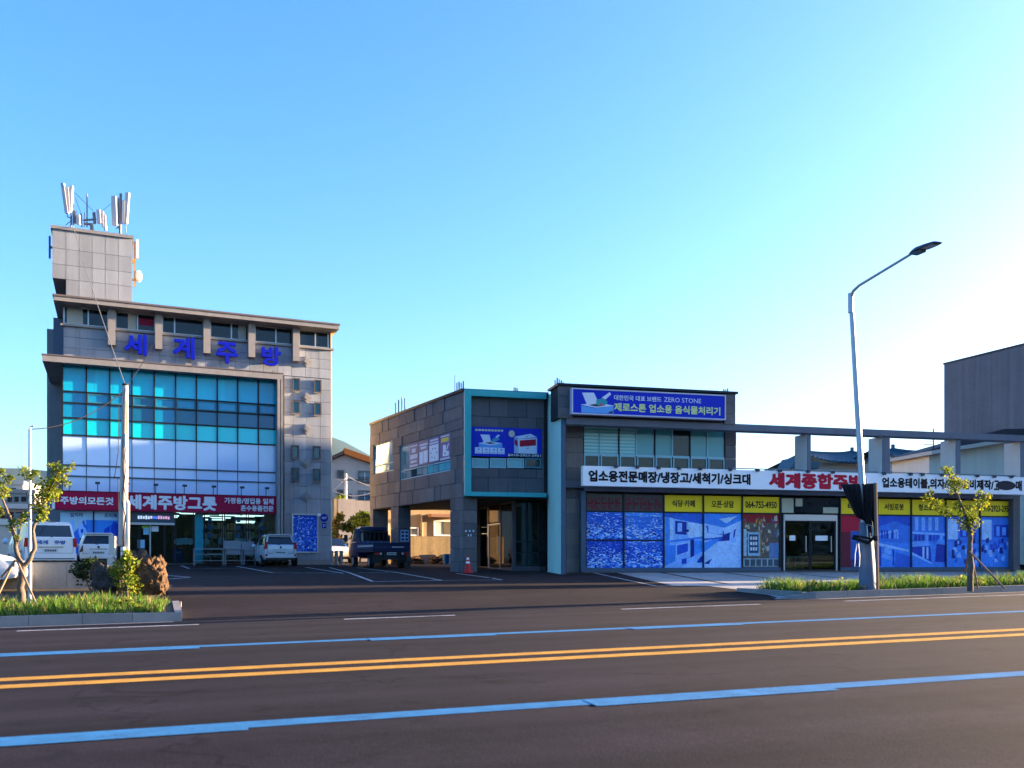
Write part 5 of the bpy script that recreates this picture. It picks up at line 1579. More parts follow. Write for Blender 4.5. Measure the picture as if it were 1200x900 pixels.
# --- van
def van(loc, rotz):
    c = thing('white_van', 'white passenger van with blue lettering behind the low concrete wall', 'van', loc, rotz)
    w = .96; H = 1.93
    st_ = [(0.0, .36, 1.27, H - .12, H, w * .95, w * .82), (.5, .30, 1.22, H - .11, H + .01, w, w * .86), (2.0, .28, 1.16, H - .11, H + .02, w, w * .87), (3.3, .28, 1.08, H - .12, H, w, w * .86), (3.6, .28, 1.07, H - .18, H - .05, w, w * .84),
           (4.45, .28, 1.05, 1.12, 1.16, w, w * .8), (4.9, .32, .95, 1.0, 1.02, w * .95, w * .76), (5.15, .36, .70, .74, .76, w * .85, w * .6)]
    car_shell(c, st_, CARW, [.04, 0, 0, .01, .03, .16, .19, .21], [-.05, 0, 0, -.05, -.06, -.08, -.1, -.1], (0, 1, 2, 3), {4: 'windscreen'})
    for x in (-w + .07, w - .07):
        for y in (.95, 4.15): wheel(c, x, y, .33, .22)
    for s in (-1, 1):
        m = MB(); m.prism_y([(s * w * .93 - .07, .92), (s * w * .93 + .07, .92), (s * w * .91 + .06, 1.28), (s * w * .91 - .05, 1.28)], -.012, .18); m.build('tail_lamp', TAIL, c)
        m = MB(); m.ball((s * (w + .14), 4.0, 1.2), (.12, .08, .13), 8, 6); m.build('mirror', CARW, c, 60)
        bx('window_pillar', CARW, c, *sorted((s * w * .97, s * w * .90)), 2.05, 2.13, 1.08, H - .13)
    bx('bumper', CARW, c, -w * .97, w * .97, -.06, .1, .40, .66)
    plate(c, -.014, .78, .52, .14)
    bx('garnish', CHR, c, -.45, .45, -.03, .01, .90, .94)
    m = MB(); m.tube([(0, .03, 1.30), (.35, .08, 1.42)], .014, 5); m.build('wiper', BUMP, c)
    m = MB()
    for s in (-1, 1):
        m.box(*sorted((s * w * .84, s * w * .84 + s * .012)), -.006, .03, .68, 1.26)
    m.box(-w * .84, w * .84, -.006, .03, .668, .68)
    for s in (-1, 1):
        for y in (1.25, 2.5, 3.4): m.box(*sorted((s * (w - .01), s * (w + .003))), y, y + .014, .42, 1.12)
    m.build('door_seam', BUMP, c)
    bx('high_brake_lamp', TAIL, c, -.2, .2, .185, .22, H - .045, H - .015)
    bx('bumper_strip', BUMP, c, -w * .9, w * .9, -.065, -.0605, .43, .47)
    VB = M('van_blue_ink', (.02, .12, .40), rough=.5)
    text('lettering', '세계', VB, c, -.52, -.10, 1.03, 1.19, -.02, bold=.03)
    text('lettering', '주방', VB, c, .12, .54, 1.03, 1.19, -.02, bold=.03)
    # side lettering on the left flank (faces -x)
    for body, ya, yb, mat, za in (('제주', 1.0, 1.6, VB, .88), ):
        t_ = text('lettering', body, mat, c, 0, .6, 0, .2, 0, bold=.03)
        t_.rotation_euler = (0, 0, R(-90)); t_.location = (-w - .006, yb + .2, za)
    bx('side_stripe', M('van_red_stripe', (.35, .05, .06), rough=.4), c, -w - .006, -w + .01, .5, 1.9, .68, .78)
    return c
van(place(59.5, 36.0), R(36))

# --- small flatbed truck
def truck(loc, rotz):
    c = thing('flatbed_truck', 'dark navy small flatbed truck parked in front of the stone pillars', 'truck', loc, rotz)
    w = .82
    # bed
    bx('bed_floor', CARN, c, -w, w, .02, 2.85, .74, .82)
    tg = bx('tailgate', CARN, c, -w, w, -.035, .01, .76, 1.16)
    bx('tailgate_rib', M('truck_navy_rib', (.02, .03, .08), rough=.4), tg, -w + .05, w - .05, -.05, -.036, .92, 1.0)
    m = MB()
    for k in range(8): m.box(.0 + k * .07, .05 + k * .07, -.055, -.0505, .935, .985)
    m.build('badge_mark', M('badge_silver', (.5, .52, .55), rough=.3), tg)
    for s in (-1, 1):
        g1 = bx('side_gate', CARN, c, *sorted((s * (w + .012), s * (w - .03))), .012, 2.85, .825, 1.16)
        bx('gate_rail', M('rail_silver', (.45, .45, .43), rough=.4), g1, *sorted((s * (w + .03), s * (w + .0125))), .05, 2.8, .98, 1.05)
        bx('gate_rail', BUMP, g1, *sorted((s * (w + .03), s * (w + .0125))), .05, 2.8, .80, .88)
        bx('mudguard', BUMP, c, *sorted((s * (w - .04), s * (w - .44))), .34, .37, .25, .72)
        t_ = bx('tail_lamp', TAIL, c, *sorted((s * (w - .05), s * (w - .27))), -.03, .02, .62, .71)
        bx('reverse_lamp', PLATEM, c, *sorted((s * (w - .28), s * (w - .36))), -.03, .02, .62, .71)
    bx('chassis', BUMP, c, -.35, .35, .05, 4.3, .45, .72)
    bx('under_guard', BUMP, c, -.7, .7, .0, .05, .40, .48)
    plate(c, -.032, .665, .44, .12)
    # cab
    zb = .52; H = 1.97
    st_ = [(2.98, zb, 1.22, H - .13, H - .01, w * .98, w * .84), (3.25, zb, 1.22, H - .10, H + .01, w, w * .86), (3.9, zb, 1.2, H - .1, H, w, w * .86), (4.15, zb, 1.18, H - .2, H - .06, w, w * .84), (4.75, zb, 1.14, 1.2, 1.22, w * .98, w * .82), (4.9, zb, .95, .98, 1.0, w * .94, w * .8)]
    car_shell(c, st_, CARN, [0, 0, 0, 0, .0, .06, .08, .1], [0] * 8, (1, 2), {3: 'windscreen'})
    cabback = bx('cab_back_panel', M('cab_blue_grey', (.06, .12, .22), rough=.4), c, -w * .9, w * .9, 2.94, 2.975, .83, 1.28)
    # guard rack behind the cab
    m = MB()
    for k in range(7): m.box(-w * .8 + k * w * .267 - .015, -w * .8 + k * w * .267 + .015, 2.90, 2.93, .83, 1.72)
    m.box(-w * .84, w * .84, 2.895, 2.935, 1.70, 1.75)
    m.build('guard_rack', BUMP, c)
    for s in (-1, 1):
        for y, r_ in ((.95, .28), (3.95, .32)):
            wheel(c, s * (w - .12), y, r_, .2)
        m = MB(); m.tube([(s * w, 4.2, 1.35), (s * (w + .25), 4.25, 1.4)], .015, 6); m.box(*sorted((s * (w + .16), s * (w + .32))), 4.2, 4.28, 1.25, 1.6); m.build('mirror', BUMP, c)
    return c
truck(place(459, 40.3), L.a)

# --- sedan behind the truck, nose to the camera
def sedan(loc, rotz):
    c = thing('white_sedan', 'sunlit white sedan facing out between the two buildings', 'car', loc, rotz)
    w = .91; H = 1.46
    st_ = [(0, .36, .92, .98, 1.0, w * .88, w * .7), (.5, .28, .95, 1.02, 1.04, w, w * .74), (1.35, .24, .95, H - .07, H - .02, w, w * .74), (2.3, .24, .94, H - .05, H + .01, w, w * .76), (3.15, .24, .92, .98, 1.0, w, w * .76), (4.1, .28, .82, .86, .88, w * .97, w * .74), (4.6, .36, .62, .66, .68, w * .84, w * .62)]
    car_shell(c, st_, CARW, [.08, 0, 0, .04, .06, .1, .12, .12], [-.05, 0, 0, -.05, -.06, -.08, -.1, -.1], (1, 2, 3), {1: 'rear_window', 3: 'windscreen'}, cap0_glass=False)
    for x in (-w + .06, w - .06):
        for y in (.85, 3.65): wheel(c, x, y, .31)
    for s in (-1, 1):
        m = MB(); m.prism_y([(s * .70 - .16, .60), (s * .70 + .12, .64), (s * .70 + .06, .78), (s * .70 - .18, .70)], 4.3, 4.56); m.build('headlamp', PLATEM, c)
        m = MB(); m.ball((s * (w + .1), 2.9, .98), (.11, .06, .08), 8, 6); m.build('mirror', CARW, c, 60)
    bx('grille', BUMP, c, -.45, .45, 4.5, 4.58, .42, .56)
    bx('bumper', BUMP, c, -.7, .7, 4.45, 4.57, .30, .38)
    return c
X, Y = (398 - 600) / FPX * 51.0, 51.0
fw = R(180 + 24)
# origin is the rear; nose at (X, Y)
sedan((X + math.sin(fw) * 4.6, Y - math.cos(fw) * 4.6, G(X, Y) + .01), fw)
# ------------------------------------------------------------------ street furniture
GALV = M('galvanised_pole', (0.42, 0.44, 0.46), rough=0.4, metal=0.35, noise=(3, .05))
CPOLE = M('concrete_pole', (0.45, 0.42, 0.38), rough=0.8, noise=[(2, .12), (20, .1)], streak=.1)
BOXW = M('box_cream', (0.55, 0.53, 0.48), rough=0.5, noise=(4, .08))
CABLE = M('cable_black', (0.012, 0.012, 0.014), rough=0.6)
TARP = M('black_tarp', (0.012, 0.011, 0.014), rough=0.55, bump=(9, .5, .05))
WOOD = M('stake_wood', (0.22, 0.15, 0.10), rough=0.8, noise=[(3, .15), (30, .15)])
def at(px_, py_, Y):
    return Vector(((px_ - 600.0) / FPX * Y, Y, EYE + (HOR - py_) / FPX * Y))

# --- tall street lamp
base = at(1017.5, 690, 24.6); base.z = G(base.x, base.y) + .14
top = at(997, 345, 24.6)
lamp = thing('street_lamp', 'tall grey street lamp with a single arm in the grass strip', 'street lamp', base)
d = top - base
oneobj('pole', GALV, lamp, lambda m: m.tube([(0, 0, 0), d * .30, d * .31, d], [.105, .095, .085, .062], 14), 50)
lowd = at(1014, 612, 24.6) - base
oneobj('base_sleeve', M('sleeve_blue_grey', (.10, .14, .20), rough=.5, noise=(3, .1)), lamp, lambda m: m.tube([(0, 0, -.05), (0, 0, .0), lowd * 1.0], [.25, .24, .165], 14), 50)
tip = Vector((.2756 * 2.37, -.9613 * 2.37, .34)) / .8
oneobj('arm', GALV, lamp, lambda m: m.tube([d - Vector((0, 0, .12)), d + Vector((.03, -.10, .06)), d + Vector((.10, -.35, .14)), d + tip * .8], [.05, .045, .038, .034], 10), 50)
oneobj('arm_bracket', GALV, lamp, lambda m: m.tube([d - Vector((0, 0, .5)), d + Vector((0, 0, .03))], .075, 10))
hd_ = link('luminaire', None, lamp)
hd_.location = d + tip * .8
hd_.rotation_euler = (R(-2), 0, R(-164))
def lum(m):
    sec = [(-.05, .05, .03), (.08, .09, .06), (.25, .13, .075), (.55, .15, .06), (.85, .13, .04), (.92, .09, .02)]
    n = len(sec)
    for (y, w, h) in sec:
        m.v += [(-w, y, 0), (w, y, 0), (w * .8, y, h), (-w * .8, y, h)]
    for i in range(n - 1):
        for k in range(4):
            m.f.append((4*i + k, 4*(i+1) + k, 4*(i+1) + (k+1) % 4, 4*i + (k+1) % 4)); m.mi.append(0)
    m.f.append((0, 1, 2, 3)); m.mi.append(0); m.f.append(tuple(4*(n-1) + k for k in (3, 2, 1, 0))); m.mi.append(0)
oneobj('head', M('lamp_head_grey', (.06, .07, .10), rough=.4), hd_, lum)
oneobj('lens', M('lamp_lens', (.25, .26, .3), rough=.15), hd_, lambda m: m.box(-.1, .1, .45, .82, -.025, -.002))
oneobj('driver_box', M('lamp_head_grey', (.06, .07, .10)), hd_, lambda m: m.box(-.08, .08, .1, .4, -.07, -.002))
# folded black tarpaulins tied round the pole
def tarp(name, ptop, label, seed):
    r_ = random.Random(seed)
    t = thing('folded_tarp', label, 'tarpaulin', base)
    n = 11; rows_ = 9
    v = []; f = []
    for i in range(rows_ + 1):
        k = i / rows_
        a = Vector(ptop[0]).lerp(Vector(ptop[2]), k); b = Vector(ptop[1]).lerp(Vector(ptop[3]), k)
        for j in range(n + 1):
            q = a.lerp(b, j / n)
            q.y += .07 * math.sin(j * 2.0 + seed + k) * (.4 + .6 * k) - .05
            v.append(tuple(q - base))
    for i in range(rows_):
        for j in range(n):
            f.append((i*(n+1) + j, (i+1)*(n+1) + j, (i+1)*(n+1) + j + 1, i*(n+1) + j + 1))
    me = bpy.data.meshes.new('sheet'); me.from_pydata(v, [], f); me.materials.append(TARP)
    me.polygons.foreach_set('use_smooth', [True] * len(f)); me.update()
    o = link('sheet', me, t)
    sm = o.modifiers.new('thick', 'SOLIDIFY'); sm.thickness = .02
    oneobj('top_rod', CABLE, t, lambda m: m.tube([Vector(ptop[0]) - base, Vector(ptop[1]) - base], .022, 6))
    return t
YT = 24.35
tarp('tarp', [at(985, 568, YT), at(1006.5, 568, YT), at(1003, 606, YT), at(1011, 610, YT)], 'black folded tarpaulin hanging from a rod left of the lamp pole', 1)
tarp('tarp', [at(1010, 568, YT), at(1027, 567, YT), at(1011, 607, YT), at(1026, 640, YT)], 'black folded tarpaulin hanging right of the lamp pole beside the stake', 4)
cr = thing('cable_coil', 'white cable loops and black band tied to the lamp base', 'cable', base)
def pt(px_, py_, Y=24.25): return at(px_, py_, Y) - base
oneobj('loop', WHITE, cr, lambda m: (m.tube([pt(1016, 615), pt(1022, 616), pt(1022.5, 632), pt(1017, 633), pt(1016, 616)], .012, 5), m.tube([pt(1004, 637), pt(1002, 650), pt(1001.5, 664), pt(1007, 664), pt(1007.5, 652), pt(1006, 637)], .012, 5)))
oneobj('band', CABLE, cr, lambda m: (m.tube([pt(999, 630), pt(1008, 633), pt(1017, 636), pt(1024, 630)], .05, 7), m.tube([pt(1000, 628), pt(1010, 629), pt(1023, 632)], .035, 6)))
oneobj('hanging_cable', CABLE, cr, lambda m: (m.tube([pt(1016, 560, 24.45), pt(1015.5, 590), pt(1017, 606), pt(1019, 625)], .014, 5), m.tube([pt(1018, 578), pt(1014, 595), pt(1022, 612), pt(1025, 640), pt(1027, 670)], .014, 5)))
stk = thing('wooden_stake', 'reddish wooden stake standing beside the lamp base', 'stake', at(1028.5, 688, 24.2))
e0 = at(1028.5, 688, 24.2)
oneobj('post', WOOD, stk, lambda m: m.tube([(0, 0, -.1), at(1026, 566, 24.2) - e0], [.045, .05], 8))
oneobj('rope_wrap', CABLE, stk, lambda m: m.tube([at(1027, 628, 24.2) - e0, at(1027.2, 634, 24.2) - e0], .06, 8))

# --- utility pole on the left
ub = Vector(at(146, 690, 24.6)); ub.z = G(ub.x, ub.y)
ut = at(147, 452, 24.6)
up = thing('utility_pole', 'concrete utility pole with boxes and cables behind the leafy shrub', 'utility pole', ub)
ud = ut - ub
def upt(px_, py_, Y=24.45): return at(px_, py_, Y) - ub
oneobj('pole', CPOLE, up, lambda m: m.tube([upt(143, 694, 24.6), upt(145.5, 560, 24.6), ud], [.125, .10, .075], 14), 50)
oneobj('pole_cap', CABLE, up, lambda m: m.tube([ud + Vector((0, 0, 0)), ud + Vector((0, 0, .05))], .085, 10))
oneobj('conduit', BOXW, up, lambda m: m.tube([upt(149.5, 690), upt(149.8, 590), upt(149.2, 586)], [.055, .055, .03], 8), 50)
oneobj('conduit', BOXW, up, lambda m: m.tube([upt(132, 690), upt(132.5, 652)], .045, 8), 50)
oneobj('junction_box', BOXW, up, lambda m: m.box(upt(146.5, 512).x, upt(149, 512).x, -.25, -.12, upt(146, 524).z, upt(146, 509).z))
oneobj('meter_box', BOXW, up, lambda m: m.box(upt(131.5, 640).x, upt(138.5, 640).x, -.36, -.2, upt(131, 650.5).z, upt(131, 628.5).z))
oneobj('meter_box', WHITE, up, lambda m: m.box(upt(144.5, 640).x, upt(148, 640).x, -.32, -.16, upt(146, 654).z, upt(146, 641).z))
oneobj('meter_box', BOXW, up, lambda m: m.box(upt(128.5, 660).x, upt(136, 660).x, -.3, -.16, upt(131, 674).z, upt(131, 653.5).z))
oneobj('breaker', CABLE, up, lambda m: m.box(upt(138, 648).x, upt(143, 648).x, -.22, -.1, upt(131, 660).z, upt(131, 640).z))
def wiggle(m):
    m.tube([upt(147, 455), upt(144.5, 475), upt(145, 500), upt(143.2, 540), upt(145.5, 560), upt(143, 590), upt(147, 605), upt(144, 630), upt(146, 655)], .013, 5)
    m.tube([upt(148, 470), upt(148.5, 520), upt(146, 535), upt(148, 545), upt(145, 570), upt(150, 592), upt(147, 612)], .011, 5)
    m.tube([upt(139, 475), upt(138.5, 530), upt(136, 548), upt(134, 560), upt(138, 561), upt(139, 600)], .009, 5)
oneobj('cable_run', CABLE, up, wiggle)
def sag(a, b, s, n=10):
    return [a.lerp(b, k / n) + Vector((0, 0, -s * 4 * (k / n) * (1 - k / n))) for k in range(n + 1)]
def wire(label, a, b, s, r_=.012):
    o = oneobj('overhead_wire', CABLE if r_ < .013 else M('cable_grey', (.14, .135, .13), rough=.6), None, lambda m: m.tube(sag(a, b, s), r_, 5))
    tag(o, label, 'wire')
tw = L.world(L.x(86, td), td - .1, tz1)
wire('pale twin cable running from the utility pole up to the tower roof', ut, tw, .15, .0131)
wire('thin cable crossing from the blue letters to the utility pole', ut + Vector((0, 0, -.05)), L.world(L.x(180, -.2), -.2, L.z(180, 402, -.2)), .1)
sp = at(35, 503, 21.5)
wire('thin cable running from the utility pole to the slim pole', ut + Vector((-.05, 0, -.15)), sp, .25)
# slim pole
sb = Vector(at(35, 690, 21.5)); sb.z = G(sb.x, sb.y)
slp = thing('slim_pole', 'slim grey steel pole with hooked top beside the forked tree', 'pole', sb)
oneobj('shaft', GALV, slp, lambda m: m.tube([(0, 0, -.05), sp - sb], [.045, .032], 10), 50)
oneobj('hook', GALV, slp, lambda m: m.tube([sp - sb, sp - sb + Vector((.02, 0, .06)), sp - sb + Vector((.10, 0, .08))], .02, 6))

# --- cone, bollards, bin, concrete wall
p = hit(548.2, 671.8)
cn = thing('traffic_cone', 'red traffic cone with two white bands at the corner pillar', 'cone', (p[0], p[1], G(*p) + .01))
CR = M('cone_red', (.50, .025, .03), rough=.5)
oneobj('foot', CR, cn, lambda m: m.box(-.19, .19, -.19, .19, 0, .04))
oneobj('body', CR, cn, lambda m: m.tube([(0, 0, .042), (0, 0, .38)], [.14, .085], 14), 50)
oneobj('band', WHITE, cn, lambda m: m.tube([(0, 0, .382), (0, 0, .46)], [.085, .07], 14), 50)
oneobj('body', CR, cn, lambda m: m.tube([(0, 0, .462), (0, 0, .53)], [.07, .057], 14), 50)
oneobj('band', WHITE, cn, lambda m: m.tube([(0, 0, .532), (0, 0, .61)], [.057, .045], 14), 50)
oneobj('tip', CR, cn, lambda m: m.tube([(0, 0, .612), (0, 0, .70)], [.045, .03], 14), 50)
for i, (px_, lab) in enumerate(((388.5, 'left concrete bollard next to the stone wall corner'), (394.2, 'middle concrete bollard between the two buildings'), (400, 'right concrete bollard nearest the dark truck'))):
    q = place(px_, 45.2 + .25 * i)
    b_ = thing('bollard', lab, 'bollard', q, group='concrete bollards between the buildings')
    oneobj('post', CONC, b_, lambda m: m.tube([(0, 0, 0), (0, 0, .62)], [.10, .095], 12), 50)
    oneobj('cap', CONC, b_, lambda m: m.tube([(0, 0, .622), (0, 0, .68), (0, 0, .73)], [.13, .12, .06], 12), 50)
p = hit(523.5, 661.3)
tb = thing('blue_tub', 'blue plastic tub standing behind the corner pillar', 'tub', (p[0], p[1], G(*p) + .01))
oneobj('tub', M('tub_blue', (.015, .12, .35), rough=.45), tb, lambda m: m.tube([(0, 0, 0), (0, 0, .5)], [.18, .23], 14), 50)
oneobj('rim', M('tub_blue', (.015, .12, .35)), tb, lambda m: m.tube([(0, 0, .502), (0, 0, .54)], .245, 14), 50)
# low concrete wall, poured in bays
a0 = Vector(xy(-4.25, 28.3)); a1 = Vector(xy(-9.3, 28.3))
cw_ = thing('concrete_wall', 'low stained concrete retaining wall in front of the van', 'wall', (a1.x, a1.y, .0), RA)
wl = (a0 - a1).length
for k in range(6):
    slab('wall_bay', CONC, cw_, wl * k / 6 + .004, wl * (k + 1) / 6 - .004, 0, .22, -.1, 1.17)
oneobj('coping', CONC, cw_, lambda m: m.box(-.01, wl + .01, -.015, .24, 1.173, 1.2))
# ------------------------------------------------------------------ vegetation
BARK = M('bark', (0.13, 0.10, 0.075), rough=0.9, noise=[(6, .25), (30, .2)], bump=(25, .6, .02))
LEAF = M('leaf_green', (0.15, 0.21, 0.02), rough=0.55, noise=[(5, .3), (20, .2)], trans=0.4)
LEAFY = M('leaf_yellow_green', (0.30, 0.28, 0.02), rough=0.55, noise=[(5, .25)], trans=0.45)
LEAFD = M('leaf_dark', (0.035, 0.06, 0.018), rough=0.6, noise=[(2, .3), (12, .2)], trans=0.2)
GRASSM = M('grass_blades', (0.09, 0.18, 0.02), rough=0.7, noise=[(1.5, .35), (9, .2)], trans=0.4)
DRY = M('dry_stalks', (0.28, 0.20, 0.10), rough=0.8, trans=.3)
ROCK = M('lava_rock', (0.10, 0.06, 0.034), rough=0.9, noise=[(2.5, .3), (12, .3)], bump=(9, 1.0, .12))
ROCKD = M('dark_lava_rock', (0.06, 0.05, 0.045), rough=0.95, noise=[(3, .3), (14, .3)], bump=(10, .8, .06))

def leaves(m, r_, c, rad, n, size, mi=(0, 1), flat=1.0):
    for _ in range(n):
        while True:
            q = Vector((r_.uniform(-1, 1), r_.uniform(-1, 1), r_.uniform(-1, 1)))
            if q.length < 1: break
        q = Vector((q.x * rad[0], q.y * rad[1], q.z * rad[2]))
        p = Vector(c) + q
        d = Vector((r_.gauss(0, 1), r_.gauss(0, 1), r_.gauss(.2, .6))).normalized()
        s = d.cross(Vector((r_.gauss(0, 1), r_.gauss(0, 1), r_.gauss(0, 1)))).normalized()
        l = size * r_.uniform(.7, 1.4); w = l * r_.uniform(.28, .42)
        up_ = d.cross(s) * l * .12
        mm = r_.choice(mi)
        m.face([p, p + d * l * .5 + s * w + up_, p + d * l, p + d * l * .5 - s * w + up_], mm)

def young_tree(label, base_, trunk, limbs, clumps, seed, stakes, rt=.06, leaf=.066):
    r_ = random.Random(seed)
    t = thing('young_tree', label, 'tree', base_)
    rel = lambda p: Vector(p) - Vector(base_)
    m = MB()
    def limb(pts, r0, r1):
        pts = [rel(p) for p in pts]
        # resample with a little wander
        fine = []
        for a, b in zip(pts, pts[1:]):
            for k in range(4):
                q = a.lerp(b, k / 4)
                fine.append(q + Vector((r_.uniform(-1, 1), r_.uniform(-1, 1), 0)) * r0 * .25)
        fine.append(pts[-1])
        m.tube(fine, [r0 + (r1 - r0) * i / (len(fine) - 1) for i in range(len(fine))], 8)
    limb(trunk[0], trunk[1], trunk[2])
    for pts, r0, r1 in limbs: limb(pts, r0, r1)
    m.build('trunk', BARK, t, 60)
    c = MB()
    for p, rad, n in clumps:
        leaves(c, r_, rel(p), rad, int(n * 2.3), leaf, (0, 0, 1))
        # twigs carrying the clump
    c.build('crown', [LEAF, LEAFY], t)
    for a, b in stakes:
        m = MB(); m.tube([rel(a), rel(b)], [.028, .024], 7)
        m.build('stake', WOOD, t)
    return t

YL = 20.6
b0 = at(24.5, 705, YL); b0.z = G(b0.x, b0.y) - .02
A = lambda x, y, dy=0: at(x, y, YL + dy)
lt_cl = []
rl = random.Random(21)
def cl(x, y, rx, ry, n, dy=0):
    lt_cl.append((A(x, y, dy), (rx / FPX * YL, rx / FPX * YL * .8, ry / FPX * YL), n))
for a in ((4, 575, 9, 11, 60), (10, 562, 7, 6, 30), (2, 552, 4, 5, 16), (28, 552, 6, 6, 26), (40, 555, 7, 4, 26), (35, 560, 4, 4, 16), (64, 548, 8, 7, 40), (75, 551, 7, 6, 30), (68, 560, 9, 7, 50), (56, 568, 10, 9, 70),
          (60, 579, 11, 10, 90), (48, 583, 9, 8, 60), (42, 592, 7, 7, 40), (50, 597, 8, 8, 55), (49, 607, 7, 6, 35), (22, 611, 9, 7, 48), (14, 618, 6, 5, 20), (30, 603, 5, 6, 16), (78, 566, 5, 6, 18), (20, 630, 5, 5, 14), (0, 600, 4, 8, 18), (83, 545, 4, 5, 14), (45, 570, 6, 6, 20)):
    cl(*a)
young_tree('young tree with forked trunk and wooden stakes in the left grass strip', b0,
    ([b0, A(25, 680), A(27, 664)], .085, .07),
    [([A(27, 664), A(36, 655), A(41, 640), A(38, 622), A(46, 603), A(55, 580), A(64, 562), A(70, 549)], .055, .012),
     ([A(26, 664), A(20, 650), A(18, 632), A(14, 612), A(8, 598), A(2, 580), A(6, 562)], .06, .012),
     ([A(15, 612), A(4, 603), A(-10, 590)], .025, .01), ([A(36, 610), A(32, 585), A(28, 555)], .012, .005), ([A(57, 577), A(72, 565), A(80, 552)], .012, .005), ([A(64, 562), A(60, 552)], .01, .005),
     ([A(20, 640), A(24, 620), A(24, 606)], .012, .005), ([A(32, 586), A(40, 556)], .008, .004), ([A(10, 598), A(0, 596)], .01, .005)],
    lt_cl, 5, [(A(20, 657, -.05), A(45, 714, -.7)), (A(17, 657, -.05), A(-6, 705, -.5)), (A(19, 656, .05), A(2, 676, .6))], leaf=.066)

YR = 24.2
b1 = at(1138, 690, YR); b1.z = G(b1.x, b1.y) + .1
A2 = lambda x, y, dy=0: at(x, y, YR + dy)
rt_cl = []
for (x, y, rx, ry, n) in ((1110, 551, 8, 5, 34), (1117, 562, 9, 8, 55), (1118, 572, 10, 8, 60), (1129, 568, 7, 6, 34), (1087, 583, 6, 4, 22), (1096, 590, 9, 6, 48), (1105, 597, 7, 6, 34), (1112, 603, 6, 5, 22), (1135, 603, 11, 10, 95), (1141, 612, 9, 8, 60), (1130, 614, 8, 8, 50),
                          (1150, 590, 9, 6, 40), (1156, 582, 6, 6, 26), (1148, 578, 5, 4, 14), (1122, 590, 5, 4, 12), (1138, 622, 5, 4, 16), (1090, 577, 5, 4, 10)):
    rt_cl.append((A2(x, y), (rx / FPX * YR, rx / FPX * YR * .8, ry / FPX * YR), n))
young_tree('young staked tree with yellow green leaves before the right shop posters', b1,
    ([b1, A2(1137, 655), A2(1137, 640), A2(1138, 622)], .085, .055),
    [([A2(1138, 624), A2(1132, 605), A2(1124, 585), A2(1118, 570), A2(1110, 550)], .045, .01), ([A2(1137, 618), A2(1120, 607), A2(1106, 596), A2(1088, 582)], .02, .006), ([A2(1138, 620), A2(1144, 600), A2(1155, 580)], .025, .008),
     ([A2(1126, 588), A2(1136, 585), A2(1137, 600)], .009, .004)],
    rt_cl, 8, [(A2(1136, 646, -.05), A2(1178, 690, -.8)), (A2(1135, 648, .05), A2(1131, 672, .6)), (A2(1138, 648), A2(1146, 690, .3))], leaf=.070)

# --- grass
def grass(name, label, regions, seed, mat):
    r_ = random.Random(seed)
    v = []; f = []; mi = []
    for (s0, s1, t0, t1, n, h0, h1) in regions:
        for _ in range(n):
            s, t = r_.uniform(s0, s1), r_.uniform(t0, t1)
            k = .55 + .45 * math.sin(s * 2.1 + math.sin(t * 3)) * math.sin(s * .7 + 1)
            h = r_.uniform(h0, h1) * (.45 + .85 * k)
            if math.sin(s * 3.7 + 1.3 * math.sin(t * 5)) * math.sin(t * 4.1 + s) > .62: h *= .4
            x, y = xy(s, t); z = G(x, y) - .01 if s < 0 else SLOPE * s + .15
            a = r_.uniform(0, 6.283); w = r_.uniform(.005, .014) * (2.2 if r_.random() < .12 else 1)
            lx, ly = r_.gauss(0, .35) * h, r_.gauss(0, .35) * h
            dx, dy = math.cos(a) * w, math.sin(a) * w
            n_ = len(v)
            v += [(x - dx, y - dy, z), (x + dx, y + dy, z), (x + dx * .7 + lx * .4, y + dy * .7 + ly * .4, z + h * .6), (x - dx * .7 + lx * .4, y - dy * .7 + ly * .4, z + h * .6), (x + lx, y + ly, z + h)]
            f += [(n_, n_ + 1, n_ + 2, n_ + 3), (n_ + 3, n_ + 2, n_ + 4)]
            q = 1 if r_.random() < .16 else 0
            mi += [q, q]
    me = bpy.data.meshes.new(name); me.from_pydata(v, [], f)
    me.materials.append(mat); me.materials.append(DRY)
    me.polygons.foreach_set('material_index', mi); me.update()
    o = link(name, me); tag(o, label, 'grass', kind='stuff')
    return o
grass('grass', 'tufty sunlit grass and weeds behind the left kerb', [(-14, -1.9, 20.75, 22.9, 11000, .10, .32), (-14, -2.2, 23.3, 24.6, 1800, .08, .25), (-9, -5.5, 20.8, 21.8, 800, .2, .42)], 1, GRASSM)
grass('grass', 'long grass filling the planting strip along the right kerb', [(14.2, 40, 20.75, 23.4, 26000, .13, .36), (13.9, 16, 21.2, 23.3, 500, .08, .2)], 2, GRASSM)

# --- broad-leaved weeds among the grass
def weeds(label, n, s0, s1, t0, t1, seed):
    r_ = random.Random(seed); m = MB()
    for _ in range(n):
        s_, t_ = r_.uniform(s0, s1), r_.uniform(t0, t1)
        x, y = xy(s_, t_); z = (G(x, y) if s_ < 0 else SLOPE * s_ + .15)
        h = r_.uniform(.08, .26)
        leaves(m, r_, (x, y, z + h * .6), (r_.uniform(.08, .22), r_.uniform(.08, .2), h * .6), r_.randint(14, 34), r_.uniform(.05, .11), (0, 0, 1, 2))
    o = m.build('weeds', [LEAF, LEAFY, LEAFD]); tag(o, label, 'weeds', kind='stuff')
weeds('broad leaved weeds among the left roadside grass', 55, -13, -2.1, 20.8, 23.0, 61)
weeds('broad leaved weeds among the right roadside grass', 70, 14.2, 36, 20.8, 23.3, 62)

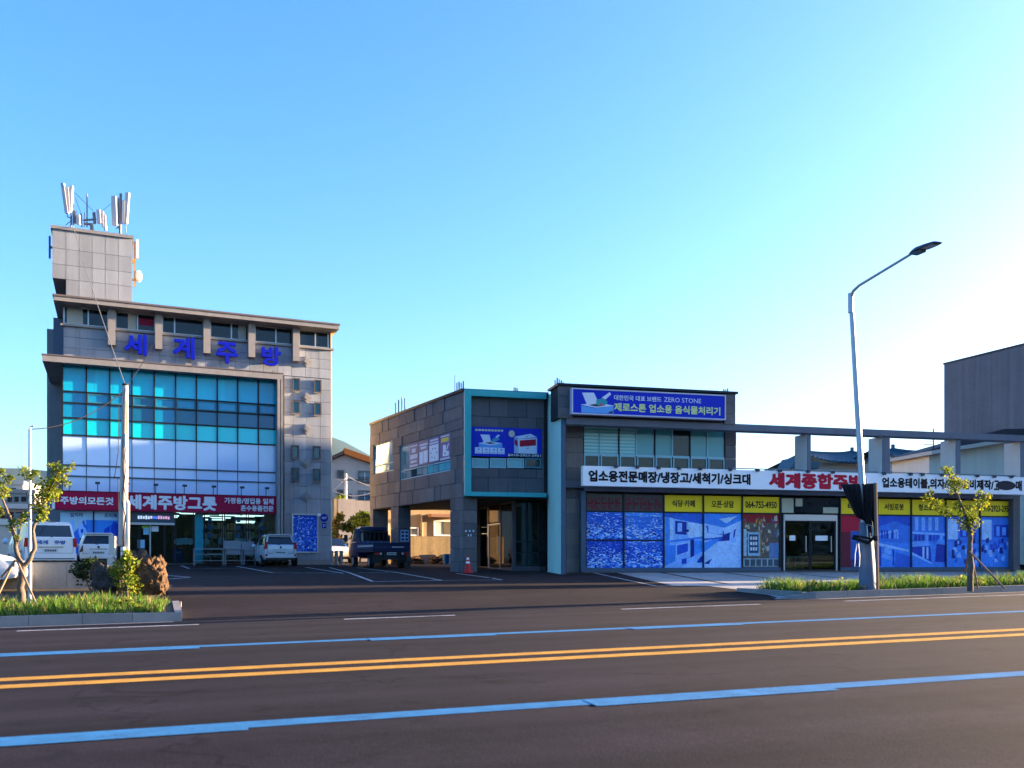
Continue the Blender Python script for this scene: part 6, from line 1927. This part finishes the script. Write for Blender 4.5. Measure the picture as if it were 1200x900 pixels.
# --- shrubs and rocks on the verge
def shrub(name, label, cat, pos, blobs, n, seed, mats, leaf, stems=5):
    r_ = random.Random(seed)
    t = thing(name, label, cat, pos)
    m = MB()
    for k in range(stems):
        b = r_.choice(blobs)
        m.tube([(r_.uniform(-.08, .08), r_.uniform(-.08, .08), -.05), (b[0][0] * .5, b[0][1] * .5, b[0][2] * .5), b[0]], [.018, .013, .005], 5)
    m.build('stem', BARK, t)
    c = MB()
    for (p, rad) in blobs:
        leaves(c, r_, p, rad, n, leaf, (0, 0, 1))
    c.build('foliage', mats, t)
    return t
def gpos(px_, Y, dz=0):
    X = (px_ - 600) / FPX * Y
    return Vector((X, Y, G(X, Y) + dz))
q = gpos(147, 23.6)
shrub('leafy_shrub', 'bright green leafy shrub growing at the foot of the utility pole', 'shrub', q, [((0, 0, .45), (.30, .25, .4)), ((.12, 0, .8), (.2, .18, .25)), ((-.2, 0, .65), (.22, .2, .25)), ((.25, -.1, .3), (.2, .2, .3)), ((.02, 0, 1.0), (.10, .1, .2))], 170, 3, [LEAF, LEAFY], .09)
q = gpos(107, 25.2)
shrub('leafy_shrub', 'dark low shrub in front of the concrete wall end', 'shrub', q, [((0, 0, .4), (.5, .3, .35)), ((-.3, 0, .55), (.3, .25, .25)), ((.3, 0, .35), (.35, .3, .3)), ((.6, -.1, .4), (.3, .25, .3)), ((0, .0, .75), (.25, .2, .15))], 260, 4, [LEAFD, LEAFD], .09)
def rock(label, pos, rad, seed, mat, cat='rock', n=72, m_=48):
    r_ = random.Random(seed)
    from mathutils import noise as mn
    o = MB(); o.ball((0, 0, 0), 1.0, n, m_)
    v2 = []
    for p in o.v:
        p = Vector(p)
        box = Vector([math.copysign(abs(c) ** .78, c) for c in p])
        q = box * .93
        dsp = mn.noise(q * 1.3 + Vector((seed, 0, 0))) * .30 + mn.noise(q * 3.1 + Vector((0, seed, 0))) * .22 + mn.noise(q * 8 + Vector((0, 0, seed))) * .13 + mn.noise(q * 17 + Vector((0, 0, seed))) * .06
        q = q * (1 + dsp)
        v2.append((q.x * rad[0], q.y * rad[1], q.z * rad[2]))
    o.v = v2
    ob = o.build('rock', mat, None, 50, loc=pos)
    return tag(ob, label, cat)
q = gpos(178, 24.0)
rock('big brown lava boulder standing at the left side of the driveway', (q.x, q.y, q.z + .46), (.42, .38, .54), 3, ROCK)
q = gpos(113, 24.4)
rock('small brown rock among the dark shrub', (q.x, q.y + .3, q.z + .62), (.30, .25, .24), 8, ROCK)
q = gpos(125, 24.2)
rock('dark round rock beside the utility pole foot', (q.x, q.y, q.z + .3), (.4, .35, .45), 12, ROCKD)
q = gpos(162, 25.0)
rock('dark lava boulder in shade behind the big brown boulder', (q.x, q.y, q.z + .5), (.35, .3, .62), 15, ROCKD)

# woodland added behind the camera to darken the reflections in the window panes
wm = MB(); rw_ = random.Random(91)
for k in range(150):
    s_ = rw_.uniform(-75, 85); t_ = rw_.uniform(-24, -14)
    x_, y_ = xy(s_, t_); h_ = rw_.uniform(3.5, 8.5)
    for q_ in range(4):
        z_ = SLOPE * s_ + .5 + h_ * (q_ + .5) / 4
        leaves(wm, rw_, (x_ + rw_.uniform(-.6, .6), y_ + rw_.uniform(-.6, .6), z_), (1.9, 1.9, h_ / 6), 26, .75, (0,))
tag(wm.build('woodland', LEAFD), 'dark evergreen woodland added out of view to darken the window reflections', 'woodland', kind='stuff')
# ------------------------------------------------------------------ rooftop antennas
ANT = M('antenna_white', (0.62, 0.56, 0.52), rough=0.5)
ANTD = M('antenna_grey', (0.16, 0.17, 0.20), rough=0.5)
def tp(px_, py_, d=1.2):
    x, z = L.px(px_, py_, td + d)
    return L.world(x, td + d, z)
zt_w = L.world(0, 0, tz1).z
def antenna(name, label, px_, items, foot_px, d=1.2, masts=()):
    b = tp(foot_px, 270, d); b.z = zt_w
    t = thing(name, label, 'antenna', b, 0)
    for (x0, y0, x1, y1, w) in items:           # sloping panel from top (x0,y0) to foot (x1,y1), w pixels wide
        a, c = tp(x0, y0, d) - b, tp(x1, y1, d) - b
        hw = w / FPX * 42 / 2
        m = MB()
        for (p, q) in ((a, c),):
            v = [(p.x - hw, p.y - .06, p.z), (p.x + hw, p.y - .06, p.z), (p.x + hw, p.y + .08, p.z), (p.x - hw, p.y + .08, p.z), (q.x - hw, q.y - .06, q.z), (q.x + hw, q.y - .06, q.z), (q.x + hw, q.y + .08, q.z), (q.x - hw, q.y + .08, q.z)]
            n = len(m.v); m.v += v
            for fc in ((0,1,2,3),(7,6,5,4),(1,0,4,5),(2,1,5,6),(3,2,6,7),(0,3,7,4)):
                m.f.append(tuple(n + k for k in fc)); m.mi.append(0)
        m.build('panel', ANT, t)
    for (pts, r_) in masts:
        oneobj('mast', ANTD, t, lambda m: m.tube([tp(x, y, d + .1) - b for x, y in pts], r_, 6))
    return t
antenna('cell_antenna', 'cluster of tall cell antenna panels at the left of the tower roof', 78, [(73.5, 215, 78.5, 250, 4), (79, 220, 81, 249, 3.5), (84, 218, 82.5, 247, 3)], 84,
        masts=[([(83.5, 268), (84, 219)], .05), ([(79, 250), (79, 254), (84, 256)], .03), ([(84, 258), (77, 264)], .02), ([(86, 230), (86, 268)], .03), ([(80, 235), (86, 236)], .025)])
antenna('cell_antenna', 'low group of small antennas and frames in the middle of the tower roof', 105, [(115.5, 246, 116.5, 262, 4.5), (120.5, 248, 121, 266, 2.5), (123, 252, 123.5, 270, 2.5), (91.5, 252, 92, 263, 4)], 110,
        masts=[([(102, 227), (102, 266)], .035), ([(95, 250), (96, 266)], .04), ([(88, 247), (88, 262)], .06), ([(97, 258), (113, 257)], .05), ([(110, 249), (111, 262)], .08), ([(98, 262), (108, 263)], .06), ([(107, 262), (108, 270)], .09), ([(99, 249), (99, 266)], .02)])
antenna('cell_antenna', 'tall cell antenna panels on a mast at the right of the tower roof', 140, [(133.5, 230, 134.5, 264, 6), (149.5, 226, 147, 262, 4.5), (145.5, 235, 145, 260, 3)], 141,
        masts=[([(141, 274), (141.5, 227)], .07), ([(134, 240), (149, 238)], .03), ([(135, 258), (147, 256)], .03), ([(138, 264), (141, 272)], .03), ([(147, 262), (147.5, 273)], .03), ([(144, 262), (136, 268)], .025), ([(138.5, 232), (139, 262)], .04)])
for (x0, y0, x1, y1, lab) in ((88, 226, 109, 247, 'guy wire sloping from the left antenna mast'), (121, 246, 131, 238, 'guy wire between the small antennas and the right mast'), (87.5, 230, 95, 250, 'steep guy wire beside the left antenna mast')):
    tag(oneobj('guy_wire', CABLE, None, lambda m: m.tube([tp(x0, y0), tp(x1, y1)], .012, 4)), lab, 'wire')
b = L.world(tx1 + .15, td + .5, L.z(157, 305, td + .5))
sa = thing('side_antenna', 'slim antenna panels and brackets fixed to the sunlit flank of the tower', 'antenna', b, L.a)
oneobj('panel', ANT, sa, lambda m: m.box(.05, .17, -.1, .1, .1, 1.0))
oneobj('dish', ANT, sa, lambda m: m.ball((.16, 0, -.75), (.16, .12, .3), 10, 8))
oneobj('bracket', M('bracket_orange', (.35, .18, .06), rough=.7), sa, lambda m: (m.box(-.13, .03, -.05, .05, -.15, .05), m.box(-.05, .03, -.04, .04, -1.3, .9), m.box(-.13, .12, -.05, .05, -1.0, -.9)))  # brackets in a plain orange brown
sl2 = L.world(tx0 - .12, td + .4, L.z(61, 290, td + .4))
la = thing('side_antenna', 'grey antenna panel fixed to the shaded left flank of the tower', 'antenna', sl2, L.a)
oneobj('panel', ANTD, la, lambda m: m.box(-.04, .04, -.1, .1, -.5, .5))
oneobj('bracket', ANTD, la, lambda m: m.box(.042, .12, -.04, .04, -.05, .05))

# ------------------------------------------------------------------ things behind and between the buildings
CREAM = M('cream_render', (0.36, 0.27, 0.155), rough=0.8, noise=[(1, .08), (15, .06)], streak=.06)
ORANGE = M('orange_tile', (0.70, 0.18, 0.035), rough=0.7, noise=[(3, .15)])
HOUSEG = M('house_grey_render', (0.44, 0.39, 0.35), rough=0.85, noise=[(.7, .07), (9, .05)], streak=.05)
PALEW = M('pale_retaining', (0.34, 0.31, 0.29), rough=0.85, noise=[(.8, .14), (9, .12)], streak=.14)
BWIN = M('blue_window_glass', (0.02, 0.09, 0.16), rough=.04, spec=.8)

# yard house behind the stilts
yh_o = at(470, 655, 54.0)
yh = thing('cream_house', 'cream house with white window and small awning behind the stilts', 'house', (yh_o.x - 3.2, yh_o.y - 2.4, 1.05), R(27))
YH = Frame(yh_o.x - 3.2, yh_o.y - 2.4, 1.05, 27)
hw = 14.0
zt_ = YH.z(500, 592)
oneobj('wall', CREAM, yh, lambda m: m.prism([(YH.x(437), 0), (hw, 0), (hw, 7), (YH.x(437) + 5.5, 7)], 0, zt_))
oneobj('roof', M('yard_roof', (.30, .22, .16), rough=.8), yh, lambda m: m.prism([(YH.x(437) - .2, -.35), (hw + .3, -.35), (hw + .3, 7.3), (YH.x(437) + 5.5, 7.3)], zt_ + .003, zt_ + .22))
def yrect(x0, y0, x1, y1): return YH.x(x0), YH.x(x1), YH.z((x0 + x1) / 2, y1), YH.z((x0 + x1) / 2, y0)
a, b, c, d_ = yrect(509, 611, 530, 627)
w = slab('window', M('window_pale', (.45, .55, .5), rough=.1), yh, a, b, -.03, .02, c, d_)
frame_rect('frame', WHITE, w, -.06, b - a + .06, -.06, d_ - c + .06, -.05, -.003, .08)
slab('window_leaf', M('window_brown', (.16, .13, .09), rough=.1), w, (b - a) * .5, b - a - .03, -.03, -.004, .03, d_ - c - .03)
oneobj('awning', M('awning_brown', (.25, .13, .08), rough=.7), yh, lambda m: m.prism([(YH.x(501), -.6), (YH.x(534), -.6), (YH.x(534), -.003), (YH.x(501), -.003)], YH.z(515, 606.5), YH.z(515, 603)))
a, b, c, d_ = yrect(478, 619, 489.5, 627)
w = slab('window', M('window_grey', (.22, .24, .22), rough=.1), yh, a, b, -.03, .02, c, d_)
frame_rect('frame', WHITE, w, -.05, b - a + .05, -.05, d_ - c + .05, -.05, -.003, .07)
oneobj('downpipe', CREAM, yh, lambda m: m.tube([(YH.x(494), -.08, 0), (YH.x(494), -.08, YH.z(494, 603))], .07, 8))
oneobj('pipe_head', CREAM, yh, lambda m: m.box(YH.x(492.5), YH.x(496), -.2, -.003, YH.z(494, 605.5), YH.z(494, 602.5)))
oneobj('meter', BOXW, yh, lambda m: m.box(YH.x(447), YH.x(455), -.2, -.003, YH.z(450, 630), YH.z(450, 613)))
# yard wall
YCONC = M('yard_concrete', (.26, .19, .10), rough=.85, var=.08, noise=[(1.2, .2), (9, .18)], streak=.2)
yw_o = at(436, 655, 50.6)
yw = thing('yard_wall', 'stained yellowish concrete yard wall seen between the stilts', 'wall', (yw_o.x - 4, yw_o.y - 2.0, 1.03), R(27))
YW = Frame(yw_o.x - 4, yw_o.y - 2.0, 1.03, 27)
x0, x1 = YW.x(445), YW.x(532)
n = 9
zwt = YW.z(495, 628.5)
for k in range(n):
    slab('wall_bay', YCONC, yw, x0 + (x1 - x0) * k / n + .004, x0 + (x1 - x0) * (k + 1) / n - .004, 0, .2, -.1, zwt)
sl_ = at(499, 652, 49.6)
st2 = thing('stone_slab', 'broken grey concrete slab leaning at the yard wall', 'slab', (sl_.x, sl_.y, G(sl_.x, sl_.y)), R(14))
oneobj('slab', CONC, st2, lambda m: m.prism_y([(-.45, -.02), (.4, -.02), (.5, .52), (-.38, .5)], -.1, .1))
oneobj('broken_edge', ROCKD, st2, lambda m: m.prism_y([(.41, -.02), (.55, -.02), (.6, .4), (.51, .5)], -.08, .08))
q = at(519, 655, 49.3)
rock('pile of yellowish rubble beside the blue tub', (q.x, q.y, G(q.x, q.y) + .15), (.75, .5, .35), 22, ROCK)
q = at(485, 655, 49.4)
rock('small yellowish rubble heap at the yard wall foot', (q.x, q.y, G(q.x, q.y) + .12), (.5, .4, .3), 25, ROCK)

# grey gabled house with orange roof
go = at(388, 655, 92.0)
gh = thing('gabled_house', 'grey gabled house with orange roof edge above the pale retaining wall', 'house', (go.x - 4.5, go.y - 1.5, 0.5), R(14))
GH = Frame(go.x - 4.5, go.y - 1.5, 0.5, 14)
xa, xb_ = GH.x(356), GH.x(452)
zr_ = GH.z(403, 533); ze = GH.z(388, 541); zer = GH.z(434, 545.5)
xm_ = GH.x(403)
oneobj('wall', HOUSEG, gh, lambda m: m.prism_y([(xa, 0), (xb_, 0), (xb_, zer - (xb_ - GH.x(434)) * .22), (xm_, zr_), (xa, ze - (GH.x(388) - xa) * .45)], 0, 11))
sl1 = (zr_ - (zer - (xb_ - GH.x(434)) * .22)) / (xb_ - xm_)
def slope_roof(m, xA, zA, xB, zB, t, y0, y1):
    m.prism_y([(xA, zA), (xB, zB), (xB, zB + t), (xA, zA + t)], y0, y1)
oneobj('roof', ORANGE, gh, lambda m: slope_roof(m, xm_, zr_ + .06, xb_ + .6, zr_ + .06 - sl1 * (xb_ + .6 - xm_), .6, -.5, 11.4))
sl0 = (zr_ - (ze - (GH.x(388) - xa) * .45)) / (xm_ - xa)
oneobj('roof', M('roof_brown', (.12, .08, .065), rough=.8), gh, lambda m: slope_roof(m, xa - .6, zr_ + .06 - sl0 * (xm_ - xa + .6), xm_ - .003, zr_ + .06, .35, -.5, 11.4))
for (x0, y0, x1, y1, lab) in ((396.5, 552, 402, 559, 0), (421, 553, 434, 565, 1), (396, 575, 402, 581, 0), (421, 576, 434, 586.5, 1), (408, 580, 411, 583, 0)):
    a, b, c, d_ = GH.x(x0), GH.x(x1), GH.z(x0, y1), GH.z(x0, y0)
    w = slab('window', BWIN if lab else DARKGL, gh, a, b, -.03, .05, c, d_)
    frame_rect('frame', M('house_frame', (.12, .12, .13), rough=.6), w, -.12, b - a + .12, -.12, d_ - c + .12, -.08, -.004, .14)
    if lab:
        slab('glazing_bar', WHITE, w, (b - a) * .48, (b - a) * .52, -.03, -.004, .03, d_ - c - .03)
        oneobj('window_rail', BLACK, w, lambda m: (m.box(-.1, b - a + .1, -.3, -.26, .4, .46), m.box(-.1, b - a + .1, -.3, -.26, 0, .05), *[None for _ in (m.box(-.1 + k * .3, -.06 + k * .3, -.3, -.26, .05, .4) for k in range(0))]))
# pale retaining wall
ro = at(396, 655, 66.0)
rw = thing('retaining_wall', 'tall pale stained retaining wall behind the white sedan', 'wall', (ro.x, ro.y, .9), R(22))
RW = Frame(ro.x, ro.y, .9, 22)
zl = RW.z(396.5, 584.5); zrr = RW.z(434, 587)
for k in range(5):
    a, b = RW.x(396.3) + 1.3 * k, RW.x(396.3) + 1.3 * (k + 1) - .01
    oneobj('wall_bay', PALEW, rw, lambda m: m.box(a, b, 0, .3, -.2, zl - .09 * k))
oneobj('return_wall', CREAM, rw, lambda m: m.box(RW.x(396.3) - .3, RW.x(396.3) - .01, .01, 6, -.2, zl))
oneobj('bank_wall', CREAM, rw, lambda m: m.box(RW.x(386), RW.x(396.3) - .32, 2.5, 2.8, -.2, RW.z(390, 594)))
# concrete pole between
po = at(405, 655, 72)
bp_ = thing('utility_pole', 'thin concrete utility pole with crossing wires before the gabled house', 'utility pole', (po.x, po.y, .9))
oneobj('pole', CPOLE, bp_, lambda m: m.tube([(0, 0, 0), (.0, 0, at(405, 555, 72).z - .9)], [.17, .12], 10), 50)
oneobj('step_bolts', CABLE, bp_, lambda m: [m.box(-.25, .25, -.02, .02, z, z + .03) for z in (4.9, 5.4, 5.9, 6.4)])
oneobj('crossarm', CABLE, bp_, lambda m: m.box(-.1, 1.9, -.05, .05, at(405, 563, 72).z - .9, at(405, 563, 72).z - .82))
for (x0, y0, x1, y1, s, lab) in ((386, 559, 405, 563, .05, 'upper wire left of the thin concrete pole'), (386, 573, 436, 577, .4, 'sagging pale cable below the gabled house windows'), (405, 557, 436, 570, .1, 'wire sloping right from the thin concrete pole'), (386, 578, 405, 560, .1, 'wire sloping up to the thin concrete pole')):
    tag(oneobj('overhead_wire', M('cable_pale', (.45, .43, .40), rough=.6), None, lambda m: m.tube(sag(at(x0, y0, 71.8), at(x1, y1, 71.8), s), .035, 5)), lab, 'wire')

# bushes in the gap
def bush(label, px_, py_, Y, blobs, n, leaf, seed, mats=(LEAFD, LEAF)):
    c = at(px_, py_, Y)
    p = Vector((c.x, c.y, G(c.x, c.y)))
    sc = Y / FPX
    bl_ = [(((x - px_) * sc, dy, EYE + (HOR - y) * sc - p.z), (rx * sc, rx * sc, ry * sc)) for (x, y, rx, ry, dy) in blobs]
    return shrub('garden_tree', label, 'tree', p, bl_, n, seed, list(mats), leaf, 7)
bush('dark pruned garden tree in front of the pale retaining wall', 422, 655, 60, [(418, 612, 9, 6, 0), (426, 606, 8, 6, 0), (431, 614, 8, 8, 0), (423, 620, 12, 8, 0), (412, 619, 8, 5, 0), (405, 618, 5, 3, 0), (430, 628, 9, 8, 0), (420, 630, 8, 6, 0)], 190, .28, 31)
bush('brown green scrub beside the stone wall corner', 392, 655, 58, [(390, 628, 5, 10, 0), (396, 634, 6, 8, 0), (388, 645, 4, 8, 0), (400, 640, 6, 5, 0), (393, 616, 4, 6, 0), (398, 606, 3, 4, 0)], 120, .26, 32, (LEAFD, M('leaf_brown', (.13, .09, .04), rough=.8, trans=.2)))
bush('sunlit bush on the bank above the scrub', 391, 655, 68, [(390, 590, 4, 5, 0), (391, 598, 4, 4, 0), (399, 584, 5, 2, 0)], 70, .26, 33, (LEAF, LEAFY))

# ------------------------------------------------------------------ right background
CB = Frame(27.13, 56.8, 1.0, -68.5)
cb = thing('concrete_block', 'tall windowless concrete block building at the right behind the pergola', 'building', (27.13, 56.8, 1.0), CB.a)
zb1 = CB.z(1107.5, 427)
BOARD = M('board_marked_concrete', (0.125, 0.138, 0.158), rough=0.85, noise=[(.5, .14), (7, .12)], streak=.18, bump=(20, .3, .02))
for k in range(16):
    slab('wall_bay', BOARD, cb, 1.15 * k + .004, 1.15 * (k + 1) - .004, 0, .3, -.2, zb1)
oneobj('body', BOARD, cb, lambda m: m.box(.05, 18.4, .303, 18, -.2, zb1 - .05))
oneobj('coping', M('coping_dark', (.05, .05, .055), rough=.7), cb, lambda m: m.box(-.05, 18.5, -.04, .6, zb1 + .003, zb1 + .1))
# cream annex in front of the block
an_o = at(1088, 655, 48.4)
AN = Frame(an_o.x, an_o.y, 1.0, 10)
an = thing('cream_annex', 'cream rendered house with low dark roof behind the railing', 'house', (an_o.x, an_o.y, 1.0), AN.a)
za = AN.z(1100, 527); zb2 = AN.z(1185, 517)
oneobj('wall', M('annex_render', (.68, .64, .52), rough=.8, noise=[(.8, .07)], streak=.08), an, lambda m: m.prism_y([(AN.x(1089), 0), (AN.x(1215), 0), (AN.x(1215), AN.z(1215, 513)), (AN.x(1089), za - .3)], 0, 3.4))
oneobj('eave', M('annex_eave', (.5, .46, .38), rough=.7), an, lambda m: m.prism_y([(AN.x(1082), za - .35), (AN.x(1215), AN.z(1215, 513) + .003), (AN.x(1215), AN.z(1215, 513) + .22), (AN.x(1082), za - .15)], -.7, 3.6))
oneobj('roof', M('annex_roof', (.06, .05, .055), rough=.7), an, lambda m: m.prism_y([(AN.x(1083), za - .12), (AN.x(1180), za + 1.25), (AN.x(1215), za + 1.3), (AN.x(1215), za + .62)], .2, 3.6))
oneobj('vent_stack', GALV, an, lambda m: [m.tube([(AN.x(1192) + .3 * k, -1.2, za), (AN.x(1192) + .3 * k, -1.2, AN.z(1192, 487, -1.2))], .13, 8) for k in range(3)])
mast = thing('roof_aerial', 'thin aerial with crossbars on the cream house roof edge', 'aerial', at(1094, 520, 48.6))
oneobj('rod', CABLE, mast, lambda m: m.tube([(0, 0, -.4), (0, 0, at(1094, 502, 48.6).z - at(1094, 520, 48.6).z)], .03, 5))
oneobj('crossbar', CABLE, mast, lambda m: (m.box(-.55, .02, -.02, .02, -.05, -.01), m.box(-.35, .02, -.02, .02, .12, .15)))

# tiled roof hall (traditional curved roof)
TILE = M('blue_roof_tile', (0.035, 0.09, 0.13), rough=0.5, noise=[(2, .15)])
def hall(label, Y, xl, xr_, ye, yr, xrl, xrr, seed):
    o = at((xl + xr_) / 2, ye, Y)
    t = thing('tiled_hall', label, 'hall', (o.x, o.y, 1.0), R(12))
    F_ = Frame(o.x, o.y, 1.0, 12)
    zE = F_.z((xl + xr_) / 2, ye); zR_ = F_.z((xl + xr_) / 2, yr)
    x0, x1, r0, r1 = F_.x(xl), F_.x(xr_), F_.x(xrl), F_.x(xrr)
    dep = 5.0
    n = int((x1 - x0) / .48)
    m = MB()
    def surf(k, v):
        """k 0..1 along the eave, v 0 eave 1 ridge"""
        xe_ = x0 + (x1 - x0) * k; xr2 = r0 + (r1 - r0) * k
        x = xe_ + (xr2 - xe_) * v
        lift = .75 * (abs(2 * k - 1) ** 3.0) * (1 - v)
        z = zE + (zR_ - zE) * (v ** 1.35) + lift + .25 * v * abs(2 * k - 1) ** 3
        return (x, v * dep, z)
    for i in range(n):
        for j in range(8):
            a, b = i / n, (i + 1) / n; c, d = j / 8, (j + 1) / 8
            m.face([surf(a, c), surf(b, c), surf(b, d), surf(a, d)])
    m.build('roof', TILE, t)
    m = MB()
    for i in range(n + 1):
        k = i / n
        pts = [Vector(surf(k, j / 8)) + Vector((0, 0, .05)) for j in range(9)]
        m.tube(pts, .11, 6)
    m.build('cover_tiles', TILE, t)['kind'] = 'stuff'
    m = MB()
    m.tube([Vector(surf(i / 12, 1)) + Vector((0, 0, .12)) for i in range(13)], .17, 8)
    for e in (0, 1):
        m.tube([Vector(surf(e, j / 8)) + Vector((0, 0, .12)) for j in range(9)], .14, 7)
        p = Vector(surf(e, 1)); m.box(p.x - .14, p.x + .14, p.y - .14, p.y + .14, p.z, p.z + .6)
    m.build('ridge', TILE, t)
    oneobj('back_roof', TILE, t, lambda m: m.face([surf(0, 1), surf(1, 1), (x1, dep * 2, zE), (x0, dep * 2, zE)]))
    oneobj('wall', M('hall_wall', (.42, .40, .36), rough=.8), t, lambda m: m.box(x0 + .8, x1 - .8, 1.0, dep * 2 - 1, 0, zE - .03))
    oneobj('beam', M('hall_timber_red', (.18, .05, .035), rough=.7), t, lambda m: (m.box(x0 + .7, x1 - .7, .9, .997, zE - 1.6, zE - 1.2), *[None for _ in ()]))
    oneobj('eave_board', M('hall_eave', (.10, .12, .12), rough=.7), t, lambda m: m.box(x0 + .4, x1 - .4, .15, .3, zE - .12, zE - .01))
    return t
hall('traditional hall with blue tiled curved roof seen under the pergola', 96, 948, 1044, 542, 526, 970, 1030, 1)
hall('second blue tiled curved roof at the right of the hall', 92, 1040, 1092, 538, 523, 1056, 1082, 2)
sml = thing('tiled_gatehouse', 'small blue tiled roof tip left of the pergola column', 'roof', (at(945, 552, 94).x, 94, 1.0), R(12))
SM = Frame(at(945, 552, 94).x, 94, 1.0, 12)
oneobj('roof', TILE, sml, lambda m: m.prism_y([(SM.x(926), SM.z(926, 549)), (SM.x(960), SM.z(960, 549)), (SM.x(960), SM.z(960, 540)), (SM.x(936), SM.z(936, 540)), (SM.x(933), SM.z(933, 535.5)), (SM.x(930.5), SM.z(930.5, 541))], 0, 3))
oneobj('wall', MATS['hall_wall'], sml, lambda m: m.box(SM.x(930), SM.x(960), .3, 2.8, 0, SM.z(940, 549) - .01))

# ------------------------------------------------------------------ left background
def block(label, Y, x0, x1, ytop, mat, dep=8, win=(), roofm=None, rot=14):
    o = at(x0, 655, Y)
    F_ = Frame(o.x, o.y, -1.0, rot)
    t = thing('distant_building', label, 'building', F_.o, F_.a)
    a, b = 0, F_.x(x1); z = F_.z((x0 + x1) / 2, ytop)
    oneobj('wall', mat, t, lambda m: m.box(a, b, 0, dep, 0, z))
    oneobj('parapet', roofm or mat, t, lambda m: m.box(a - .15, b + .15, -.15, dep, z + .003, z + .45))
    for (p0, q0, p1, q1) in win:
        slab('window', DARKGL, t, F_.x(p0), F_.x(p1), -.04, .02, F_.z(p0, q1), F_.z(p0, q0))
    return t
FAR1 = M('far_wall_grey', (.30, .28, .26), rough=.8); FAR2 = M('far_wall_cream', (.55, .50, .42), rough=.8); FAR3 = M('far_wall_brown', (.28, .18, .13), rough=.8)
block('far grey flat roofed building at the left horizon', 105, 6, 40, 578, FAR1, 10, [(9, 582, 14, 588), (17, 582, 22, 588), (25, 582, 31, 588)])
block('far pale rooftop block above the grey building', 112, 10, 27, 568, FAR2, 8, [(14, 572, 19, 576)])
block('brown shopfront building behind the forked tree', 84, -30, 52, 596, FAR3, 9, [(-2, 600, 6, 607), (9, 600, 16, 607), (19, 600, 26, 607), (29, 600, 36, 607), (40, 600, 47, 607)], M('far_roof_metal', (.5, .48, .45), rough=.4))
block('white shed with sloping pale roof at the left edge', 70, -40, 40, 615, FAR2, 8, [], M('shed_roof', (.65, .62, .55), rough=.5))
block('grey garage wall behind the white van', 58, 20, 70, 610, FAR1, 6)

# hills all round the horizon
def hills():
    HM = M('forest_hill', (0.02, 0.036, 0.034), rough=0.95, noise=[(.004, .3), (.02, .2)])
    from mathutils import noise as mn
    v = []; f = []
    n = 240
    for i in range(n):
        a = 2 * math.pi * i / n
        d = Vector((math.cos(a), math.sin(a), 0))
        # angle from +Y to the left
        ang = math.degrees(math.atan2(-d.x, d.y))
        prof = 150 + 110 * mn.noise(d * 2.2 + Vector((3, 1, 0))) + 60 * mn.noise(d * 6)
        if -40 < ang < 45: prof *= .3
        prof += 720 * math.exp(-((ang - 13) / 9) ** 2) + 440 * math.exp(-((ang - 30) / 8) ** 2)
        if abs(abs(ang) - 180) < 70: prof = 520 + 330 * mn.noise(d * 5 + Vector((9, 2, 0)))
        prof = max(prof, 30)
        for k, (rr, hh) in enumerate(((3800, 0), (4400, .45), (5000, .85), (5500, 1.0), (6200, .7), (7000, 0))):
            wob = 1 + .12 * mn.noise(Vector((d.x * 9, d.y * 9, k)))
            v.append((d.x * rr, d.y * rr, -4 + prof * hh * wob))
    for i in range(n):
        j = (i + 1) % n
        for k in range(5):
            f.append((i*6 + k, j*6 + k, j*6 + k + 1, i*6 + k + 1))
    me = bpy.data.meshes.new('hills'); me.from_pydata(v, [], f); me.materials.append(HM)
    me.polygons.foreach_set('use_smooth', [True] * len(f)); me.update()
    o = link('hills', me); o['kind'] = 'structure'; o['label'] = 'blue hazy mountain ridges on the horizon'
hills()

# unseen evergreen added right of the view to shadow the driveway
ep = Vector((24.6, 35.2, 0)); ep.z = G(ep.x, ep.y)
ev = thing('shadow_tree', 'tall slim evergreen added out of view to shade the driveway', 'tree', ep)
oneobj('trunk', BARK, ev, lambda m: m.tube([(0, 0, -.1), (.05, 0, 2.2), (0, .05, 6.8)], [.14, .11, .03], 8))
cm_ = MB(); re_ = random.Random(77)
for k in range(16):
    z_ = 1.5 + k * .34; w_ = 1.05 * (1 - (k / 17) ** 2) * re_.uniform(.75, 1.1)
    leaves(cm_, re_, (re_.uniform(-.15, .15), re_.uniform(-.15, .15), z_), (w_, w_, .35), 150, .22, (0,))
cm_.build('crown', LEAFD, ev)

# ------------------------------------------------------------------ haze
hz_ = MB(); hz_.box(-7600, 7600, -7600, 7600, -6, 900)
hzm = bpy.data.materials.new('haze_air'); hzm.use_nodes = True
hn = hzm.node_tree
hn.nodes.remove(hn.nodes['Principled BSDF'])
pv = hn.nodes.new('ShaderNodeVolumePrincipled')
pv.inputs['Color'].default_value = (0.38, 0.66, 1.0, 1)
pv.inputs['Density'].default_value = 0.000018
pv.inputs['Anisotropy'].default_value = 0.0
hn.links.new(pv.outputs[0], hn.nodes['Material Output'].inputs['Volume'])
hz_o = hz_.build('haze', hzm)
hz_o['kind'] = 'stuff'; hz_o['label'] = 'thin pale haze in the air'
